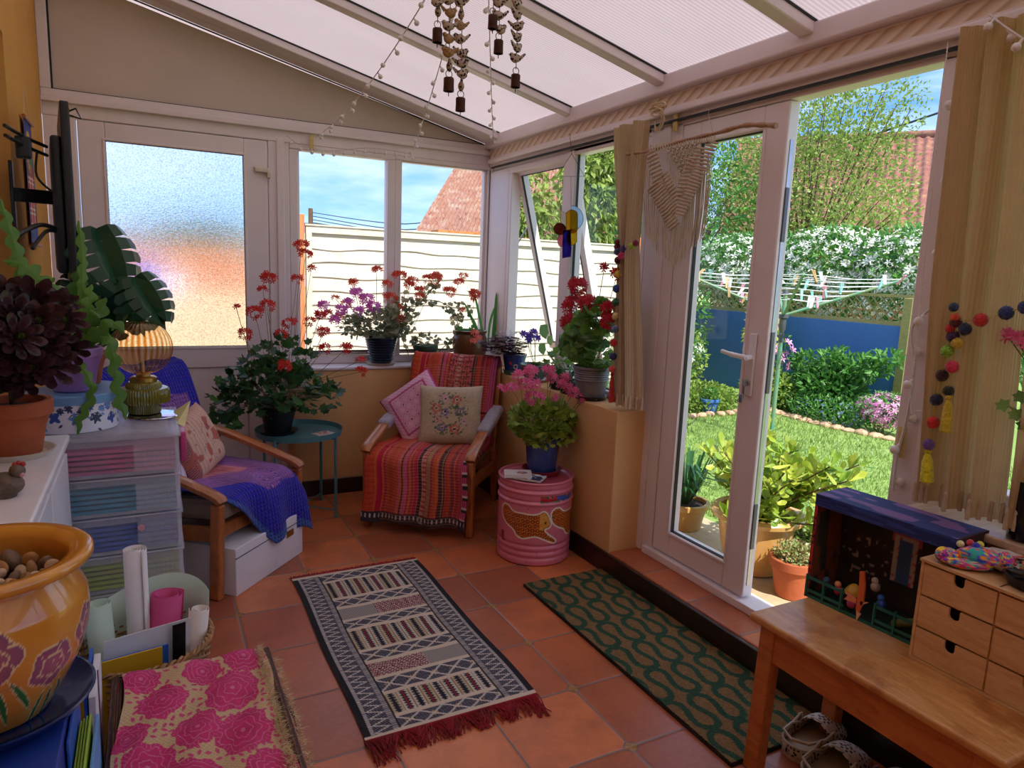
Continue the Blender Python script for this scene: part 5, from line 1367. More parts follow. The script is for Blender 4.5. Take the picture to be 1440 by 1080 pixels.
# --- brown pot with strappy amaryllis leaves
loc = V((1.925, 4.29, SZ)); r_ = plant('potted_amaryllis', 'strap-leaved plant in a big brown glazed pot at the back corner of the sill', loc)
MB().lathe([(.07, 0), (.080, .004), (.108, .06), (.120, .12), (.114, .175), (.104, .20), (.114, .21), (.116, .222), (.107, .224), (.097, .205), (.09, .14)], n=44).build('pot', M['brownpot'], r_)
MB().lathe([(0, .198), (.099, .196), (.09, .18), (0, .18)], n=24).build('soil', M['soil'], r_)
b = MB()
def strapleaf(b, pts, w_):
    q = bez(pts, 6); n = len(q); vs = []
    for i, p in enumerate(q):
        d = (q[min(i+1, n-1)]-q[max(i-1, 0)]).normalized(); s = d.cross(V((.2, -1, .2))).normalized(); k = w_*min(1, .5+i/n*2)*(1-(i/(n-1))**3)+.0008
        nn = s.cross(d); vs += [p-s*k, p+nn*k*.25, p+s*k]
    b.add(vs, [(3*i, 3*i+1, 3*i+4, 3*i+3) for i in range(n-1)]+[(3*i+1, 3*i+2, 3*i+5, 3*i+4) for i in range(n-1)])
for pts in (((676, 485), (668, 455), (655, 435)), ((682, 485), (674, 445), (668, 420), (656, 408)), ((686, 485), (690, 450), (702, 425), (722, 420)), ((690, 485), (700, 455), (716, 440), (722, 452)), ((684, 485), (672, 468), (650, 462)), ((678, 485), (660, 440), (652, 425))):
    strapleaf(b, [at(px, py, 'y', 4.29)-loc for px, py in pts], .010)
strapleaf(b, [at(px, py, 'y', 4.25)-loc for px, py in ((694, 485), (697, 450), (698, 410))], .024)
for _ in range(14): leafq(b, V((R.uniform(-.07, -.0), R.uniform(-.05, .03), .18+R.random()*.05)), rv(1)+V((-.3, -.3, .8)), V((0, -1, .3)), .05, .03)
b.build('leaves', I['strap'], r_, smooth=True)
fl = MB(); st = MB(); t_ = at(668, 414, 'y', 4.28)-loc; umbel(fl, st, (0, 0, .17), t_, .035, 16, .016); fl.build('flowers', I['coral'], r_, smooth=False); st.build('stems', G['stem'], r_)

# --- purple oxalis in a blue pot with painted flower
loc = V((2.02, 4.02, ZS)); r_ = plant('potted_oxalis', 'dark purple oxalis with small lilac flowers in a blue painted pot', loc)
r_.location = loc = V((2.005, sx(721), ZS))
def bpc(a, i, z):
    s_ = drumang(a-math.atan2(-loc.y, -loc.x))
    if math.hypot((s_+.35)*.07, z-.075) < .011: return C('#d04a6a')
    if abs(math.hypot((s_-.15)*.07, z-.055)-.013) < .003: return C('#c9c0a0')
    return mixc(C('#2c4a98'), C('#1c2f6c'), vn(a*6, z*30))
b = MB(); b.lathe([(.05, .026), (.055, .03)]+[(lerp(.055, .074, i/30), .02+.10*i/30) for i in range(1, 30)]+[(.078, .121), (.078, .13), (.07, .13), (.066, .11)], n=120, cfn=bpc); M['paintpot'] = vcolmat('painted_blue_glaze', .2, .02, fine=.02, coat=.4); b.build('pot', M['paintpot'], r_)
MB().lathe([(0, .122), (.069, .12), (.06, .11), (0, .11)], n=20).build('soil', M['soil'], r_); saucer(r_, M['tealpot'], .072, 0, .03)
b = MB()
for _ in range(420):
    p, q = inell((-.07, .02, .185), (.15, .16, .060), .2); n_ = V((0, -.3, 1))+rv(.4)
    for k in range(3):
        a = 2*PI*k/3+R.random()*.3; d = V((math.cos(a), math.sin(a), -.15)); sd = V((-d.y, d.x, 0)); L = R.uniform(.018, .030)
        b.add([p, p+d*L+sd*L*.7, p+d*L*.85, p+d*L-sd*L*.7], [(0, 1, 2), (0, 2, 3)])
b.build('leaves', I['oxal'], r_, smooth=False); st = MB(); twigs(st, 0, [((-.05, -.02, .17), (.12, .08, .05))], 30, .001, .12); st.build('stems', I['oxal'], r_)
fl = MB(); florets(fl, [((.0, .02, .25), (.12, .08, .04)), ((-.14, -.02, .16), (.06, .08, .05))], 60, .010, 0, .2); fl.build('flowers', I['lilac'], r_, smooth=False)
# coral begonia flowers hanging at the rim of the brown pot
loc = V((1.80, 4.20, SZ)); 
fl = MB(); st = MB()
for px, py in ((668, 468), (672, 475), (666, 480)): umbel(fl, st, at(px, py+12, 'y', 4.14)-loc, at(px, py, 'y', 4.14)-loc, .018, 8, .013)
o_ = fl.build('flower_cluster', leafmat('salmon_petals', [C('#f06a60'), C('#f58a78')], trans=.3), r_, smooth=False); o_.matrix_parent_inverse = Matrix.Translation(loc-r_.location)

# --- violets and bowl
loc = V((2.0, sx(751), ZS)); r_ = plant('potted_violet', 'purple violet growing in a low teal bowl on the side sill', loc)
MB().lathe([(.045, .012), (.055, .016), (.074, .04), (.084, .075), (.083, .088), (.091, .094), (.091, .102), (.083, .102), (.075, .085), (.06, .04)], n=44).build('pot', M['tealpot'], r_)
MB().lathe([(0, .088), (.077, .086), (.07, .075), (0, .075)], n=20).build('soil', M['soil'], r_); saucer(r_, M['cream'], .085, 0, .014)
b = MB()
for _ in range(16): a = R.uniform(0, 6.28); leafq(b, V((0, 0, .09)), V((math.cos(a), math.sin(a), R.uniform(.2, .9))), V((0, 0, 1)), R.uniform(.05, .085), .035, 0, .1)
b.build('leaves', I['gerl'], r_, smooth=False); fl = MB(); st = MB()
for px, py in ((738, 470), (746, 474), (754, 476), (742, 480), (750, 468)): t_ = at(px, py, 'x', 1.98)-loc; umbel(fl, st, (0, 0, .09), t_, .014, 6, .016)
fl.build('flowers', I['violet'], r_, smooth=False); st.build('stems', G['stem'], r_)
# --- small succulent cuttings in a white rimmed pot
loc = V((2.005, sx(787), ZS)); r_ = plant('potted_begonia', 'begonia cutting in a cream-rimmed black pot beside the grey ribbed pot', loc)
pot('pot', r_, M['nearblack'], .055, .072, .105, .003, .02, n=36); b = MB(); b.lathe([(.071, .088), (.084, .092), (.086, .112), (.078, .114), (.070, .10)], n=40); b.build('rim', M['cream'], r_)
b = MB(); leafball(b, [((-.02, 0, .15), (.08, .06, .05))], 40, .05, 4, .2)
for px, py, L in ((772, 468, .075), (778, 480, .05), (768, 492, .06), (795, 478, .05)): lobed(b, at(px, py, 'x', 1.98)-loc, V((-1, 0, .3)), V((0, -1, .4)), L, 4, .12)
b.build('leaves', I['gerl'], r_, smooth=False); st = MB(); twigs(st, 0, [((-.03, 0, .16), (.07, .04, .05))], 12, .002, .1); st.build('stems', G['stem'], r_)
# --- big red geranium in grey ribbed pot
loc = V((2.0, sx(831), ZS)); r_ = plant('potted_geranium', 'tall geranium with round crimson flower heads in a grey ribbed pot', loc)
P = [(.066, .014), (.072, .018), (.082, .09)]
for i in range(5): z = .098+i*.0115; rr = .0835+.006*i/4; P += [(rr, z), (rr+.0035, z+.004), (rr+.0035, z+.007), (rr, z+.0112)]
P += [(.092, .158), (.100, .160), (.100, .170), (.092, .172), (.088, .155)]
MB().lathe(P, n=48).build('pot', M['zinc'], r_); MB().lathe([(0, .155), (.087, .153), (.08, .14), (0, .14)], n=24).build('soil', M['soil'], r_); saucer(r_, M['navy'], .092, 0, .022)
b = MB(); e1 = [((0, 0, .24), (.10, .14, .08)), ((-.02, .02, .34), (.08, .11, .08)), ((0, -.06, .42), (.06, .08, .06)), ((-.02, .10, .27), (.06, .08, .06))]
for c, r in e1:
    for _ in range(44):
        p, q = inell(c, r, .2); lobed(b, p, q+rv(.5)+V((-.2, 0, 0)), V((-.5, -.5, .7))+rv(.3), R.uniform(.04, .07), 5, .12, .25)
b.build('leaves', I['gerl'], r_, smooth=False); st = MB(); twigs(st, 0, e1, 20, .003, .15); fl = MB()
for px, py, r, n in ((812, 403, .040, 60), (806, 425, .030, 24), (800, 432, .03, 20), (828, 428, .042, 60), (804, 455, .050, 80), (856, 434, .028, 30), (856, 452, .036, 44), (868, 386, .024, 20), (850, 376, .012, 6)):
    t_ = at(px, py, 'x', 1.95)-loc; umbel(fl, st, (0, 0, .25), t_, r, n, .014, 5, .95)
fl.build('flower_heads', I['crim'], r_, smooth=False); st.build('stems', G['stem'], r_)
# small blue dish at the foot of the grey pot
o_ = MB().lathe([(.02, 0), (.03, .004), (.042, .03), (.038, .032), (.028, .01), (0, .008)], n=30).build('blue_dish', M['bluepot']); o_.location = (1.965, sx(812)-.02, ZS)
tag(o_, 'little dark blue dish on the side sill left of the grey ribbed pot', 'dish')
# dark spathe leaf plant between bowl and grey pot
loc = V((1.965, sx(806), ZS)); r_ = plant('potted_plant', 'small plant with long drooping leaves between the cream-rimmed and grey pots', loc)
pot('pot', r_, M['nearblack'], .035, .045, .07, .003, .012, n=28); b = MB()
for a in (200, 250, 290, 160, 330): d = V((math.cos(rad(a)), math.sin(rad(a)), 0)); strapleaf(b, [V((0, 0, .06)), d*.04+V((0, 0, .12)), d*.08+V((0, 0, .08)), d*.10+V((0, 0, .03))], .013)
b.build('leaves', I['ger'], r_)

# --- on the pink drum: geranium in the blue pot, saucer, books
loc = V((1.765, 2.985, DH)); r_ = plant('potted_geranium', 'bushy lime-leaved geranium with pink flowers in a blue pot on the drum', loc)
saucer(r_, M['redsauc'], .105, -.014, .03)
pot('pot', r_, M['bluepot'], .074, .090, .178, .003, .008, z=.002)
b = MB(); e1 = [((-.01, 0, .265), (.170, .155, .10)), ((0, -.05, .195), (.145, .10, .05))]
leafball(b, e1, 800, .038, 5, .5); b.build('leaves', I['ivy'], r_, smooth=False); st = MB(); twigs(st, 0, e1, 30, .002, .13); fl = MB()
for px, py, r, n in ((728, 528, .025, 14), (748, 522, .035, 24), (770, 521, .03, 18), (718, 544, .022, 12), (738, 540, .03, 20), (752, 540, .03, 18), (776, 532, .025, 12), (752, 560, .042, 36), (790, 540, .02, 10), (798, 545, .025, 14), (806, 552, .03, 18), (795, 530, .018, 8), (822, 552, .02, 10), (820, 562, .025, 14), (712, 548, .014, 5), (780, 560, .012, 5), (706, 545, .012, 4)):
    t_ = at(px, py, 'y', 2.90)-loc; umbel(fl, st, (t_.x*.5, t_.y*.5, .24), t_, r, n, .0115)
fl.build('flowers', I['pink'], r_, smooth=False); st.build('stems', G['stem'], r_)
def bookcol(u, v): return C('#d8c8c8') if math.hypot(u-.65, v-.45) > .2 else (C('#7a4a6a') if vn(u*14, v*14) > .4 else C('#c08a4a'))
def bookcol2(u, v): return C('#2a2a4a') if vn(u*7, v*5, 8) > .5 else C('#d8dce4')
slab('paperback_book', 'white book with a butterfly picture, topmost on the pink drum', 'book', (1.590, 2.915, DH+.011), rad(-25), .135, .095, .016, M['card'], bookcol)
slab('paperback_book', 'dark and white patterned book under the butterfly one on the pink drum', 'book', (1.640, 2.880, DH+.0005), rad(-48), .14, .10, .010, M['card'], bookcol2)

# ================================================================ LEFT SIDE
# hat tins
def tincol(a, i, z):
    s_ = a*.135; zz = z/.105; c = C('#dfe0ea'); P = [C('#2a4a9c'), C('#5c8ccc'), C('#20305c')]
    k = int(s_/.062); u = (s_/.062) % 1; G_ = 1.35; ty = h01(k, 1)
    for j, (cx, cz, r) in enumerate(((.5, .32+.2*ty, .2), (.2, .8, .13), (.82, .72, .12))):
        dx, dz = (u-cx)*.062, (zz-cz)*.105; d = math.hypot(dx, dz); an = math.atan2(dz, dx); rr = r*.062*1.35*(1+.32*math.cos((4+j+k % 3)*an+k))
        if d < rr: return P[(j+k) % 3]
        if abs(d-r*.085) < .0016 and an > .5: return P[2]
    for j in range(5):
        cx, cz = h01(k*7+j, 2), h01(k*5+j, 3); dx, dz = (u-cx)*.062, (zz-cz)*.105; th = h01(k+j, 4)*3; q = dx*math.cos(th)+dz*math.sin(th); w_ = -dx*math.sin(th)+dz*math.cos(th)
        if (q/.008)**2+(w_/.0035)**2 < 1: return P[(j+1) % 3]
    return c
M['tinprint'] = vcolmat('floral_printed_tin', .4, .03, fine=.02, coat=.2)
M['tinblue'] = mat('pale_blue_tin_lid', C('#6a9ac8'), .35, var=.06)
loc = V((-.245, 2.80, TZT)); r_ = thing('round_tin', 'round tin printed with blue flowers and birds on the drawer tower', 'tin', loc)
b = MB(); b.lathe([(.134, 0)]+[(.135, .002+.098*i/50) for i in range(51)], n=400, cfn=tincol); b.build('tin_body', M['tinprint'], r_)
MB().lathe([(.134, .095), (.139, .095), (.139, .122), (.135, .126), (0, .127)], n=64).build('tin_lid', M['tinblue'], r_)
TTZ = TZT+.127
loc = V((-.235, 3.17, .866)); r_ = thing('round_tin', 'second pale blue and white tin under the monstera pot', 'tin', loc)
b = MB(); b.lathe([(.099, 0), (.10, .002), (.10, .045)], n=48); b.build('tin_body', M['cream'], r_); MB().lathe([(.10, .043), (.104, .043), (.104, .060), (0, .062)], n=48).build('tin_lid', M['tinblue'], r_)
# purple pot with a fishbone cactus
loc = V((-.240, 2.79, TTZ)); r_ = plant('fishbone_cactus', 'fishbone cactus with long zigzag stems in a lavender pot on the tin', loc)
pot('pot', r_, M['lavpot'], .062, .090, .150, .003, .028)
b = MB()
def zig(b, pts, w_, teeth):
    q = bez(pts, 10); n = len(q); L = 0; vs = []
    tot = sum((q[i+1]-q[i]).length for i in range(n-1)); acc = 0
    for i, p in enumerate(q):
        if i: acc += (q[i]-q[i-1]).length
        d = (q[min(i+1, n-1)]-q[max(i-1, 0)]).normalized(); s = d.cross(V((.25, -1, .1)))
        s.normalize(); t = acc/tot*teeth; f1 = abs(math.sin(t*PI)); f2 = abs(math.sin(t*PI+PI/2)); e = min(1, (1-acc/tot)*6+.15)
        nn = s.cross(d)*.002; vs += [p-s*(w_*(.25+.75*f1)*e), p+nn, p+s*(w_*(.25+.75*f2)*e), p-nn]
    b.add(vs, [(4*i, 4*i+1, 4*i+5, 4*i+4) for i in range(n-1)]+[(4*i+1, 4*i+2, 4*i+6, 4*i+5) for i in range(n-1)]+[(4*i+2, 4*i+3, 4*i+7, 4*i+6) for i in range(n-1)]+[(4*i+3, 4*i, 4*i+4, 4*i+7) for i in range(n-1)])
def pxl(pts, y): return [at(px, py, 'y', y)-loc for px, py in pts]
TOP = V((0, 0, .14))
for pts, y, w_, tt in ((((112, 480), (112, 440), (116, 370), (110, 310)), 2.80, .018, 9), (((120, 480), (124, 530), (128, 560), (113, 590), (110, 612)), 2.66, .018, 8), (((128, 475), (150, 478), (162, 520), (168, 560), (178, 590)), 2.72, .026, 7), (((105, 480), (80, 440), (60, 400), (30, 372), (5, 368)), 2.70, .034, 10), (((100, 482), (70, 440), (45, 432), (10, 412)), 2.66, .034, 8), (((95, 478), (40, 410), (22, 350), (8, 305), (0, 280)), 2.72, .024, 10), (((118, 478), (108, 430), (108, 400), (114, 378)), 2.85, .034, 6), (((125, 478), (132, 450), (140, 440), (148, 418)), 2.74, .028, 5), (((130, 478), (145, 462), (160, 455), (175, 468)), 2.72, .026, 5), (((108, 480), (90, 450), (72, 405), (75, 390)), 2.8, .03, 6), (((112, 480), (120, 440), (126, 420), (128, 400)), 2.78, .026, 6), (((126, 478), (148, 470), (158, 490), (160, 540)), 2.76, .010, 9)):
    zig(b, [TOP+rv(.02)]+pxl(pts[1:], y), w_, tt)
b.build('stems', I['cact'], r_, smooth=False)
# monstera
loc = V((-.235, 3.17, .928)); r_ = plant('monstera', 'monstera with big split leaves in a terracotta pot behind the lamp', loc)
pot('pot', r_, M['terra'], .055, .075, .13, .006, .03)
def monleaf(b, c, tipdir, n, L):
    """split monstera leaf: heart outline, solid along the midrib, outer part cut into broad fingers"""
    d = V(tipdir).normalized(); s = d.cross(V(n)).normalized(); n = s.cross(d)
    def edge(t): return L*.60*math.sin(PI*cl(.16+.80*t))**.62
    K = 5
    for sg in (-1, 1):
        for k in range(K):
            a0, a1 = k/K, (k+1)/K; t0, t1 = -.22+1.12*a0, -.22+1.12*a1; gap = .075/K
            def P(t, f, rise): 
                a = (t+.22)/1.12; w_ = edge(a)*f; return c+d*L*(t+.16*f*(a*1.3-.35))+s*sg*w_+n*(rise*L*math.sin(f*PI)*.16-.20*w_*f)
            g = gap*1.6
            ring = [P(t0, 0, 1), P(t0+.0, .36, 1), P(t0+g, .72, 1), P(t0+g*1.1, .97, 1), P((t0+t1)/2, 1.05, 1), P(t1-g*1.1, .97, 1), P(t1-g, .72, 1), P(t1, .36, 1), P(t1, 0, 1)]
            b.add(ring, [(0, 1, 7, 8), (1, 2, 6, 7), (2, 3, 5, 6), (3, 4, 5)])
    b.add([c+d*L*.78, c+d*L*.90+s*L*.10, c+d*L*1.12, c+d*L*.90-s*L*.10], [(0, 1, 2, 3)])
lm = MB(); st = MB()
for cx, cy, y, td, n_, L in ((142, 338, 3.05, (.30, -.2, -1), (.35, -.9, .35), .21), (196, 402, 3.0, (.45, -.2, -.9), (.25, -.9, .4), .17), (165, 425, 3.15, (-.2, -.3, -1), (-.1, -.9, .4), .15), (118, 392, 3.3, (-.4, -.3, -.7), (0, -.8, .6), .14), (150, 410, 3.25, (.6, -.4, -.6), (0, -.9, .5), .13), (186, 428, 3.1, (.3, -.2, -1), (.5, -.9, .3), .12)):
    c = at(cx, cy, 'y', y)-loc; monleaf(lm, c, td, n_, L); st.tube(bez([(0, 0, .12), c*.5+V((.02, 0, .02)), c], 6), .005, 6)
lm.build('leaves', I['mons'], r_, smooth=False, solid=.0012); st.build('stems', G['stem'], r_)
# aeonium
loc = V((-.350, 2.33, .862)); r_ = plant('potted_aeonium', 'dark purple aeonium in a terracotta pot and white saucer on the cabinet', loc)
saucer(r_, M['cream'], .098, 0, .02); pot('pot', r_, M['terra'], .064, .090, .155, .008, .04, z=.006)
b = MB(); bc = MB(); st = MB()
def rosette(c, n, r):
    r *= 1.15
    s, u, n = basis(n)
    for ring in range(6):
        k = 9-ring; rr = r*(1-ring*.155); el = .15+ring*.25
        for i in range(k):
            a = 2*PI*(i+ring*.5)/k; d = (s*math.cos(a)+u*math.sin(a))*math.cos(el)+n*math.sin(el)
            spoon(bc if ring >= 4 else b, c+d*rr*.10, d, n, rr, rr*.46)
for px, py, y, r in ((48, 428, 2.30, .062), (68, 515, 2.24, .060), (90, 455, 2.40, .052), (20, 450, 2.2, .060), (15, 500, 2.15, .06), (42, 480, 2.25, .06), (5, 530, 2.15, .055), (70, 475, 2.3, .055), (30, 530, 2.2, .05), (80, 430, 2.45, .05), (98, 492, 2.35, .045), (8, 420, 2.3, .055), (55, 455, 2.2, .05), (60, 490, 2.2, .05), (25, 475, 2.12, .05), (45, 520, 2.15, .045)):
    c = at(px, py, 'y', y)-loc; n_ = V((.25, -.8, .5))+rv(.25); rosette(c, n_, r); st.tube(bez([(0, 0, .15), c*.5+V((0, .03, .09)), c-n_.normalized()*.01], 4), .006, 6)
b.build('leaves', I['aeo'], r_, smooth=False); bc.build('rosette_hearts', I['aeoc'], r_, smooth=False); st.build('stems', G['bark'], r_)
# pottery hen at the cabinet's near end
loc = V((-.315, 1.93, .862)); r_ = thing('pottery_hen', 'small brown pottery hen with red comb on the white cabinet', 'ornament', loc)
M['hen'] = mat('speckled_brown_pottery', C('#7a6a58'), .6, var=.35, vscale=40)
b = MB(); b.sphere((0, 0, .030), .034, 16, 0, (1.15, .85, .88)); b.sphere((.026, -.004, .062), .017, 12); b.sphere((-.032, 0, .052), .014, 10, 0, (1, .7, 1.2)); b.cyl((0, 0, 0), (0, 0, .014), .022, .026, 14); b.build('body', M['hen'], r_)
b = MB(); [b.sphere((.022+k*.008, -.004, .080-abs(k-1)*.003), .006, 8) for k in range(3)]; b.build('comb', mat('red_glaze', C('#b02a2a'), .4), r_)
b = MB(); b.sphere((.036, -.014, .054), .006, 8); b.build('wattle', mat('pink_glaze', C('#d89aa8'), .4), r_)
# lamp
loc = V((-.028, 2.94, TZT)); r_ = thing('table_lamp', 'globe lamp with ribbed amber bulb on an olive glass base', 'lamp', loc)
M['olive'] = mat('olive_ribbed_glass', C('#7a7420'), .15, var=.15, coat=.4, trans=.0)
fl_ = lambda a, i: 1+.016*math.cos(a*56)
MB().lathe([(.052, 0), (.055, .004), (.055, .028), (.058, .036), (.082, .040), (.087, .046), (.087, .088), (.082, .096), (.062, .100), (.060, .112), (.054, .118), (.050, .121), (0, .121)], n=224, fn=fl_).build('glass_base', M['olive'], r_)
MB().lathe([(.044, .119), (.047, .122), (.046, .136), (.040, .140), (.026, .141), (.024, .150), (0, .150)], n=40).build('lamp_collar', mat('aged_brass', C('#a8843e'), .3, .9), r_)
def bulbmat():
    m, nt, b = M_('amber_ribbed_bulb_glass'); nt.n.remove(b); a = nt.sep(nt.coord()); rb = nt.m('POWER', nt.m('ABSOLUTE', nt.m('COSINE', nt.m('MULTIPLY', nt.m('ARCTAN2', a[1], a[0]), 15))), 2)
    lw = nt.new('ShaderNodeLayerWeight', {'Blend': .45}).outputs['Facing']
    t = nt.new('ShaderNodeBsdfTransparent', {'Color': nt.mix(rb, C('#fffaf0'), C('#e8b870'))}); g = nt.new('ShaderNodeBsdfGlossy', {'Roughness': .08, 'Color': C('#ffe2b0')})
    ms = nt.new('ShaderNodeMixShader'); nt.set(ms, 0, nt.m('ADD', nt.m('MULTIPLY', lw, .30), .05, True)); nt.l.new(t.outputs[0], ms.inputs[1]); nt.l.new(g.outputs[0], ms.inputs[2])
    nt.l.new(ms.outputs[0], nt.n['Material Output'].inputs[0]); return m
gc = .250; gr = .103
P = [(.018, .148), (.020, .158)]+[(gr*math.sin(t), gc-gr*math.cos(t)) for t in [rad(x) for x in range(18, 178, 5)]]+[(.001, gc+gr)]
MB().lathe(P, n=180, fn=lambda a, i: 1+.045*abs(math.cos(a*14))-.02).build('bulb', bulbmat(), r_)
b = MB(); b.cyl((0, 0, .148), (0, 0, .20), .007, .004, 8); b.tube([(0, 0, .20), (.008, 0, .235), (-.006, .004, .25), (0, 0, .21)], .0012, 5); b.build('filament', M['cream'], r_)
o_ = MB().lathe([(0, 0), (.088, 0), (.092, .003), (.088, .0055), (.080, .004), (0, .004)], n=48).build('mirror_disc', mat('mirror_glass', C('#dfe6ee'), .03, 1, var=0)); o_.location = (.0, 2.90, TZT); tag(o_, 'round mirror plate lying under the globe lamp', 'mirror')
r_.location.z += .006
# TV and bracket on the house wall
loc = V((-.285, 3.30, 1.645)); r_ = thing('wall_tv', 'black flat television seen edge-on, held off the house wall by arms', 'television', loc, rad(6))
b = MB(); b.rbox(.004, -.31, -.315, .032, .31, .315, .006); b.build('screen_housing', M['black'], r_)
b = MB(); b.rbox(-.030, -.28, -.285, .006, .28, .20, .012); b.build('back_cover', M['nearblack'], r_)
b = MB(); b.box(.031, -.29, -.29, .0335, .29, .295); b.build('screen', mat('dark_glossy_screen', C('#0c0e14'), .08), r_, smooth=False)
b = MB(); b.bar((-.16, -.02, -.0), (-.03, .02, 0), .03, .05); b.rbox(-.162, -.07, -.12, -.150, .07, .12, .004); b.build('wall_bracket', M['black'], r_)
b = MB()
for z in (.13, .16): b.tube(bez([(-.15, -.5, z+.02), (-.10, -.35, z+.01), (-.04, -.24, z)], 5), .006, 6)
b.tube(bez([(-.15, -.55, -.17), (-.08, -.38, -.12), (-.03, -.29, -.125)], 5), .008, 6); b.tube(bez([(-.1, -.45, -.2), (-.06, -.33, -.14), (-.03, -.29, -.135)], 5), .007, 6)
b.tube(bez([(-.07, -.3, .13), (-.075, -.29, .05), (-.03, -.28, -.0)], 5), .004, 6); b.rbox(-.13, -.38, .10, -.085, -.33, .17, .006)
b.build('cable', M['black'], r_)
b = MB(); b.tube([(.03, -.1, .31), (.06, -.12, .325), (.075, -.12, .29), (.035, -.11, .30)], .004, 6, closed=True); b.build('antenna_hook', M['black'], r_)
# painted cloth hanging by the television
def thangka(u, v):
    if u < .12 or u > .88: return C('#2a3a8c')
    if v < .25: return C('#2c3c98') if math.hypot(u-.5, (v-.16)*3) > .25 else C('#e0b030')
    if v < .45: return [C('#c08a4a'), C('#3a7a5a'), C('#b0402a'), C('#2c3c98')][int(vn(u*6, v*16, 3)*3.99)]
    if v < .85: return C('#c83a48') if (v*24) % 1 > .15 and (u*3) % 1 > .1 else C('#e8dcc8')
    return C('#2c4a98')
r_ = thing('wall_scroll', 'narrow blue and red painted cloth scroll hanging behind the television', 'wall hanging', at(33, 160, 'x', XL+.012))
o0 = r_.location; TLc = at(26, 158, 'x', XL+.012)-o0; BR_ = at(50, 322, 'x', XL+.012)-o0
yw = .22; b = MB(); b.grid(lambda u, v: (0, -.02+u*yw, -.015-v*.52), 30, 80, 0, thangka); b.build('painted_cloth', M['card'], r_, smooth=False)
for z in (-.012, -.54): MB().cyl((.004, -.035, z), (.004, yw+.005, z), .008, .008, 10).build('scroll_rod', M['oak2'], r_)
MB().tube([(0, .0, -.01), (-.004, yw/2-.02, .12), (0, yw-.04, -.01)], .0015, 4).build('hanging_cord', M['string'], r_)

# the big glazed pot in front, on its saucer and box
BPC = V((-.285, 1.475, 0)); BT = .575
r_ = thing('box_files', 'dark blue storage box carrying the big orange pot', 'box', (BPC.x, BPC.y, 0))
b = MB(); b.rbox(-.155, -.21, 0, .118, .16, BT, .004); b.build('box_body', mat('royal_blue_board', C('#1c3f9c'), .5, var=.1), r_)
M['bigpot'] = vcolmat('orange_glazed_stoneware', .18, .03, fine=.02, coat=.6)
PH_ = .30
iris = [(.000, .175, .052), (.105, .125, .046), (-.13, .14, .05), (.20, .16, .045)]
def bigcol(a, i, z):
    s_ = drumang(a-math.atan2(-BPC.y, -BPC.x-.03)+.0)*.165; c = mixc(C('#e2a044'), C('#d08a30'), vn(a*5, z*9)); LN = C('#e8d2a0')
    for k, (cx, cz, r) in enumerate(iris):
        dx, dz = s_-cx, z-cz; d = math.hypot(dx, dz*1.05); an = math.atan2(dz, dx); rr = r*(.92+.08*math.cos(5*an+k))
        if d < rr:
            vein = abs(math.sin(3*an+k+d*40)) < .10 or abs(d-rr*.55) < .0014
            return LN if vein else mixc(C('#b06a80'), C('#8c5070'), cl(d/rr))
        if d < rr+.003: return LN
        for j in range(3):
            th = -1.75+.35*j+k*.1; q = dx*math.cos(th)+dz*math.sin(th); w_ = -dx*math.sin(th)+dz*math.cos(th); ww = .008*(1-abs(2*(q-r)/.11-1)**2) if r < q < r+.11 else 0
            if ww > 0 and abs(w_) < ww: return C('#3a7a3c') if abs(w_) < ww-.002 else LN
    if z > .262: return mixc(C('#dc9a38'), C('#c8862a'), vn(a*4, z*20))
    return c
prof = [(.085, .0), (.09, .004)]
for i in range(60):
    t = i/59; z = .004+t*.262; prof.append((.09+.064*math.sin(t*PI*.62)**1.0+.012*math.sin(t*PI)-(.012*cl((t-.82)/.18)), z))
prof += [(.150, .272), (.160, .279), (.170, .284), (.1745, .291), (.174, .299), (.168, .304), (.152, .303), (.136, .297), (.131, .285), (.134, .262), (.14, .22), (.13, .12), (0, .11)]
r_ = thing('big_glazed_pot', 'large orange glazed pot painted with mauve irises, filled with pebbles', 'pot', (BPC.x, BPC.y, BT+.012))
b = MB(); b.lathe(prof, n=360, cfn=bigcol); b.build('pot_body', M['bigpot'], r_, ang=70)
r_ = thing('saucer', 'wide dark blue glazed saucer under the big orange pot', 'saucer', (BPC.x, BPC.y, BT)); MB().lathe([(0, 0), (.095, 0), (.145, .012), (.165, .036), (.160, .037), (.14, .02), (.09, .0115), (0, .0115)], n=72).build('dish', mat('dark_blue_glaze', C('#16306c'), .15, coat=.6), r_)
pm = [mat('pebble_tone_%d' % k, C(c), .75, var=.2, vscale=15, bump=.2) for k, c in enumerate(('#a8845c', '#c8a47c', '#8a7460', '#dcc4a4', '#b8844c'))]
pl = []
for _ in range(900):
    a = R.uniform(0, 6.28); rr = .112*math.sqrt(R.random()); r = R.uniform(.010, .020); p = V((math.cos(a)*rr, math.sin(a)*rr, .235+R.uniform(0, .02)))
    if all((p-q).length > (r+s)*.82 for q, s in pl): pl.append((p, r))
    if len(pl) > 54: break
for k, (p, r) in enumerate(pl):
    o_ = MB().sphere((0, 0, 0), r, 14, fn=lambda t, a, k=k: 1+.12*math.sin(2*a+k)*math.sin(t)+.08*math.sin(3*t+k)).build('pebble', pm[k % 5]); o_.location = p+V((BPC.x, BPC.y, BT+.012)); o_.scale = (1.2, .95, .75); o_.rotation_euler = (k, k*2, k*3)
    tag(o_, 'rounded brown or tan pebble among many inside the big orange pot', 'pebble', 'pebbles in the big orange pot')
MB().lathe([(0, .232), (.136, .230), (.13, .20), (0, .19)], n=30).build('soil', M['soil'], bpy.data.objects['big_glazed_pot'])
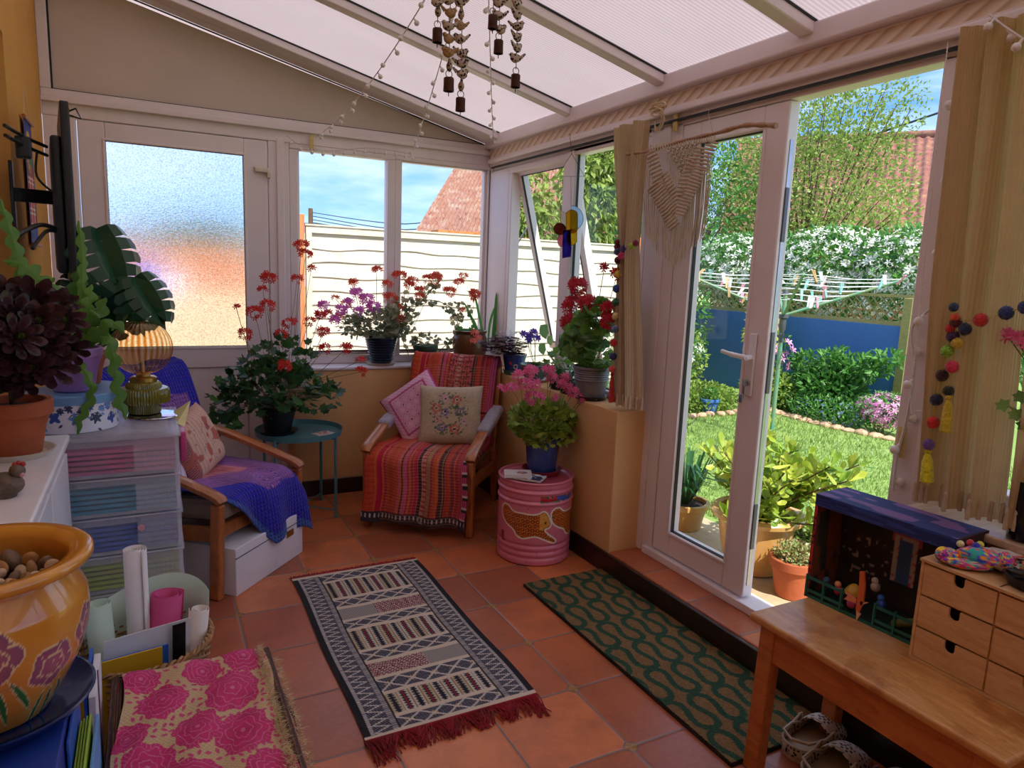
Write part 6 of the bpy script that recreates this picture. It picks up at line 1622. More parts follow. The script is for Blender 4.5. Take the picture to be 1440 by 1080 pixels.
# upright magazine files beside it
def upright(name, label, cat, x, y, z0, dx, dy, h, m, lean=0, rz=0, grp=None):
    o = MB().box(-dx/2, -dy/2, 0, dx/2, dy/2, h).build(name, m, None, smooth=False, bevel=.0015); o.location = (x, y, z0); o.rotation_euler = (0, lean, rz); return tag(o, label, cat, grp)
B_ = mat('bright_blue_board', C('#2a66c8'), .45); WH = mat('white_paper', C('#e6e2e0'), .8, var=.04)
upright('folder', 'blue-spined folder standing highest beside the big orange pot', 'folder', -.163, 1.72, .0, .006, .20, .50, B_, rad(1))
upright('paper_wad', 'white sheaf of papers inside the blue-spined folder', 'papers', -.150, 1.71, .0, .014, .19, .49, WH, rad(1), grp=None)
upright('folder', 'bright blue folder leaning against the big pot box', 'folder', -.161, 1.46, 0, .005, .20, .56, B_, 0)
for k in range(4): upright('magazine', ['first', 'second', 'third', 'fourth'][k]+' lime green booklet from the left beside the wicker trunk', 'magazine', -.154+k*.0055, 1.42, 0, .004, .2, .50+.004*k, mat('lime_card_%d' % k, C('#a8cc3a'), .6), 0, grp='lime green booklets beside the trunk')
upright('magazine', 'pale blue booklet standing against the wicker trunk', 'magazine', -.127, 1.44, 0, .006, .18, .50, mat('sky_card', C('#6fa8e0'), .6))
upright('knitting_needle', 'thin grey knitting needle sticking up by the pale blue booklet', 'needle', -.127, 1.60, 0, .003, .003, .56, M['steel'])
# wicker trunk with brocade
def wickermat(name, ca, cb, s=1):
    m, nt, b = M_(name); v = nt.coord(); h = nt.m('MULTIPLY', nt.wave(24*s, v, .5, 'X'), nt.wave(36*s, v, .5, 'Z'))
    h2 = nt.wave(30*s, v, 1.5, 'Z'); c = nt.mix(h2, ca, cb); nt.set(b, 'Base Color', c); b.inputs['Roughness'].default_value = .7; nt.set(b, 'Normal', nt.bump(h2, .8, .006)); return m
M['wick'] = wickermat('dark_woven_wicker', C('#3a2018'), C('#8a5638'))
M['wickl'] = mat('honey_willow', C('#b08454'), .6, var=.2, vscale=30)
r_ = thing('wicker_trunk', 'dark brown wicker trunk under the magenta brocade cloth', 'trunk', (.055, 1.50, 0)); THZ = .385
b = MB()
nx = 34
for row in range(22):
    z = .01+row*.017; pts = []
    per = [(-.160, -.33), (.185, -.33), (.185, .33), (-.160, .33)]
    for k in range(4):
        p0, p1 = V((*per[k], z)), V((*per[(k+1) % 4], z)); n = 14 if k % 2 == 0 else 24; nm = V((p1.y-p0.y, p0.x-p1.x, 0)).normalized()
        for j in range(n): pts.append(p0.lerp(p1, j/n)+nm*(.006*(1 if (j+row) % 2 else -1)))
    b.tube(pts, .0088, 5, closed=True)
b.build('woven_sides', M['wick'], r_)
b = MB(); b.tube([V((*q, THZ)) for q in ((-.160, -.335), (.188, -.335), (.188, .335), (-.160, .335))], .016, 8, closed=True); b.build('rim_roll', M['wick'], r_); MB().box(-.155, -.325, THZ-.02, .18, .325, THZ).build('lid', M['wick'], r_)
def peony(u, v, cx, cy, r, k):
    dx, dy = u-cx, v-cy; d = math.hypot(dx, dy); an = math.atan2(dy, dx); rr = r*(.90+.05*math.cos(9*an+k)+.05*math.cos(4*an+2*k))
    if d > rr: return 0
    line = any(abs(d-rr*f*(1+.10*math.cos((5+j)*an+k*j))) < .0011 for j, f in enumerate((.3, .55, .78)))
    if line or (d > rr*.8 and abs(math.sin(18*an)) < .18) or d < .006: return 2
    return 1
def brocade(u, v):
    x, y = u*.40, v*.62; BG_ = mixc(C('#cdb083'), C('#b3935f'), (int(x*900)+int(y*900)) % 2*.6); MG = mixc(C('#d2006c'), C('#b80054'), vn(x*60, y*60)); LN = C('#d06a94')
    fl_ = [(.10, .155, .062), (.285, .17, .075), (.21, .065, .052), (.335, .04, .062), (.045, .05, .05), (.20, .285, .060), (.08, .365, .065), (.31, .33, .072), (.17, .44, .065), (.34, .47, .06), (.03, .26, .05), (.06, .52, .06), (.26, .56, .06)]
    for k, (cx, cy, r) in enumerate(fl_):
        q = peony(x, y, cx, cy, r*1.12, k*1.7)
        if q: return MG if q == 1 else LN
    gx, gy = x/.021, y/.021; i, j = int(gx), int(gy); ox_, oy_ = h01(i, j), h01(j, i+9); dx, dy = gx-i-.3-.4*ox_, gy-j-.3-.4*oy_; th = h01(i+j, 5)*6
    q, w_ = dx*math.cos(th)+dy*math.sin(th), -dx*math.sin(th)+dy*math.cos(th)
    if h01(i, j+3) > .22 and (q/.42)**2+(w_/.20)**2 < 1: return MG if abs(w_) > .03 else LN
    return BG_
M['broc'] = vcolmat('magenta_gold_brocade', .55, .3, 500, fine=.06)
loc = V((.055, 1.50, THZ+.008)); r_ = thing('brocade_cloth', 'magenta and gold floral brocade cloth folded over the wicker trunk', 'cloth', loc)
def bf(u, v, wv=1):
    x = -.152+u*.330+.010*math.sin(v*9)*wv; y = .345-v*.66; z = .012+.004*math.sin(u*17+v*11)+.003*math.sin(v*29)
    if v < .02: z -= .01
    return (x, y, z)
b = MB(); b.grid(bf, 210, 340, 0, brocade); o_ = b.build('top_fold', M['broc'], r_, ang=80)
b = MB(); b.grid(lambda u, v: (-.152-.003-.006*math.sin(u*PI/2), .345-v*.66, .012-u*.035), 10, 330, 0, lambda u, v: brocade(.02+u*.1, v)); b.build('left_fold', M['broc'], r_, ang=80)
b = MB(); b.grid(lambda u, v: (.172+u*.045, .335-v*.66, .004-u*.02-.05*u*u), 24, 330, 0, lambda u, v: brocade(.3+u*.14, v*.9+.05)); b.build('under_fold', M['broc'], r_, ang=80)
b = MB()
for rowx, z0 in ((.168, .014), (.212, -.03)):
    for i in range(1500 if rowx < .2 else 900):
        y = .34-.67*i/(1500 if rowx < .2 else 900); p = V((rowx+R.uniform(-.008, .008), y, z0)); d = V((R.uniform(-.4, 1), R.uniform(-.6, .6), R.uniform(-.5, .9))).normalized()*R.uniform(.010, .024); w_ = V((0, .0011, 0))
        b.add([p-w_, p+w_, p+d], [(0, 1, 2)])
b.build('gold_fringe', leafmat('gold_lurex_thread', [C('#d8bc80'), C('#f0e0b0'), C('#a89058')], rough=.3, trans=.1), r_, smooth=False)
b = MB(); b.grid(lambda u, v: (.255+.035*math.sin(v*PI)+u*.02*0, 1.72-v*.16, .34-v*.16+u*.022), 3, 14); o_ = b.build('strap', mat('grey_leather', C('#8a8480'), .6), bpy.data.objects['wicker_trunk'], solid=.002); o_.matrix_parent_inverse = Matrix.Translation(V((-.055, -1.50, 0)))
# willow basket with paper rolls
BK = V((-.055, 2.13, 0)); r_ = thing('willow_basket', 'round honey willow basket full of paper rolls and card', 'basket', BK); b = MB(); n = 46
def brad(z): return .135+.045*(z/.33)
for row in range(30):
    z = .008+row*.0108
    b.tube([V(((brad(z)+.005*(1 if (k+row) % 2 else -1))*math.cos(2*PI*k/n), (brad(z)+.005*(1 if (k+row) % 2 else -1))*math.sin(2*PI*k/n), z)) for k in range(n)], .0052, 5, closed=True)
b.build('woven_sides', M['wickl'], r_)
for s_ in (0, 1):
    pts = []; N_ = 120
    for k in range(N_): a = 2*PI*k/N_; ph = a*26+s_*PI; pts.append(V(((.183+.006*math.cos(ph))*math.cos(a), (.183+.006*math.cos(ph))*math.sin(a), .335+.006*math.sin(ph))))
    MB().tube(pts, .0055, 5, closed=True).build('braided_rim', M['wickl'], r_)
MB().cyl((0, 0, 0), (0, 0, .012), .132, .134, 30).build('base', M['wickl'], r_)
def roll(name, label, x, y, z0, r, h, m, lean=(0, 0), turns=1.6, sp=.0035):
    b = MB(); N_ = 70; pts = [(r-sp*turns*i/N_*3.0)*1.0 for i in range(N_+1)]
    b.grid(lambda u, v: (max(.004, r-sp*3*turns*u)*math.cos(u*turns*2*PI*1.4), max(.004, r-sp*3*turns*u)*math.sin(u*turns*2*PI*1.4), v*h), N_, 2)
    o = b.build(name, m, None, solid=.001); o.location = (x, y, z0); o.rotation_mode = 'ZYX'; o.rotation_euler = (lean[0], lean[1], 1+x*30); return tag(o, label, 'paper roll')
GP = mat('mint_card', C('#c4dcc8'), .8, var=.03); PKP = mat('pink_paper', C('#cf4a84'), .7, var=.06); CRM = mat('cream_paper', C('#e8ded6'), .8, var=.03)
roll('paper_roll', 'tall white roll of paper standing highest in the willow basket', BK.x-.01, BK.y+.06, .02, .033, .58, WH, (rad(2), rad(0)), 2.4)
roll('paper_roll', 'mint green rolled card at the left inside the willow basket', BK.x-.085, BK.y+.045, .02, .036, .43, GP, (0, rad(-3)))
roll('paper_roll', 'magenta rolled paper in front of the tall white roll', BK.x+.035, BK.y+.035, .02, .050, .42, PKP, (rad(-4), rad(5)), 1.5, .005)
roll('paper_roll', 'cream roll at the right inside the willow basket', BK.x+.115, BK.y-.0, .02, .030, .385, CRM, (rad(0), rad(6)))
b = MB(); b.grid(lambda u, v: (.165*math.cos(.1+u*2.6)*(1+.12*(v)*(1-u)), .150*math.sin(.1+u*2.6)+.02, .05+v*(.385+.03*math.sin(u*5))), 40, 4); o_ = b.build('card_sheet', GP, None, solid=.0012); o_.location = BK; tag(o_, 'big mint green card curled around the back of the willow basket', 'card')
def cardsheet(label, c, w, h, m, rx, rz, name='card_sheet', t=.002): o = MB().box(-w/2, -t/2, 0, w/2, t/2, h).build(name, m, None, smooth=False); o.location = c; o.rotation_euler = (rx, 0, rz); return tag(o, label, 'card')
cardsheet('white card sheet leaning at the front inside the willow basket', BK+V((.01, -.055, .03)), .22, .385, WH, rad(6), rad(14))
cardsheet('mustard yellow card at the very front of the willow basket', BK+V((-.055, -.118, .05)), .20, .335, mat('mustard_card', C('#d8a818'), .7, var=.03), rad(8), rad(10), t=.004)
cardsheet('blue card just behind the mustard yellow one', BK+V((-.040, -.106, .05)), .20, .333, B_, rad(8), rad(10), t=.004)
cardsheet('black card strip standing right of the mustard yellow card', BK+V((.085, -.055, .03)), .035, .385, M['black'], rad(6), rad(16))
# ================================================================ HANGINGS
M['strand'] = leafmat('tan_cotton_strands', [C('#ccb493'), C('#ccb493')], rough=.95, trans=.25)
M['strandd'] = leafmat('honey_cotton_strands', [C('#d2b588'), C('#d2b588')], rough=.95, trans=.3)
# narrow string curtain on the side window, tied by a pompom garland
def string_curtain(label, top, mid, bot, n, m, r, rows, x0, name='string_curtain', amp=.028):
    """top/mid/bot: (y0, y1, z); a curtain of n touching cords hanging in soft folds"""
    root = thing(name, label, 'curtain', (x0, (top[0]+top[1])/2, bot[2])); off = V(root.location); S_ = 8; NV = 26
    def fn(u, v):
        a, c, t = (top, mid, v/.5) if v < .5 else (mid, bot, (v-.5)/.5); t = t if v < .5 else t; k = t*t*(3-2*t)*.35+t*.65
        y = lerp(lerp(a[0], c[0], k), lerp(a[1], c[1], k), u); z = lerp(a[2], c[2], t); fold = math.sin(u*rows*2*PI+.9*math.sin(v*2.2))+.35*math.sin(u*rows*4.6*PI+1+v)
        return V((x0+amp*fold*(.75+.25*v)-r*abs(math.sin(u*n*PI))**.6, y+.004*math.sin(v*5+u*20), z))-off
    b = MB(); b.grid(fn, n*S_//2, NV); b.build('cords', m, root, ang=180)
    t_ = MB()
    for k in range(0, n, 4):
        e = fn((k+.5)/n, 1)+V((-.003, 0, 0)); t_.tube([e+V((0, 0, .05)), e+V((0, 0, .042)), e+V((0, 0, .036)), e+V((0, 0, .015)), e-V((0, 0, .006))], [.003, .0065, .0045, .0065, .006], 7)
    t_.build('hem_knots', mat('cream_hem_knots', C('#cdb89c'), .9), root); return root
string_curtain('narrow tan string curtain gathered beside the French door', (2.56, 2.81, 2.115), (2.60, 2.70, 1.58), (2.50, 2.68, .83), 44, M['strand'], .004, 2.5, 1.975)
string_curtain('wide tan string curtain hanging right of the open doorway', (.99, 1.205, 2.11), (.965, 1.20, 1.45), (.945, 1.165, .835), 56, M['strandd'], .003, 3.0, 1.945)
string_curtain('second honey-brown string curtain at the far right of the room', (.72, .985, 2.11), (.74, .955, 1.45), (.80, .93, .835), 40, M['strandd'], .003, 2.0, 1.950)
# pompom garlands
POM = {}
def pomm(c):
    if c not in POM: POM[c] = mat('pompom_wool_'+c[1:], tuple(min(1, x*1.5+.004) for x in C(c)[:3])+(1,), 1, var=.25, vscale=90, bump=.8, bscale=160, sheen=.3)
    return POM[c]
def fuzz(b, c, r):
    b.sphere(c, r*.92, 12)
    for _ in range(110):
        n = rv(1).normalized(); s = basis(n)[0]*r*.10; p = V(c)+n*r*.86; b.add([p-s, p+s, p+n*r*.24+rv(r*.08)], [(0, 1, 2)])
def garland(label, x, poms, tassels, cords, name='pompom_garland'):
    poms = [(a, b_, r*(1.45 if x > 1.92 else 1.12), c) for a, b_, r, c in poms]
    p0 = at(poms[0][0], poms[0][1], 'x', x); root = thing(name, label, 'garland', p0)
    for px, py, r, c in poms:
        b = MB(); fuzz(b, at(px, py, 'x', x+R.uniform(-.006, .006))-p0, r); b.build('pompom', pomm(c), root)
    for px, py, px2, py2, w_, c in tassels:
        b = MB(); a, e = at(px, py, 'x', x)-p0, at(px2, py2, 'x', x)-p0
        b.tube([a, a.lerp(e, .08), a.lerp(e, .12), a.lerp(e, .35), e], [w_*.45, w_*.55, w_*.35, w_*.75, w_], 14)
        for _ in range(70): q = rv(1)*w_*.8; q.z = 0; b.tube([a.lerp(e, .12)+q*.3, e+q+V((0, 0, R.uniform(-.006, .006)))], .0011, 4)
        b.build('tassel', pomm(c), root)
    b = MB()
    for cc in cords: b.tube(bez([at(px, py, 'x', x)-p0 for px, py in cc], 4), .0014, 5)
    b.build('cord', mat('yellow_cord', C('#c9b44a'), .8), root); return root
garland('multicoloured pompom garland with a red tassel tied round the narrow curtain', 1.94,
    [(868, 340, .009, '#7a1838'), (894, 342, .011, '#7a1a3c'), (889, 346, .012, '#a6c83a'), (877, 350, .013, '#4a2a78'), (868, 347, .012, '#6a1a38'), (868, 354, .012, '#34406c'), (874, 360, .014, '#c02a64'), (869, 366, .013, '#5a1430'), (869, 386, .014, '#d0b040'), (867, 406, .014, '#2a4aa8'), (866, 425, .014, '#2a6a4a'), (866, 445, .014, '#e0c084'), (865, 463, .013, '#6a7ab0'), (863, 482, .014, '#d8302c'), (862, 501, .014, '#28306c'), (861, 519, .013, '#e05048')],
    [(861, 524, 860, 565, .016, '#b8201c')], [[(894, 342), (880, 348), (870, 360), (868, 400), (864, 470), (861, 524)]])
garland('multicoloured pompom garland with yellow tassels across the wide curtain', 1.90,
    [(1341, 432, .012, '#24466c'), (1343, 447, .012, '#d8502e'), (1344, 453, .015, '#5a1828'), (1336, 462, .012, '#c0282c'), (1357, 463, .016, '#20305c'), (1340, 473, .016, '#3f2058'), (1346, 483, .014, '#d0b83a'), (1379, 450, .017, '#c0282c'), (1415, 440, .017, '#203a78'), (1442, 432, .016, '#203a78'),
     (1332, 494, .016, '#8ac840'), (1339, 516, .016, '#d8305a'), (1325, 528, .016, '#3c1220'), (1334, 550, .014, '#1e2a18'), (1317, 562, .016, '#1c2244'), (1312, 594, .016, '#d82a2a'), (1306, 625, .015, '#6a4a9c')],
    [(1305, 632, 1303, 677, .018, '#d8d020'), (1335, 556, 1330, 606, .016, '#c8b830')], [[(1450, 428), (1415, 440), (1379, 450), (1344, 450)], [(1344, 452), (1330, 500), (1317, 562), (1306, 632)], [(1344, 452), (1342, 500), (1334, 556)]])
# macrame on driftwood
MX = 1.955; mp = lambda px, py, dx=0: at(px, py, 'x', MX+dx)
M['cotton'] = mat('cream_macrame_cotton', C('#cdb9a4'), .95, var=.12, vscale=30, bump=.3, bscale=300)
p0 = mp(885, 216); r_ = thing('macrame_hanging', 'cream knotted macrame wall hanging on a driftwood stick across the French door', 'wall hanging', p0)
b = MB(); b.tube([q-p0 for q in bez([mp(880, 217), mp(915, 212), mp(960, 198), mp(1005, 188), mp(1045, 177), mp(1070, 176), mp(1092, 177)], 6)], [.006+.004*(i/36)+.0015*math.sin(i*1.3) for i in range(37)], 10); b.build('driftwood_stick', woodmat('driftwood', C('#7a5236'), C('#b08058'), 6), r_)
b = MB()
def band(p_a, p_b, w_, n):
    """row of diagonal clove hitches between two image points"""
    for k in range(n):
        t = k/n; q0 = V(p_a).lerp(V(p_b), t); d = (V(p_b)-V(p_a)).normalized(); s = V((-d.y, d.x, 0))
        w_ = w_*1.0; a, e = q0-s*w_*.72-d*1.5, q0+s*w_*.72+d*1.5
        b.tube([mp(a.x, a.y)-p0, mp((a.x+e.x)/2, (a.y+e.y)/2, -.008)-p0, mp(e.x, e.y)-p0], [.0045, .0066, .0045], 6)
for A_, B_2, w_, n in (((916, 214, 0), (929, 262, 0), 12, 9), ((924, 252, 0), (952, 302, 0), 11, 13), ((918, 262, 0), (951, 322, 0), 12, 15), ((1002, 200, 0), (985, 240, 0), 11, 8), ((986, 238, 0), (953, 305, 0), 12, 15), ((972, 225, 0), (952, 285, 0), 9, 11), ((934, 245, 0), (953, 285, 0), 9, 9), ((984, 208, 0), (968, 242, 0), 8, 7)): band(A_, B_2, w_, n)
for i in range(7):
    for j in range(7-i): 
        x = 941+j*6.2+i*3.1; y = 211-j*1.6+i*5.4; b.tube([mp(x-2.5, y-2)-p0, mp(x+3, y, -.006)-p0, mp(x, y+4)-p0], .0035, 6)
b.build('knotwork', M['cotton'], r_)
b = MB()
for k in range(78):
    u = k/77; px = lerp(909, 1002, u); top = lerp(222, 200, u); vb = 320-abs(u-.47)*200 if .08 < u < .93 else top; vb = max(top, vb)
    bot = 378-abs(u-.47)*95+R.uniform(-6, 4)
    if .40 < u < .55: vb = 318
    xx = px+R.uniform(-1, 1); dx = .010+R.uniform(-.004, .004)
    b.tube([mp(xx, max(vb, 216), dx)-p0, mp(xx-3+R.uniform(-1, 1), (vb+bot)/2, dx)-p0, mp(xx-5+R.uniform(-2, 2)+(u-.5)*-10, bot, dx)-p0], .0019, 4)
for k in range(24):
    u = k/23; px = lerp(938, 985, u); b.tube([mp(px, 214-u*12, .012)-p0, mp(px+(.47-u)*8, 262+30*(1-abs(2*u-1)), .012)-p0], .0019, 4)
b.build('fringe', M['cotton'], r_)
b = MB()
for k in range(26): px = 914+k*3.6; b.tube([mp(px, 214-(k*.62), -.010)-p0, mp(px+1, 205-(k*.62), -.002)-p0, mp(px+1.5, 204-(k*.62), .010)-p0, mp(px, 214-k*.62, .012)-p0], .0032, 5)
b.build('stick_loops', M['cotton'], r_)
MB().tube([mp(1003, 188)-p0, mp(996, 160)-p0, mp(999, 150)-p0], .0016, 4).build('hanging_cord', M['cotton'], r_)
# coil of cord and wooden tags on the rail
p0 = at(925, 155, 'x', 2.0); b = MB()
for k in range(9): a0 = R.uniform(0, 6); rr = R.uniform(.015, .035); cc = V((R.uniform(-.01, .01), R.uniform(-.03, .03), R.uniform(-.015, .015))); b.tube([cc+V((.004*math.sin(3*t), rr*1.5*math.cos(t+a0), rr*.6*math.sin(t+a0))) for t in [2*PI*i/14 for i in range(14)]], .0035, 5, closed=True)
for k in range(3): b.tube(bez([(0, -.01*k, 0), (.0, -.03-.01*k, -.05), (0, .0, -.075-.01*k), (0, .02, -.04)], 5), .0022, 5)
o_ = b.build('cord_coil', M['string']); o_.location = p0; tag(o_, 'tangled coil of cream cord on the rail above the narrow curtain', 'cord')
M['tagw'] = woodmat('pale_pine_tag', C('#c9b06a'), C('#dcc88c'), 6, rough=.7, coat=0)
def peg(label, p, h, rx=0, rz=0): o = MB().rbox(-.013, -.004, -h, .013, .004, 0, .002).build('wooden_clip', M['tagw']); o.location = p; o.rotation_euler = (0, rx, rz); return tag(o, label, 'clip')
peg('pale wooden clip at the top of the first back window', at(438, 190, 'y', YB-.035), .085)
peg('pale wooden clip hanging under the cord coil by the French door', at(951, 160, 'x', XR-.016), .075, 0, rad(90))
peg('pale wooden clip fixed low on the doorpost right of the open doorway', at(1270, 600, 'x', XR-.02), .10, rad(2), rad(90))
# sun catcher
SX = 2.0; sp = lambda px, py, dx=0: at(px, py, 'x', SX+dx); p0 = sp(803, 190); r_ = thing('sun_catcher', 'stained glass sun catcher of coloured discs hanging from a wire triangle', 'sun catcher', p0)
b = MB(); b.tube([sp(801, 188)-p0, sp(804, 216)-p0], .0014, 5); b.tube([sp(804, 216)-p0, sp(784, 248)-p0, sp(822, 248)-p0], .0016, 5, closed=True); b.tube([sp(803, 248)-p0, sp(803, 294)-p0], .0010, 4); b.tube([sp(789, 248)-p0, sp(788, 296)-p0], .0010, 4); b.build('wire_frame', M['black'], r_)
def stained(name, col):
    m, nt, b = M_(name); nt.n.remove(b); t = nt.new('ShaderNodeBsdfTransparent', {'Color': col}); q = nt.new('ShaderNodeBsdfTranslucent', {'Color': nt.mix(nt.m('MULTIPLY', nt.noise(30, 2), .3), col, (1, 1, 1, 1))})
    ms = nt.new('ShaderNodeMixShader'); ms.inputs[0].default_value = .4; nt.l.new(t.outputs[0], ms.inputs[1]); nt.l.new(q.outputs[0], ms.inputs[2]); nt.l.new(ms.outputs[0], nt.n['Material Output'].inputs[0]); return m
def sg(name, poly, col, dx=0):
    b = MB(); q = [sp(x, y, dx)-p0 for x, y in poly]; n = len(q); vs = q+[a+V((.003, 0, 0)) for a in q]
    b.add(vs, [tuple(range(n)), tuple(range(n, 2*n))[::-1]]+[(i, (i+1) % n, (i+1) % n+n, i+n) for i in range(n)])
    o = b.build(name, stained('stained_'+col[1:], C(col)), r_, smooth=False)
    MB().tube(q, .0012, 4, closed=True).build('lead_line', M['black'], o)
def disc(cx, cy, rx, ry, a0=0, a1=360, n=22): return [(cx+rx*math.cos(rad(lerp(a0, a1, i/n))), cy-ry*math.sin(rad(lerp(a0, a1, i/n)))) for i in range(n+(0 if a1-a0 == 360 else 1))]
sg('clear_half_disc', disc(803, 307, 17, 18, -90, 90), '#c8d4e8', .004)
sg('amber_capsule', [(796, 300)]+disc(804, 302, 8, 7, 0, 180, 8)[::-1]+[(812, 320)]+disc(804, 322, 8, 6, 180, 360, 8)[::-1], '#d8a820', -.002)
sg('yellow_petal', [(802, 322), (811, 325), (811, 340), (806, 345), (800, 344), (797, 334)], '#e0b830', .0)
sg('brown_disc', disc(787, 322, 8.5, 8.5), '#8a3a20', -.004)
sg('clear_petal', [(788, 296), (797, 300), (797, 322), (788, 313)], '#d8c4b8', .006)
sg('violet_bar', [(792, 324), (802, 323), (803, 350), (802, 361), (791, 363), (791, 345)], '#4a2a9c', -.006)
sg('pink_disc', disc(789, 338, 5, 9), '#d88a9c', .003)
# hanging strings of cloth birds with bells
MY = 1.78; bp_ = lambda px, py: at(px, py, 'y', MY)
def spotmat(name, base, sp_):
    m, nt, b = M_(name); v = nt.new('ShaderNodeTexVoronoi', {'Scale': 130}); nt.l.new(nt.coord(), v.inputs['Vector'])
    nt.set(b, 'Base Color', nt.mix(nt.m('LESS_THAN', v.outputs['Distance'], .42), base, sp_)); b.inputs['Roughness'].default_value = .8; return m
BM = [spotmat('spotted_bird_cloth', C('#b8a89c'), C('#2b2024')), spotmat('tan_bird_cloth', C('#a88860'), C('#8a6a48'))]
M['bell'] = mat('rusty_copper_bell', C('#5a3424'), .5, .6, var=.3, vscale=30)
def bird(parent, p, s, yaw, m):
    b = MB(); Mx = Matrix.Rotation(yaw, 4, 'Z')
    b.sphere(p, s*.50, 12, 0, (1.15, .62, .85), M=Mx, fn=lambda t, a: 1+.15*math.cos(a))
    hd = p+Mx@V((s*.52, 0, s*.30)); b.sphere(hd, s*.24, 8); b.tube([hd, hd+Mx@V((s*.34, 0, s*.04))], [s*.09, .0004], 6)
    tl = p+Mx@V((-s*.45, 0, s*.10)); b.tube([tl, tl+Mx@V((-s*.42, 0, s*.38))], [s*.20, s*.10], 6)
    return b.build('cloth_bird', m, parent)
def bell(parent, p, r, h):
    b = MB(); b.lathe([(r*.9, h*.5), (r*1.02, h*.42), (r, 0), (r*1.05, -h*.5), (r*.95, -h*.5), (r*.9, 0), (r*.9, h*.40)], tuple(p), 20); b.lathe([(0, h*.5), (r*.92, h*.47), (0, h*.44)], tuple(p), 16)
    o = b.build('bell', M['bell'], parent); b = MB(); b.tube([p+V((.0, 0, h*.5+.009))+V((.009*math.cos(a), 0, .009*math.sin(a))) for a in [2*PI*i/14 for i in range(14)]], .0011, 5, closed=True); b.build('ring', M['bell'], o)
    b = MB(); b.cyl(p, p-V((0, 0, h*.85)), .0012, .0012, 5); b.build('clapper', M['bell'], o)
strs = [(616, (-14, 3, 16), (615, 50), 'first'), (632, (-15, 0, 18, 37, 55, 74, 93), (631, 119), 'second'), (648.5, (-14, 3, 20, 36, 55, 75, 89, 104, 121), (647.5, 147), 'third, longest'), (693, (-30, -10), (693, 31), 'fourth'), (702.5, (-14, 4, 22, 41), (701, 66), 'fifth'), (726.5, (-12, 6, 21, 37, 52, 67, 82), (725, 114), 'sixth')]
for k, (px, ys, bl, o_n) in enumerate(strs):
    p0 = bp_(px, 0); p0.z = roofz(p0.x)-.02; r_ = thing('bird_bell_string', o_n+' hanging string of spotted cloth birds ending in a rusty bell, from the left', 'mobile', p0, 0, 'strings of cloth birds and bells')
    e = bp_(*bl)-p0; MB().tube([(0, 0, 0), V((e.x, e.y, e.z+.03))], .0011, 5).build('string', M['black'], r_)
    for i, y in enumerate(ys): bird(r_, bp_(px, y)-p0, .027, R.choice((0, .4, 3.3, 2.8, 1.2, -.5)), BM[1] if (k == 1 and i in (2, 4, 5)) or (k == 2 and i == 3) else BM[0])
    bell(r_, e, .0125 if k != 1 else .0135, .034)
# fairy lights
M['lbulb'] = mat('white_frosted_bulb', C('#e8e2e2'), .35, trans=.0, var=.03)
M['lcord'] = mat('clear_white_cord', C('#d8d0cc'), .5)
def fairy(label, pts, n, r=.0105, cr=.0024, hang=.018, alt=True, name='string_lights'):
    root = thing(name, label, 'string lights', pts[0], 0, 'strings of little white globe lights'); c = bez(pts, 14); L = [0]
    for i in range(1, len(c)): L.append(L[-1]+(c[i]-c[i-1]).length)
    MB().tube([p-c[0] for p in c], cr, 5).build('cord', M['lcord'], root); j = 0
    for k in range(n):
        s_ = (k+.5)/n*L[-1]
        while L[j+1] < s_: j += 1
        p = c[j].lerp(c[j+1], (s_-L[j])/(L[j+1]-L[j]))-c[0]; d = V(((.6 if k % 2 else -.6) if alt else 0, (-.3 if k % 2 else .3) if alt else 0, -1)).normalized()
        b = MB(); b.cyl(p, p+d*hang*.6, .003, .004, 6); b.sphere(p+d*(hang*.6+r), r, 10); b.build('globe_bulb', M['lbulb'], root)
    return root
HP = V((.93, 2.05, roofz(.93)-.015)); yb = YB-.045
E1, E2, E3 = at(446, 192, 'y', yb), at(576, 222, 'y', yb), at(694, 206, 'y', yb)
def sag(a, b, s): return [a, a.lerp(b, .25)-V((0, 0, s*.75)), a.lerp(b, .5)-V((0, 0, s)), a.lerp(b, .75)-V((0, 0, s*.75)), b]
fairy('string of white globe lights sagging from the ceiling to the first window', sag(HP, E1, .10), 20)
fairy('string of white globe lights from the ceiling to the post between the back windows', sag(HP, E2, .06), 18)
fairy('string of white globe lights from the ceiling to the far corner', sag(HP, E3, .05), 19)
fairy('short string of globe lights looped along the top of the back windows', [at(402, 190, 'y', yb), at(425, 205, 'y', yb), at(465, 212, 'y', yb), at(520, 208, 'y', yb), at(577, 216, 'y', yb)], 12, alt=False, hang=.022)
fairy('knot of globe lights bunched at the far corner', [at(694, 206, 'y', yb), at(700, 232, 'y', yb-.01), at(690, 238, 'y', yb), at(697, 215, 'y', yb-.01), at(692, 200, 'y', yb)], 10, r=.007)
xj = XR-.03
fairy('large globe lights twined down the doorpost right of the open doorway', [at(1345, 110, 'x', xj), at(1343, 168, 'x', xj), at(1337, 273, 'x', xj), at(1331, 326, 'x', xj), at(1318, 378, 'x', xj), at(1312, 428, 'x', xj), at(1283, 462, 'x', xj), at(1286, 520, 'x', xj), at(1275, 590, 'x', xj), at(1262, 640, 'x', xj), at(1256, 690, 'x', xj)], 12, r=.0145, cr=.0045, hang=.022)
fairy('globe lights draped over the top of the wide string curtain', [at(1392, 20, 'x', 1.93), at(1410, 35, 'x', 1.91), at(1450, 62, 'x', 1.90)], 3, r=.011, cr=.003, hang=.022)
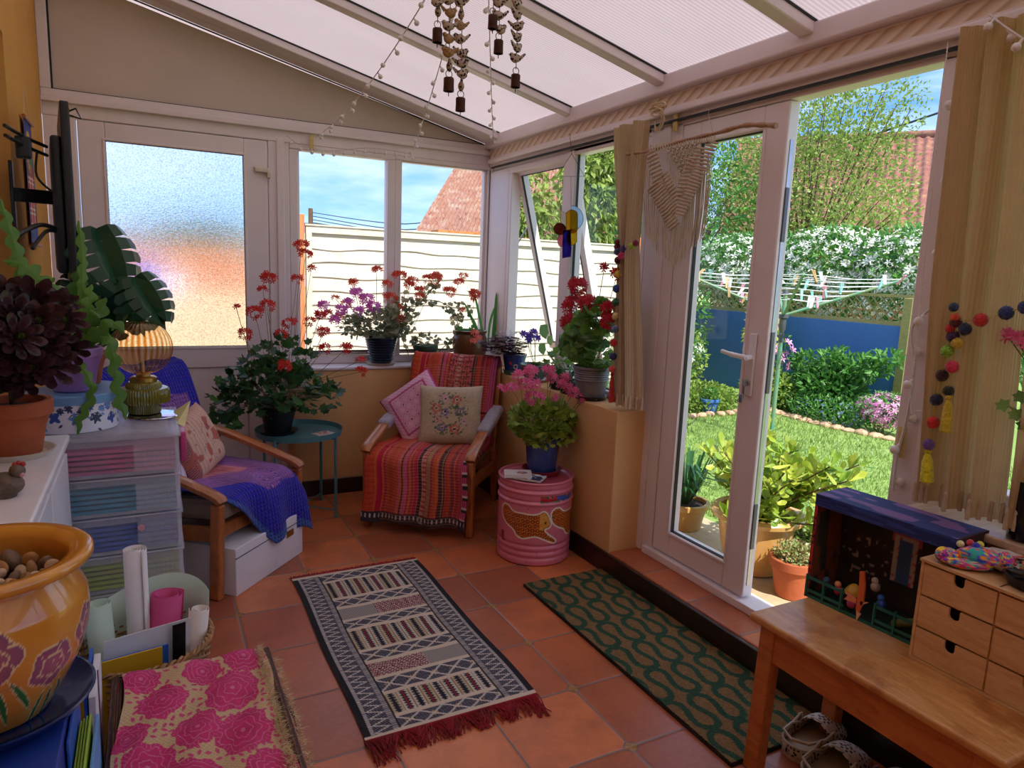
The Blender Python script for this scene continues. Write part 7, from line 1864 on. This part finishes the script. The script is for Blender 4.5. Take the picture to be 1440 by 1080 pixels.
b = MB(); c = bez([at(1352, 55, 'x', xj-.005), at(1345, 250, 'x', xj-.005), at(1330, 470, 'x', xj-.005), at(1306, 565, 'x', xj-.005), at(1290, 578, 'x', xj-.005), at(1281, 560, 'x', xj-.005), at(1302, 350, 'x', xj-.005), at(1333, 60, 'x', xj-.005)], 40)
o0 = c[0]; b.tube([p-o0 for p in c], .0014, 4)
for i in range(0, len(c), 1): b.sphere(c[i]-o0, .0028, 5)
o_ = b.build('blind_chain', M['lbulb']); o_.location = o0; tag(o_, 'white beaded blind chain looping down the doorpost by the wide curtain', 'chain')

# ================================================================ RIGHT FOREGROUND
# painted box theatre
Bx, By, Bz = 1.76, 1.345, BZ; DX, DY, DZ = .145, -.40, .325
r_ = thing('toy_theatre_box', 'painted blue and red box theatre with a teal fence on the bench', 'toy box', (Bx, By, Bz), rad(4)); 
def boxcol(base, alt, s=14, th=.6):
    return lambda u, v: C(alt) if vn(u*s, v*s*.6, 5) > th else mixc(C(base), C('#101020'), .35*vn(u*20, v*20, 2))
M['boxp'] = vcolmat('poster_paint', .75, .1, fine=.05)
b = MB(); b.grid(lambda u, v: (-.004+u*(DX+.004), -v*.40, DZ), 30, 60, 0, boxcol('#22367a', '#7a5a94', 6, .62)); b.grid(lambda u, v: (-.004, -v*.40, DZ-.035+u*.035), 8, 60, 0, boxcol('#1c2f78', '#2a4498', 8, .6)); b.grid(lambda u, v: (-.002, -v*.40, DZ-.035), 2, 2); b.grid(lambda u, v: (u*DX, -v*.4, DZ-.012), 4, 4, 0, lambda u, v: C('#1a1420'))
b.build('roof', M['boxp'], r_, smooth=False)
b = MB(); b.grid(lambda u, v: (u*DX, 0, v*DZ), 20, 40, 0, boxcol('#5a2a24', '#2a4a6a', 9, .66)); b.grid(lambda u, v: (u*DX, -.006, v*DZ), 20, 40, 0, boxcol('#8a4a34', '#33363a', 5, .62)); b.grid(lambda u, v: (-.003, -u*.010, v*DZ), 3, 60, 0, lambda u, v: C('#c0283c') if vn(u*2, v*34, 4) > .42 else C('#1a1a2a')); b.build('end_wall', M['boxp'], r_, smooth=False)
def backc(u, v):
    if .42 < u < .60 and .28 < v < .72:
        if .46 < u < .56 and v < .68: return C('#3a5a9c')
        return C('#b8a8b0') if vn(u*30, v*30) > .3 else C('#c04a4a')
    if v > .66 and .40 < u < .62 and v < .78: return C('#b84a50')
    if vn(u*34, v*26, 6) > .80 and v > .2 and v < .6: return C('#9a8a94')
    return mixc(C('#1a1218'), C('#3a2a2c'), vn(u*7, v*7))
b = MB(); b.grid(lambda u, v: (DX-.004, -.006-u*.39, v*DZ), 110, 80, 0, backc); b.grid(lambda u, v: (DX, -u*.4, v*DZ), 4, 4, 0, lambda u, v: C('#2a2a5a')); b.build('painted_back', M['boxp'], r_, smooth=False)
MB().box(0, -.40, 0, DX, 0, .006).build('box_floor', mat('dark_painted_floor', C('#20302c'), .8), r_); MB().box(0, -.406, 0, DX, -.40, DZ).build('far_wall', mat('dark_red_paint', C('#3a1a1c'), .8), r_)
tl = mat('teal_painted_wood', C('#1f6a5c'), .6, var=.15)
for nm, y0, y1 in (('fence', 0, -.125), ('fence', -.215, -.40)):
    b = MB()
    for z in (.022, .062): b.bar((-.006, y0, z), (-.006, y1, z), .004, .008)
    yy = y0-.004
    while yy > y1: b.bar((-.006, yy, 0), (-.006, yy, .072), .005, .010, up=V((1, 0, 0))); yy -= .057
    b.build(nm, tl, r_, smooth=False)
b = MB(); b.bar((-.006, 0, .004), (-.006, -.40, .004), .006, .008); b.build('base_strip', tl, r_, smooth=False)
TM = r_.matrix_world if False else Matrix.Translation((Bx, By, Bz)) @ Matrix.Rotation(rad(4), 4, 'Z')
def toy(name, label, p, fn, cols, cat='toy'):
    root = thing(name, label, cat, TM @ V(p)); fn(root, cols); return root
def cm_(c): return mat('toy_paint_'+c[1:], C(c), .5, var=.08)
def t_blob(root, cols):
    MB().sphere((0, 0, .014), .014, 10, 0, (1, 1, 1)).build('body', cm_(cols[0]), root); MB().sphere((0, .004, .032), .010, 10).build('head', cm_(cols[1]), root)
toy('little_figure', 'small red and peach figure behind the teal fence, near its left end', (.03, -.085, .030), t_blob, ('#c83a4c', '#e8a07a'))
toy('little_figure', 'small pink figure below the yellow hat in the box theatre', (.02, -.135, .012), t_blob, ('#d04a8a', '#e080a8'))
toy('little_figure', 'tiny white figure on the ledge at the back of the box theatre', (.09, -.16, .06), t_blob, ('#c8b8b0', '#d8d0c8'))
toy('little_figure', 'blue round figure beside the orange wooden fish in the box theatre', (.05, -.205, .035), t_blob, ('#2a4ab0', '#3a6ad0'))
toy('little_figure', 'dark blue figure at the left corner of the box theatre', (.025, -.05, .030), t_blob, ('#2a3a6a', '#3a5a8a'))
def t_hat(root, cols): MB().lathe([(.026, .03), (.026, .036), (.018, .05), (.008, .058), (0, .059)], n=22).build('crown', cm_(cols[0]), root); MB().sphere((0, 0, .016), .018, 10).build('body', cm_(cols[1]), root); MB().sphere((-.017, 0, .046), .003, 6).build('eye', M['black'], root)
toy('hatted_toy', 'yellow dome-hatted toy in the middle of the box theatre', (.035, -.130, .022), t_hat, ('#d8a83a', '#5a2a3a'))
def t_fish(root, cols):
    b = MB(); b.prism([(0, .085), (.012, .09), (.020, .05), (.022, .0), (.012, -.035), (.002, -.03), (.004, .03)], (0, .02, .03), (0, -1, 0), (0, 0, 1), (.006, 0, 0)); b.build('body', cm_(cols[0]), root)
    b = MB(); b.prism([(0, 0), (-.035, .010), (-.028, -.002), (-.038, -.016), (0, -.012)], (0, .02, .03), (0, -1, 0), (0, 0, 1), (.005, 0, 0)); b.prism([(.012, .0), (.036, .006), (.014, -.012)], (0, .02, .03), (0, -1, 0), (0, 0, 1), (.005, 0, 0)); b.build('fins', cm_(cols[1]), root)
    b = MB(); b.prism([(.004, -.032), (.018, -.036), (.008, -.062)], (0, .02, .03), (0, -1, 0), (0, 0, 1), (.005, 0, 0)); b.build('nose', cm_('#e8b8a0'), root)
toy('wooden_fish', 'orange wooden fish toy hanging nose-down over the gap in the teal fence', (-.012, -.185, .030), t_fish, ('#d8683a', '#e88a6a'))
def t_log(root, cols): MB().tube([(0, .03, .012), (0, -.03, .045)], .012, 10).build('log', cm_(cols[0]), root)
toy('painted_log', 'olive painted log leaning behind the fence by the mini drawers', (.03, -.285, .006), t_log, ('#6a6a34',))
def t_star(root, cols): MB().rbox(-.006, -.016, 0, .006, .016, .02, .004).build('block', cm_(cols[0]), root)
toy('yellow_block', 'small yellow block beside the mini drawers in the box theatre', (.005, -.335, .072), t_star, ('#d8a020',)).location.z = BZ+.064
# mini chest of drawers
M['birch'] = woodmat('birch_ply', C('#b98a58'), C('#dcb486'), 3, rough=.55, coat=0, stretch=(8, 1.4, 8))
CX, CY, CZ, CH = 1.712, .985, BZ, .272; CW = .36; CDp = .165
r_ = thing('mini_drawers', 'plain birch mini chest of six small drawers at the front of the bench', 'chest', (CX, CY, CZ), rad(0)); 
b = MB(); t = .008; b.box(0, -CW, 0, CDp, 0, t); b.box(-.003, -CW-.003, CH-t, CDp, .003, CH); b.box(0, -t, t, CDp, 0, CH-t); b.box(0, -CW, t, CDp, -CW+t, CH-t); b.box(CDp-.006, -CW, t, CDp, 0, CH-t)
for z in (1, 2): b.box(.006, -CW, t+z*(CH-2*t)/3-.003, CDp, 0, t+z*(CH-2*t)/3+.001)
b.box(.006, -CW/2-.003, 0, CDp, -CW/2+.003, CH); b.build('case', M['birch'], r_, bevel=.001)
for i in range(3):
    z0 = t+i*(CH-2*t)/3+.002; z1 = z0+(CH-2*t)/3-.007
    for j in range(2):
        y1 = -t-.001-j*(CW/2-.004); y0 = y1-CW/2+t+.001; ym = (y0+y1)/2; cw = .013; P_ = [(y1, z0), (y1, z1), (ym+cw, z1)]+[(ym+cw*math.cos(a), z1-.016-cw*.9*math.sin(a)) for a in [PI*k/8 for k in range(9)]]+[(ym-cw, z1), (y0, z1), (y0, z0)]
        b = MB(); n = len(P_); vs = [V((.001, y, z)) for y, z in P_]+[V((.008, y, z)) for y, z in P_]
        b.add(vs, [tuple(range(n)), tuple(range(n, 2*n))[::-1]]+[(q, q+n, (q+1) % n+n, (q+1) % n) for q in range(n)]); dr = b.build('drawer_front', M['birch'], r_, smooth=False)
        MB().box(.03, y0, z0, .036, y1, z1).build('drawer_shade', M['soil'], dr, smooth=False)  # dark sheet standing in for the shade behind the finger notch
CT = CZ+CH
# stuffed fabric fish
loc = V((1.765, .905, CT)); r_ = thing('stuffed_fish', 'bright patchwork stuffed fabric fish lying on the mini drawers', 'soft toy', loc, rad(-62))
def fishc(s):
    pal = ['#e82a6a', '#f0a020', '#3a4ad0', '#38b8b0', '#f04a5a', '#f8d83a', '#8a3ac0', '#e83a9a', '#2a6ad8']
    return lambda a, i, z=0: C(pal[int(vn(a*2.2+s, i*.30+s, 3)*8.99)])
M['fab'] = vcolmat('bright_printed_cotton', .8, .3, fine=.05)
def lump(b, c, r, s, k, M3=None):
    n = 40; h = 26; vs = []; cols = []
    for i in range(h+1):
        t = PI*i/h
        for j in range(n):
            a = 2*PI*j/n; p = V((math.sin(t)*math.cos(a)*s[0], math.sin(t)*math.sin(a)*s[1], math.cos(t)*s[2]))*r*(1+.06*math.sin(3*a+2*t+k))
            vs.append((M3 @ p if M3 else p)+V(c)); cols.append(fishc(k)(abs(a-PI), i))
    b.add(vs, [(i*n+j, (i+1)*n+j, (i+1)*n+(j+1) % n, i*n+(j+1) % n) for i in range(h) for j in range(n)], 0, cols)
b = MB(); lump(b, (.02, 0, .030), .030, (1.55, .95, .85), 1); b.build('body', M['fab'], r_); b = MB(); lump(b, (-.045, -.012, .022), .024, (1.1, .9, .8), 5); b.build('head', M['fab'], r_)
b = MB(); lump(b, (.0, -.024, .014), .03, (1.8, .5, .42), 9, Matrix.Rotation(rad(12), 3, 'Z')); b.build('lower_fin', M['fab'], r_); b = MB(); lump(b, (.072, .01, .03), .022, (.9, .7, 1.1), 14); b.build('tail', M['fab'], r_)
for k, (x, y, z, c) in enumerate(((.02, .014, .058, '#f0d840'), (.0, .018, .056, '#e83a4a'), (-.02, .012, .05, '#f0e8a0'), (.012, .0, .057, '#3a3ad0'))): MB().sphere((x, y, z), .009, 10).build('bobble', pomm(c), r_)
# scallop dish of pegs, dark dish, tall vessel
loc = V((1.845, .845, CT)); r_ = thing('shell_dish', 'big pale scallop shell holding coloured beads and scraps', 'dish', loc)
MB().lathe([(.02, .004), (.045, .006), (.072, .024), (.074, .027), (.068, .024), (.04, .012), (0, .010)], n=72, fn=lambda a, i: 1+.035*math.cos(a*14)*(i > 1), sq=(1, 1.15)).build('shell', mat('shell_white', C('#ddd6d4'), .4), r_)
sc_c = ['#c04a3a', '#7a9a4a', '#e08a6a', '#4a3a2a', '#d86a8a', '#a8b86a', '#2a2a2a', '#c87a4a']
for k in range(34):
    a = R.uniform(0, 6.28); rr = .05*math.sqrt(R.random()); o_ = MB().rbox(-.009, -.0028, 0, .009, .0028, .005, .0015).build('bead', cm_(sc_c[k % 8]), None); o_.location = loc+V((math.cos(a)*rr, math.sin(a)*rr, .014+rr*.12+.004*(k % 3))); o_.rotation_euler = (R.uniform(-.3, .3), R.uniform(-.3, .3), R.uniform(0, 3))
    tag(o_, 'coloured bead or scrap among many in the scallop shell', 'bead', 'beads and scraps in the scallop shell')
loc = V((1.775, .760, CT)); r_ = thing('dark_dish', 'dark brown oval pottery dish at the front of the mini drawers', 'dish', loc)
MB().lathe([(.02, 0), (.05, .002), (.062, .018), (.062, .026), (.057, .026), (.048, .010), (0, .008)], n=48, sq=(.75, 1.1)).build('bowl', mat('mottled_dark_glaze', C('#241c1a'), .35, var=.4, vscale=40), r_)
o_ = MB().sphere((0, 0, 0), .009, 10, 0, (1.2, .8, .5)).build('pebble', M['cream']); o_.location = loc+V((.0, .01, .014)); tag(o_, 'single cream pebble lying in the dark oval dish', 'pebble')
loc = V((1.965, .885, ZS+.004)); r_ = thing('tall_black_mug', 'tall glossy black vessel holding scissors on the near sill', 'vessel', loc)
MB().lathe([(.034, 0), (.038, .004), (.038, .15), (.0385, .155), (.034, .155), (.033, .01), (0, .008)], n=40).build('body', mat('gloss_black_glaze', C('#0e0f12'), .12, coat=.6), r_)
r_ = thing('scissors', 'bronze-handled scissors standing in the tall black vessel', 'scissors', loc+V((0, 0, .012)))
b = MB()
for s_, cc, ax_ in ((-1, V((-.018, .010, .178)), .5), (1, V((.014, -.012, .172)), -.5)):
    b.tube([cc+V((.016*math.cos(a)*.9, -.016*math.cos(a)*.4, .030*math.sin(a))) for a in [2*PI*i/20 for i in range(20)]], .0042, 8, closed=True)
b.build('handles', mat('bronze_metal', C('#5a4e3a'), .35, .7), r_); b = MB(); b.bar((-.006, .004, .15), (.0, 0, .0), .003, .012); b.bar((.006, -.004, .15), (0, 0, .0), .003, .012); b.build('blades', M['steel'], r_)
# geranium at the very edge
loc = V((1.99, .70, ZS+.004)); r_ = plant('potted_geranium', 'pink-flowered geranium on the near sill at the far right', loc); pot('pot', r_, M['terra'], .055, .075, .12, .006, .03)
fl = MB(); st = MB(); b = MB()
for px, py, r, n in ((1430, 476, .018, 12), (1417, 472, .012, 6), (1446, 484, .02, 10)): umbel(fl, st, (0, 0, .12), at(px, py, 'x', 1.93)-loc, r, n, .011)
for px, py in ((1420, 572), (1438, 585), (1445, 560), (1450, 600)): q = at(px, py, 'x', 1.93)-loc; lobed(b, q, V((-.3, .9, .1)), V((-.8, 0, .6)), .035); st.tube([(0, 0, .12), q], .002, 5)
leafball(b, [((0, -.02, .2), (.08, .08, .07))], 50, .055); b.build('leaves', I['gerl'], r_, smooth=False); fl.build('flowers', I['pink'], r_, smooth=False); st.build('stems', G['stem'], r_)
# clogs under the bench
def clogmat(name, c, dk):
    m, nt, b = M_(name); x, y, z = nt.sep(nt.coord()); v = nt.new('ShaderNodeTexVoronoi', {'Scale': 75}, distance='CHEBYCHEV'); nt.l.new(nt.coord(), v.inputs['Vector'])
    nt.set(b, 'Base Color', nt.mix(nt.m('LESS_THAN', v.outputs['Distance'], .30), c, dk)); b.inputs['Roughness'].default_value = .6; return m
CLG = [(clogmat('beige_perforated_foam', C('#b8aaa0'), C('#1c1a1e')), mat('beige_foam', C('#b09a84'), .7)), (clogmat('mauve_perforated_foam', C('#8a6a78'), C('#1c1218')), mat('mauve_foam', C('#7a5260'), .7))]
def clog(label, p, rz, k):
    r_ = thing('clog', label, 'shoe', p, rz, 'pairs of foam clogs under the bench'); m1, m2 = CLG[k]
    wd = lambda t: .040+.012*math.sin(t*PI*.9+.2)+.006*t   # half width heel 0 -> toe 1
    out = [(t, wd(t)*(1-max(0, (t-.80)/.20)**2.2)**.5*(1-max(0, (.12-t)/.12)**2)**.5) for t in [i/24 for i in range(25)]]
    b = MB(); poly = [(t*.26-.13, w_) for t, w_ in out]+[(t*.26-.13, -w_) for t, w_ in out[::-1][1:-1]]; b.prism(poly, (0, 0, 0), (1, 0, 0), (0, 1, 0), (0, 0, .022)); b.build('sole', m2, r_, bevel=.003)
    b = MB(); b.grid(lambda u, v: (lerp(-.008, .132, u)-.012*(abs(2*v-1)**2)*(1-u), math.cos(v*PI)*out[min(24, int(lerp(12, 24, u)))][1]*1.02*(.999 if u < .98 else .9), .018+math.sin(v*PI)**.7*(.062*(1-u**2.6)+.008)), 20, 22); b.build('upper', m1, r_, ang=70, solid=.003)
    b = MB()
    def side(u, v): t = lerp(.5, -.0, abs(2*u-1)) if 0 else None
    n = 40; pts = []
    for i in range(n+1):
        a = lerp(-1, 1, i/n); t = .52*abs(a)**1.0; q = out[min(24, int(t*24))]; w_ = wd(t)*(1-max(0, (.12-t)/.12)**2)**.5 if t > .001 else 0
        pts.append(V((t*.26-.13, math.copysign(max(w_, .0), a), 0)))
    b.grid(lambda u, v: (pts[int(round(u*n))].x, pts[int(round(u*n))].y*1.01, .018+v*(.030+.030*abs(2*u-1)**2)), n, 4); b.build('side_wall', m1, r_, ang=70, solid=.0035)
    b = MB(); rim = [V((p_.x, p_.y*1.01, .049+.030*abs(2*i/n-1)**2)) for i, p_ in enumerate(pts)]; b.tube(rim+[V((.0, math.cos(a)*.048, .018+math.sin(a)**.7*.070)) for a in [PI*k/10 for k in range(1, 10)]], .0042, 6, closed=True); b.build('rim', m2, r_)
    b = MB(); b.tube([(-.005, .048, .055), (-.05, .052, .066), (-.11, .042, .072), (-.135, 0, .074), (-.11, -.042, .072), (-.05, -.052, .066), (-.005, -.048, .055)], .0045, 6); b.build('heel_strap', m2, r_)
clog('beige perforated foam clog under the bench, the farther of the front pair', (1.80, 1.285, .0), rad(8), 0)
clog('beige perforated foam clog under the bench, the nearer of the front pair', (1.745, 1.165, .0), rad(6), 0)
clog('mauve perforated foam clog behind the beige pair under the bench', (1.79, 1.02, .0), rad(4), 1)
clog('second mauve foam clog deepest under the bench', (1.79, .90, .0), rad(10), 1)
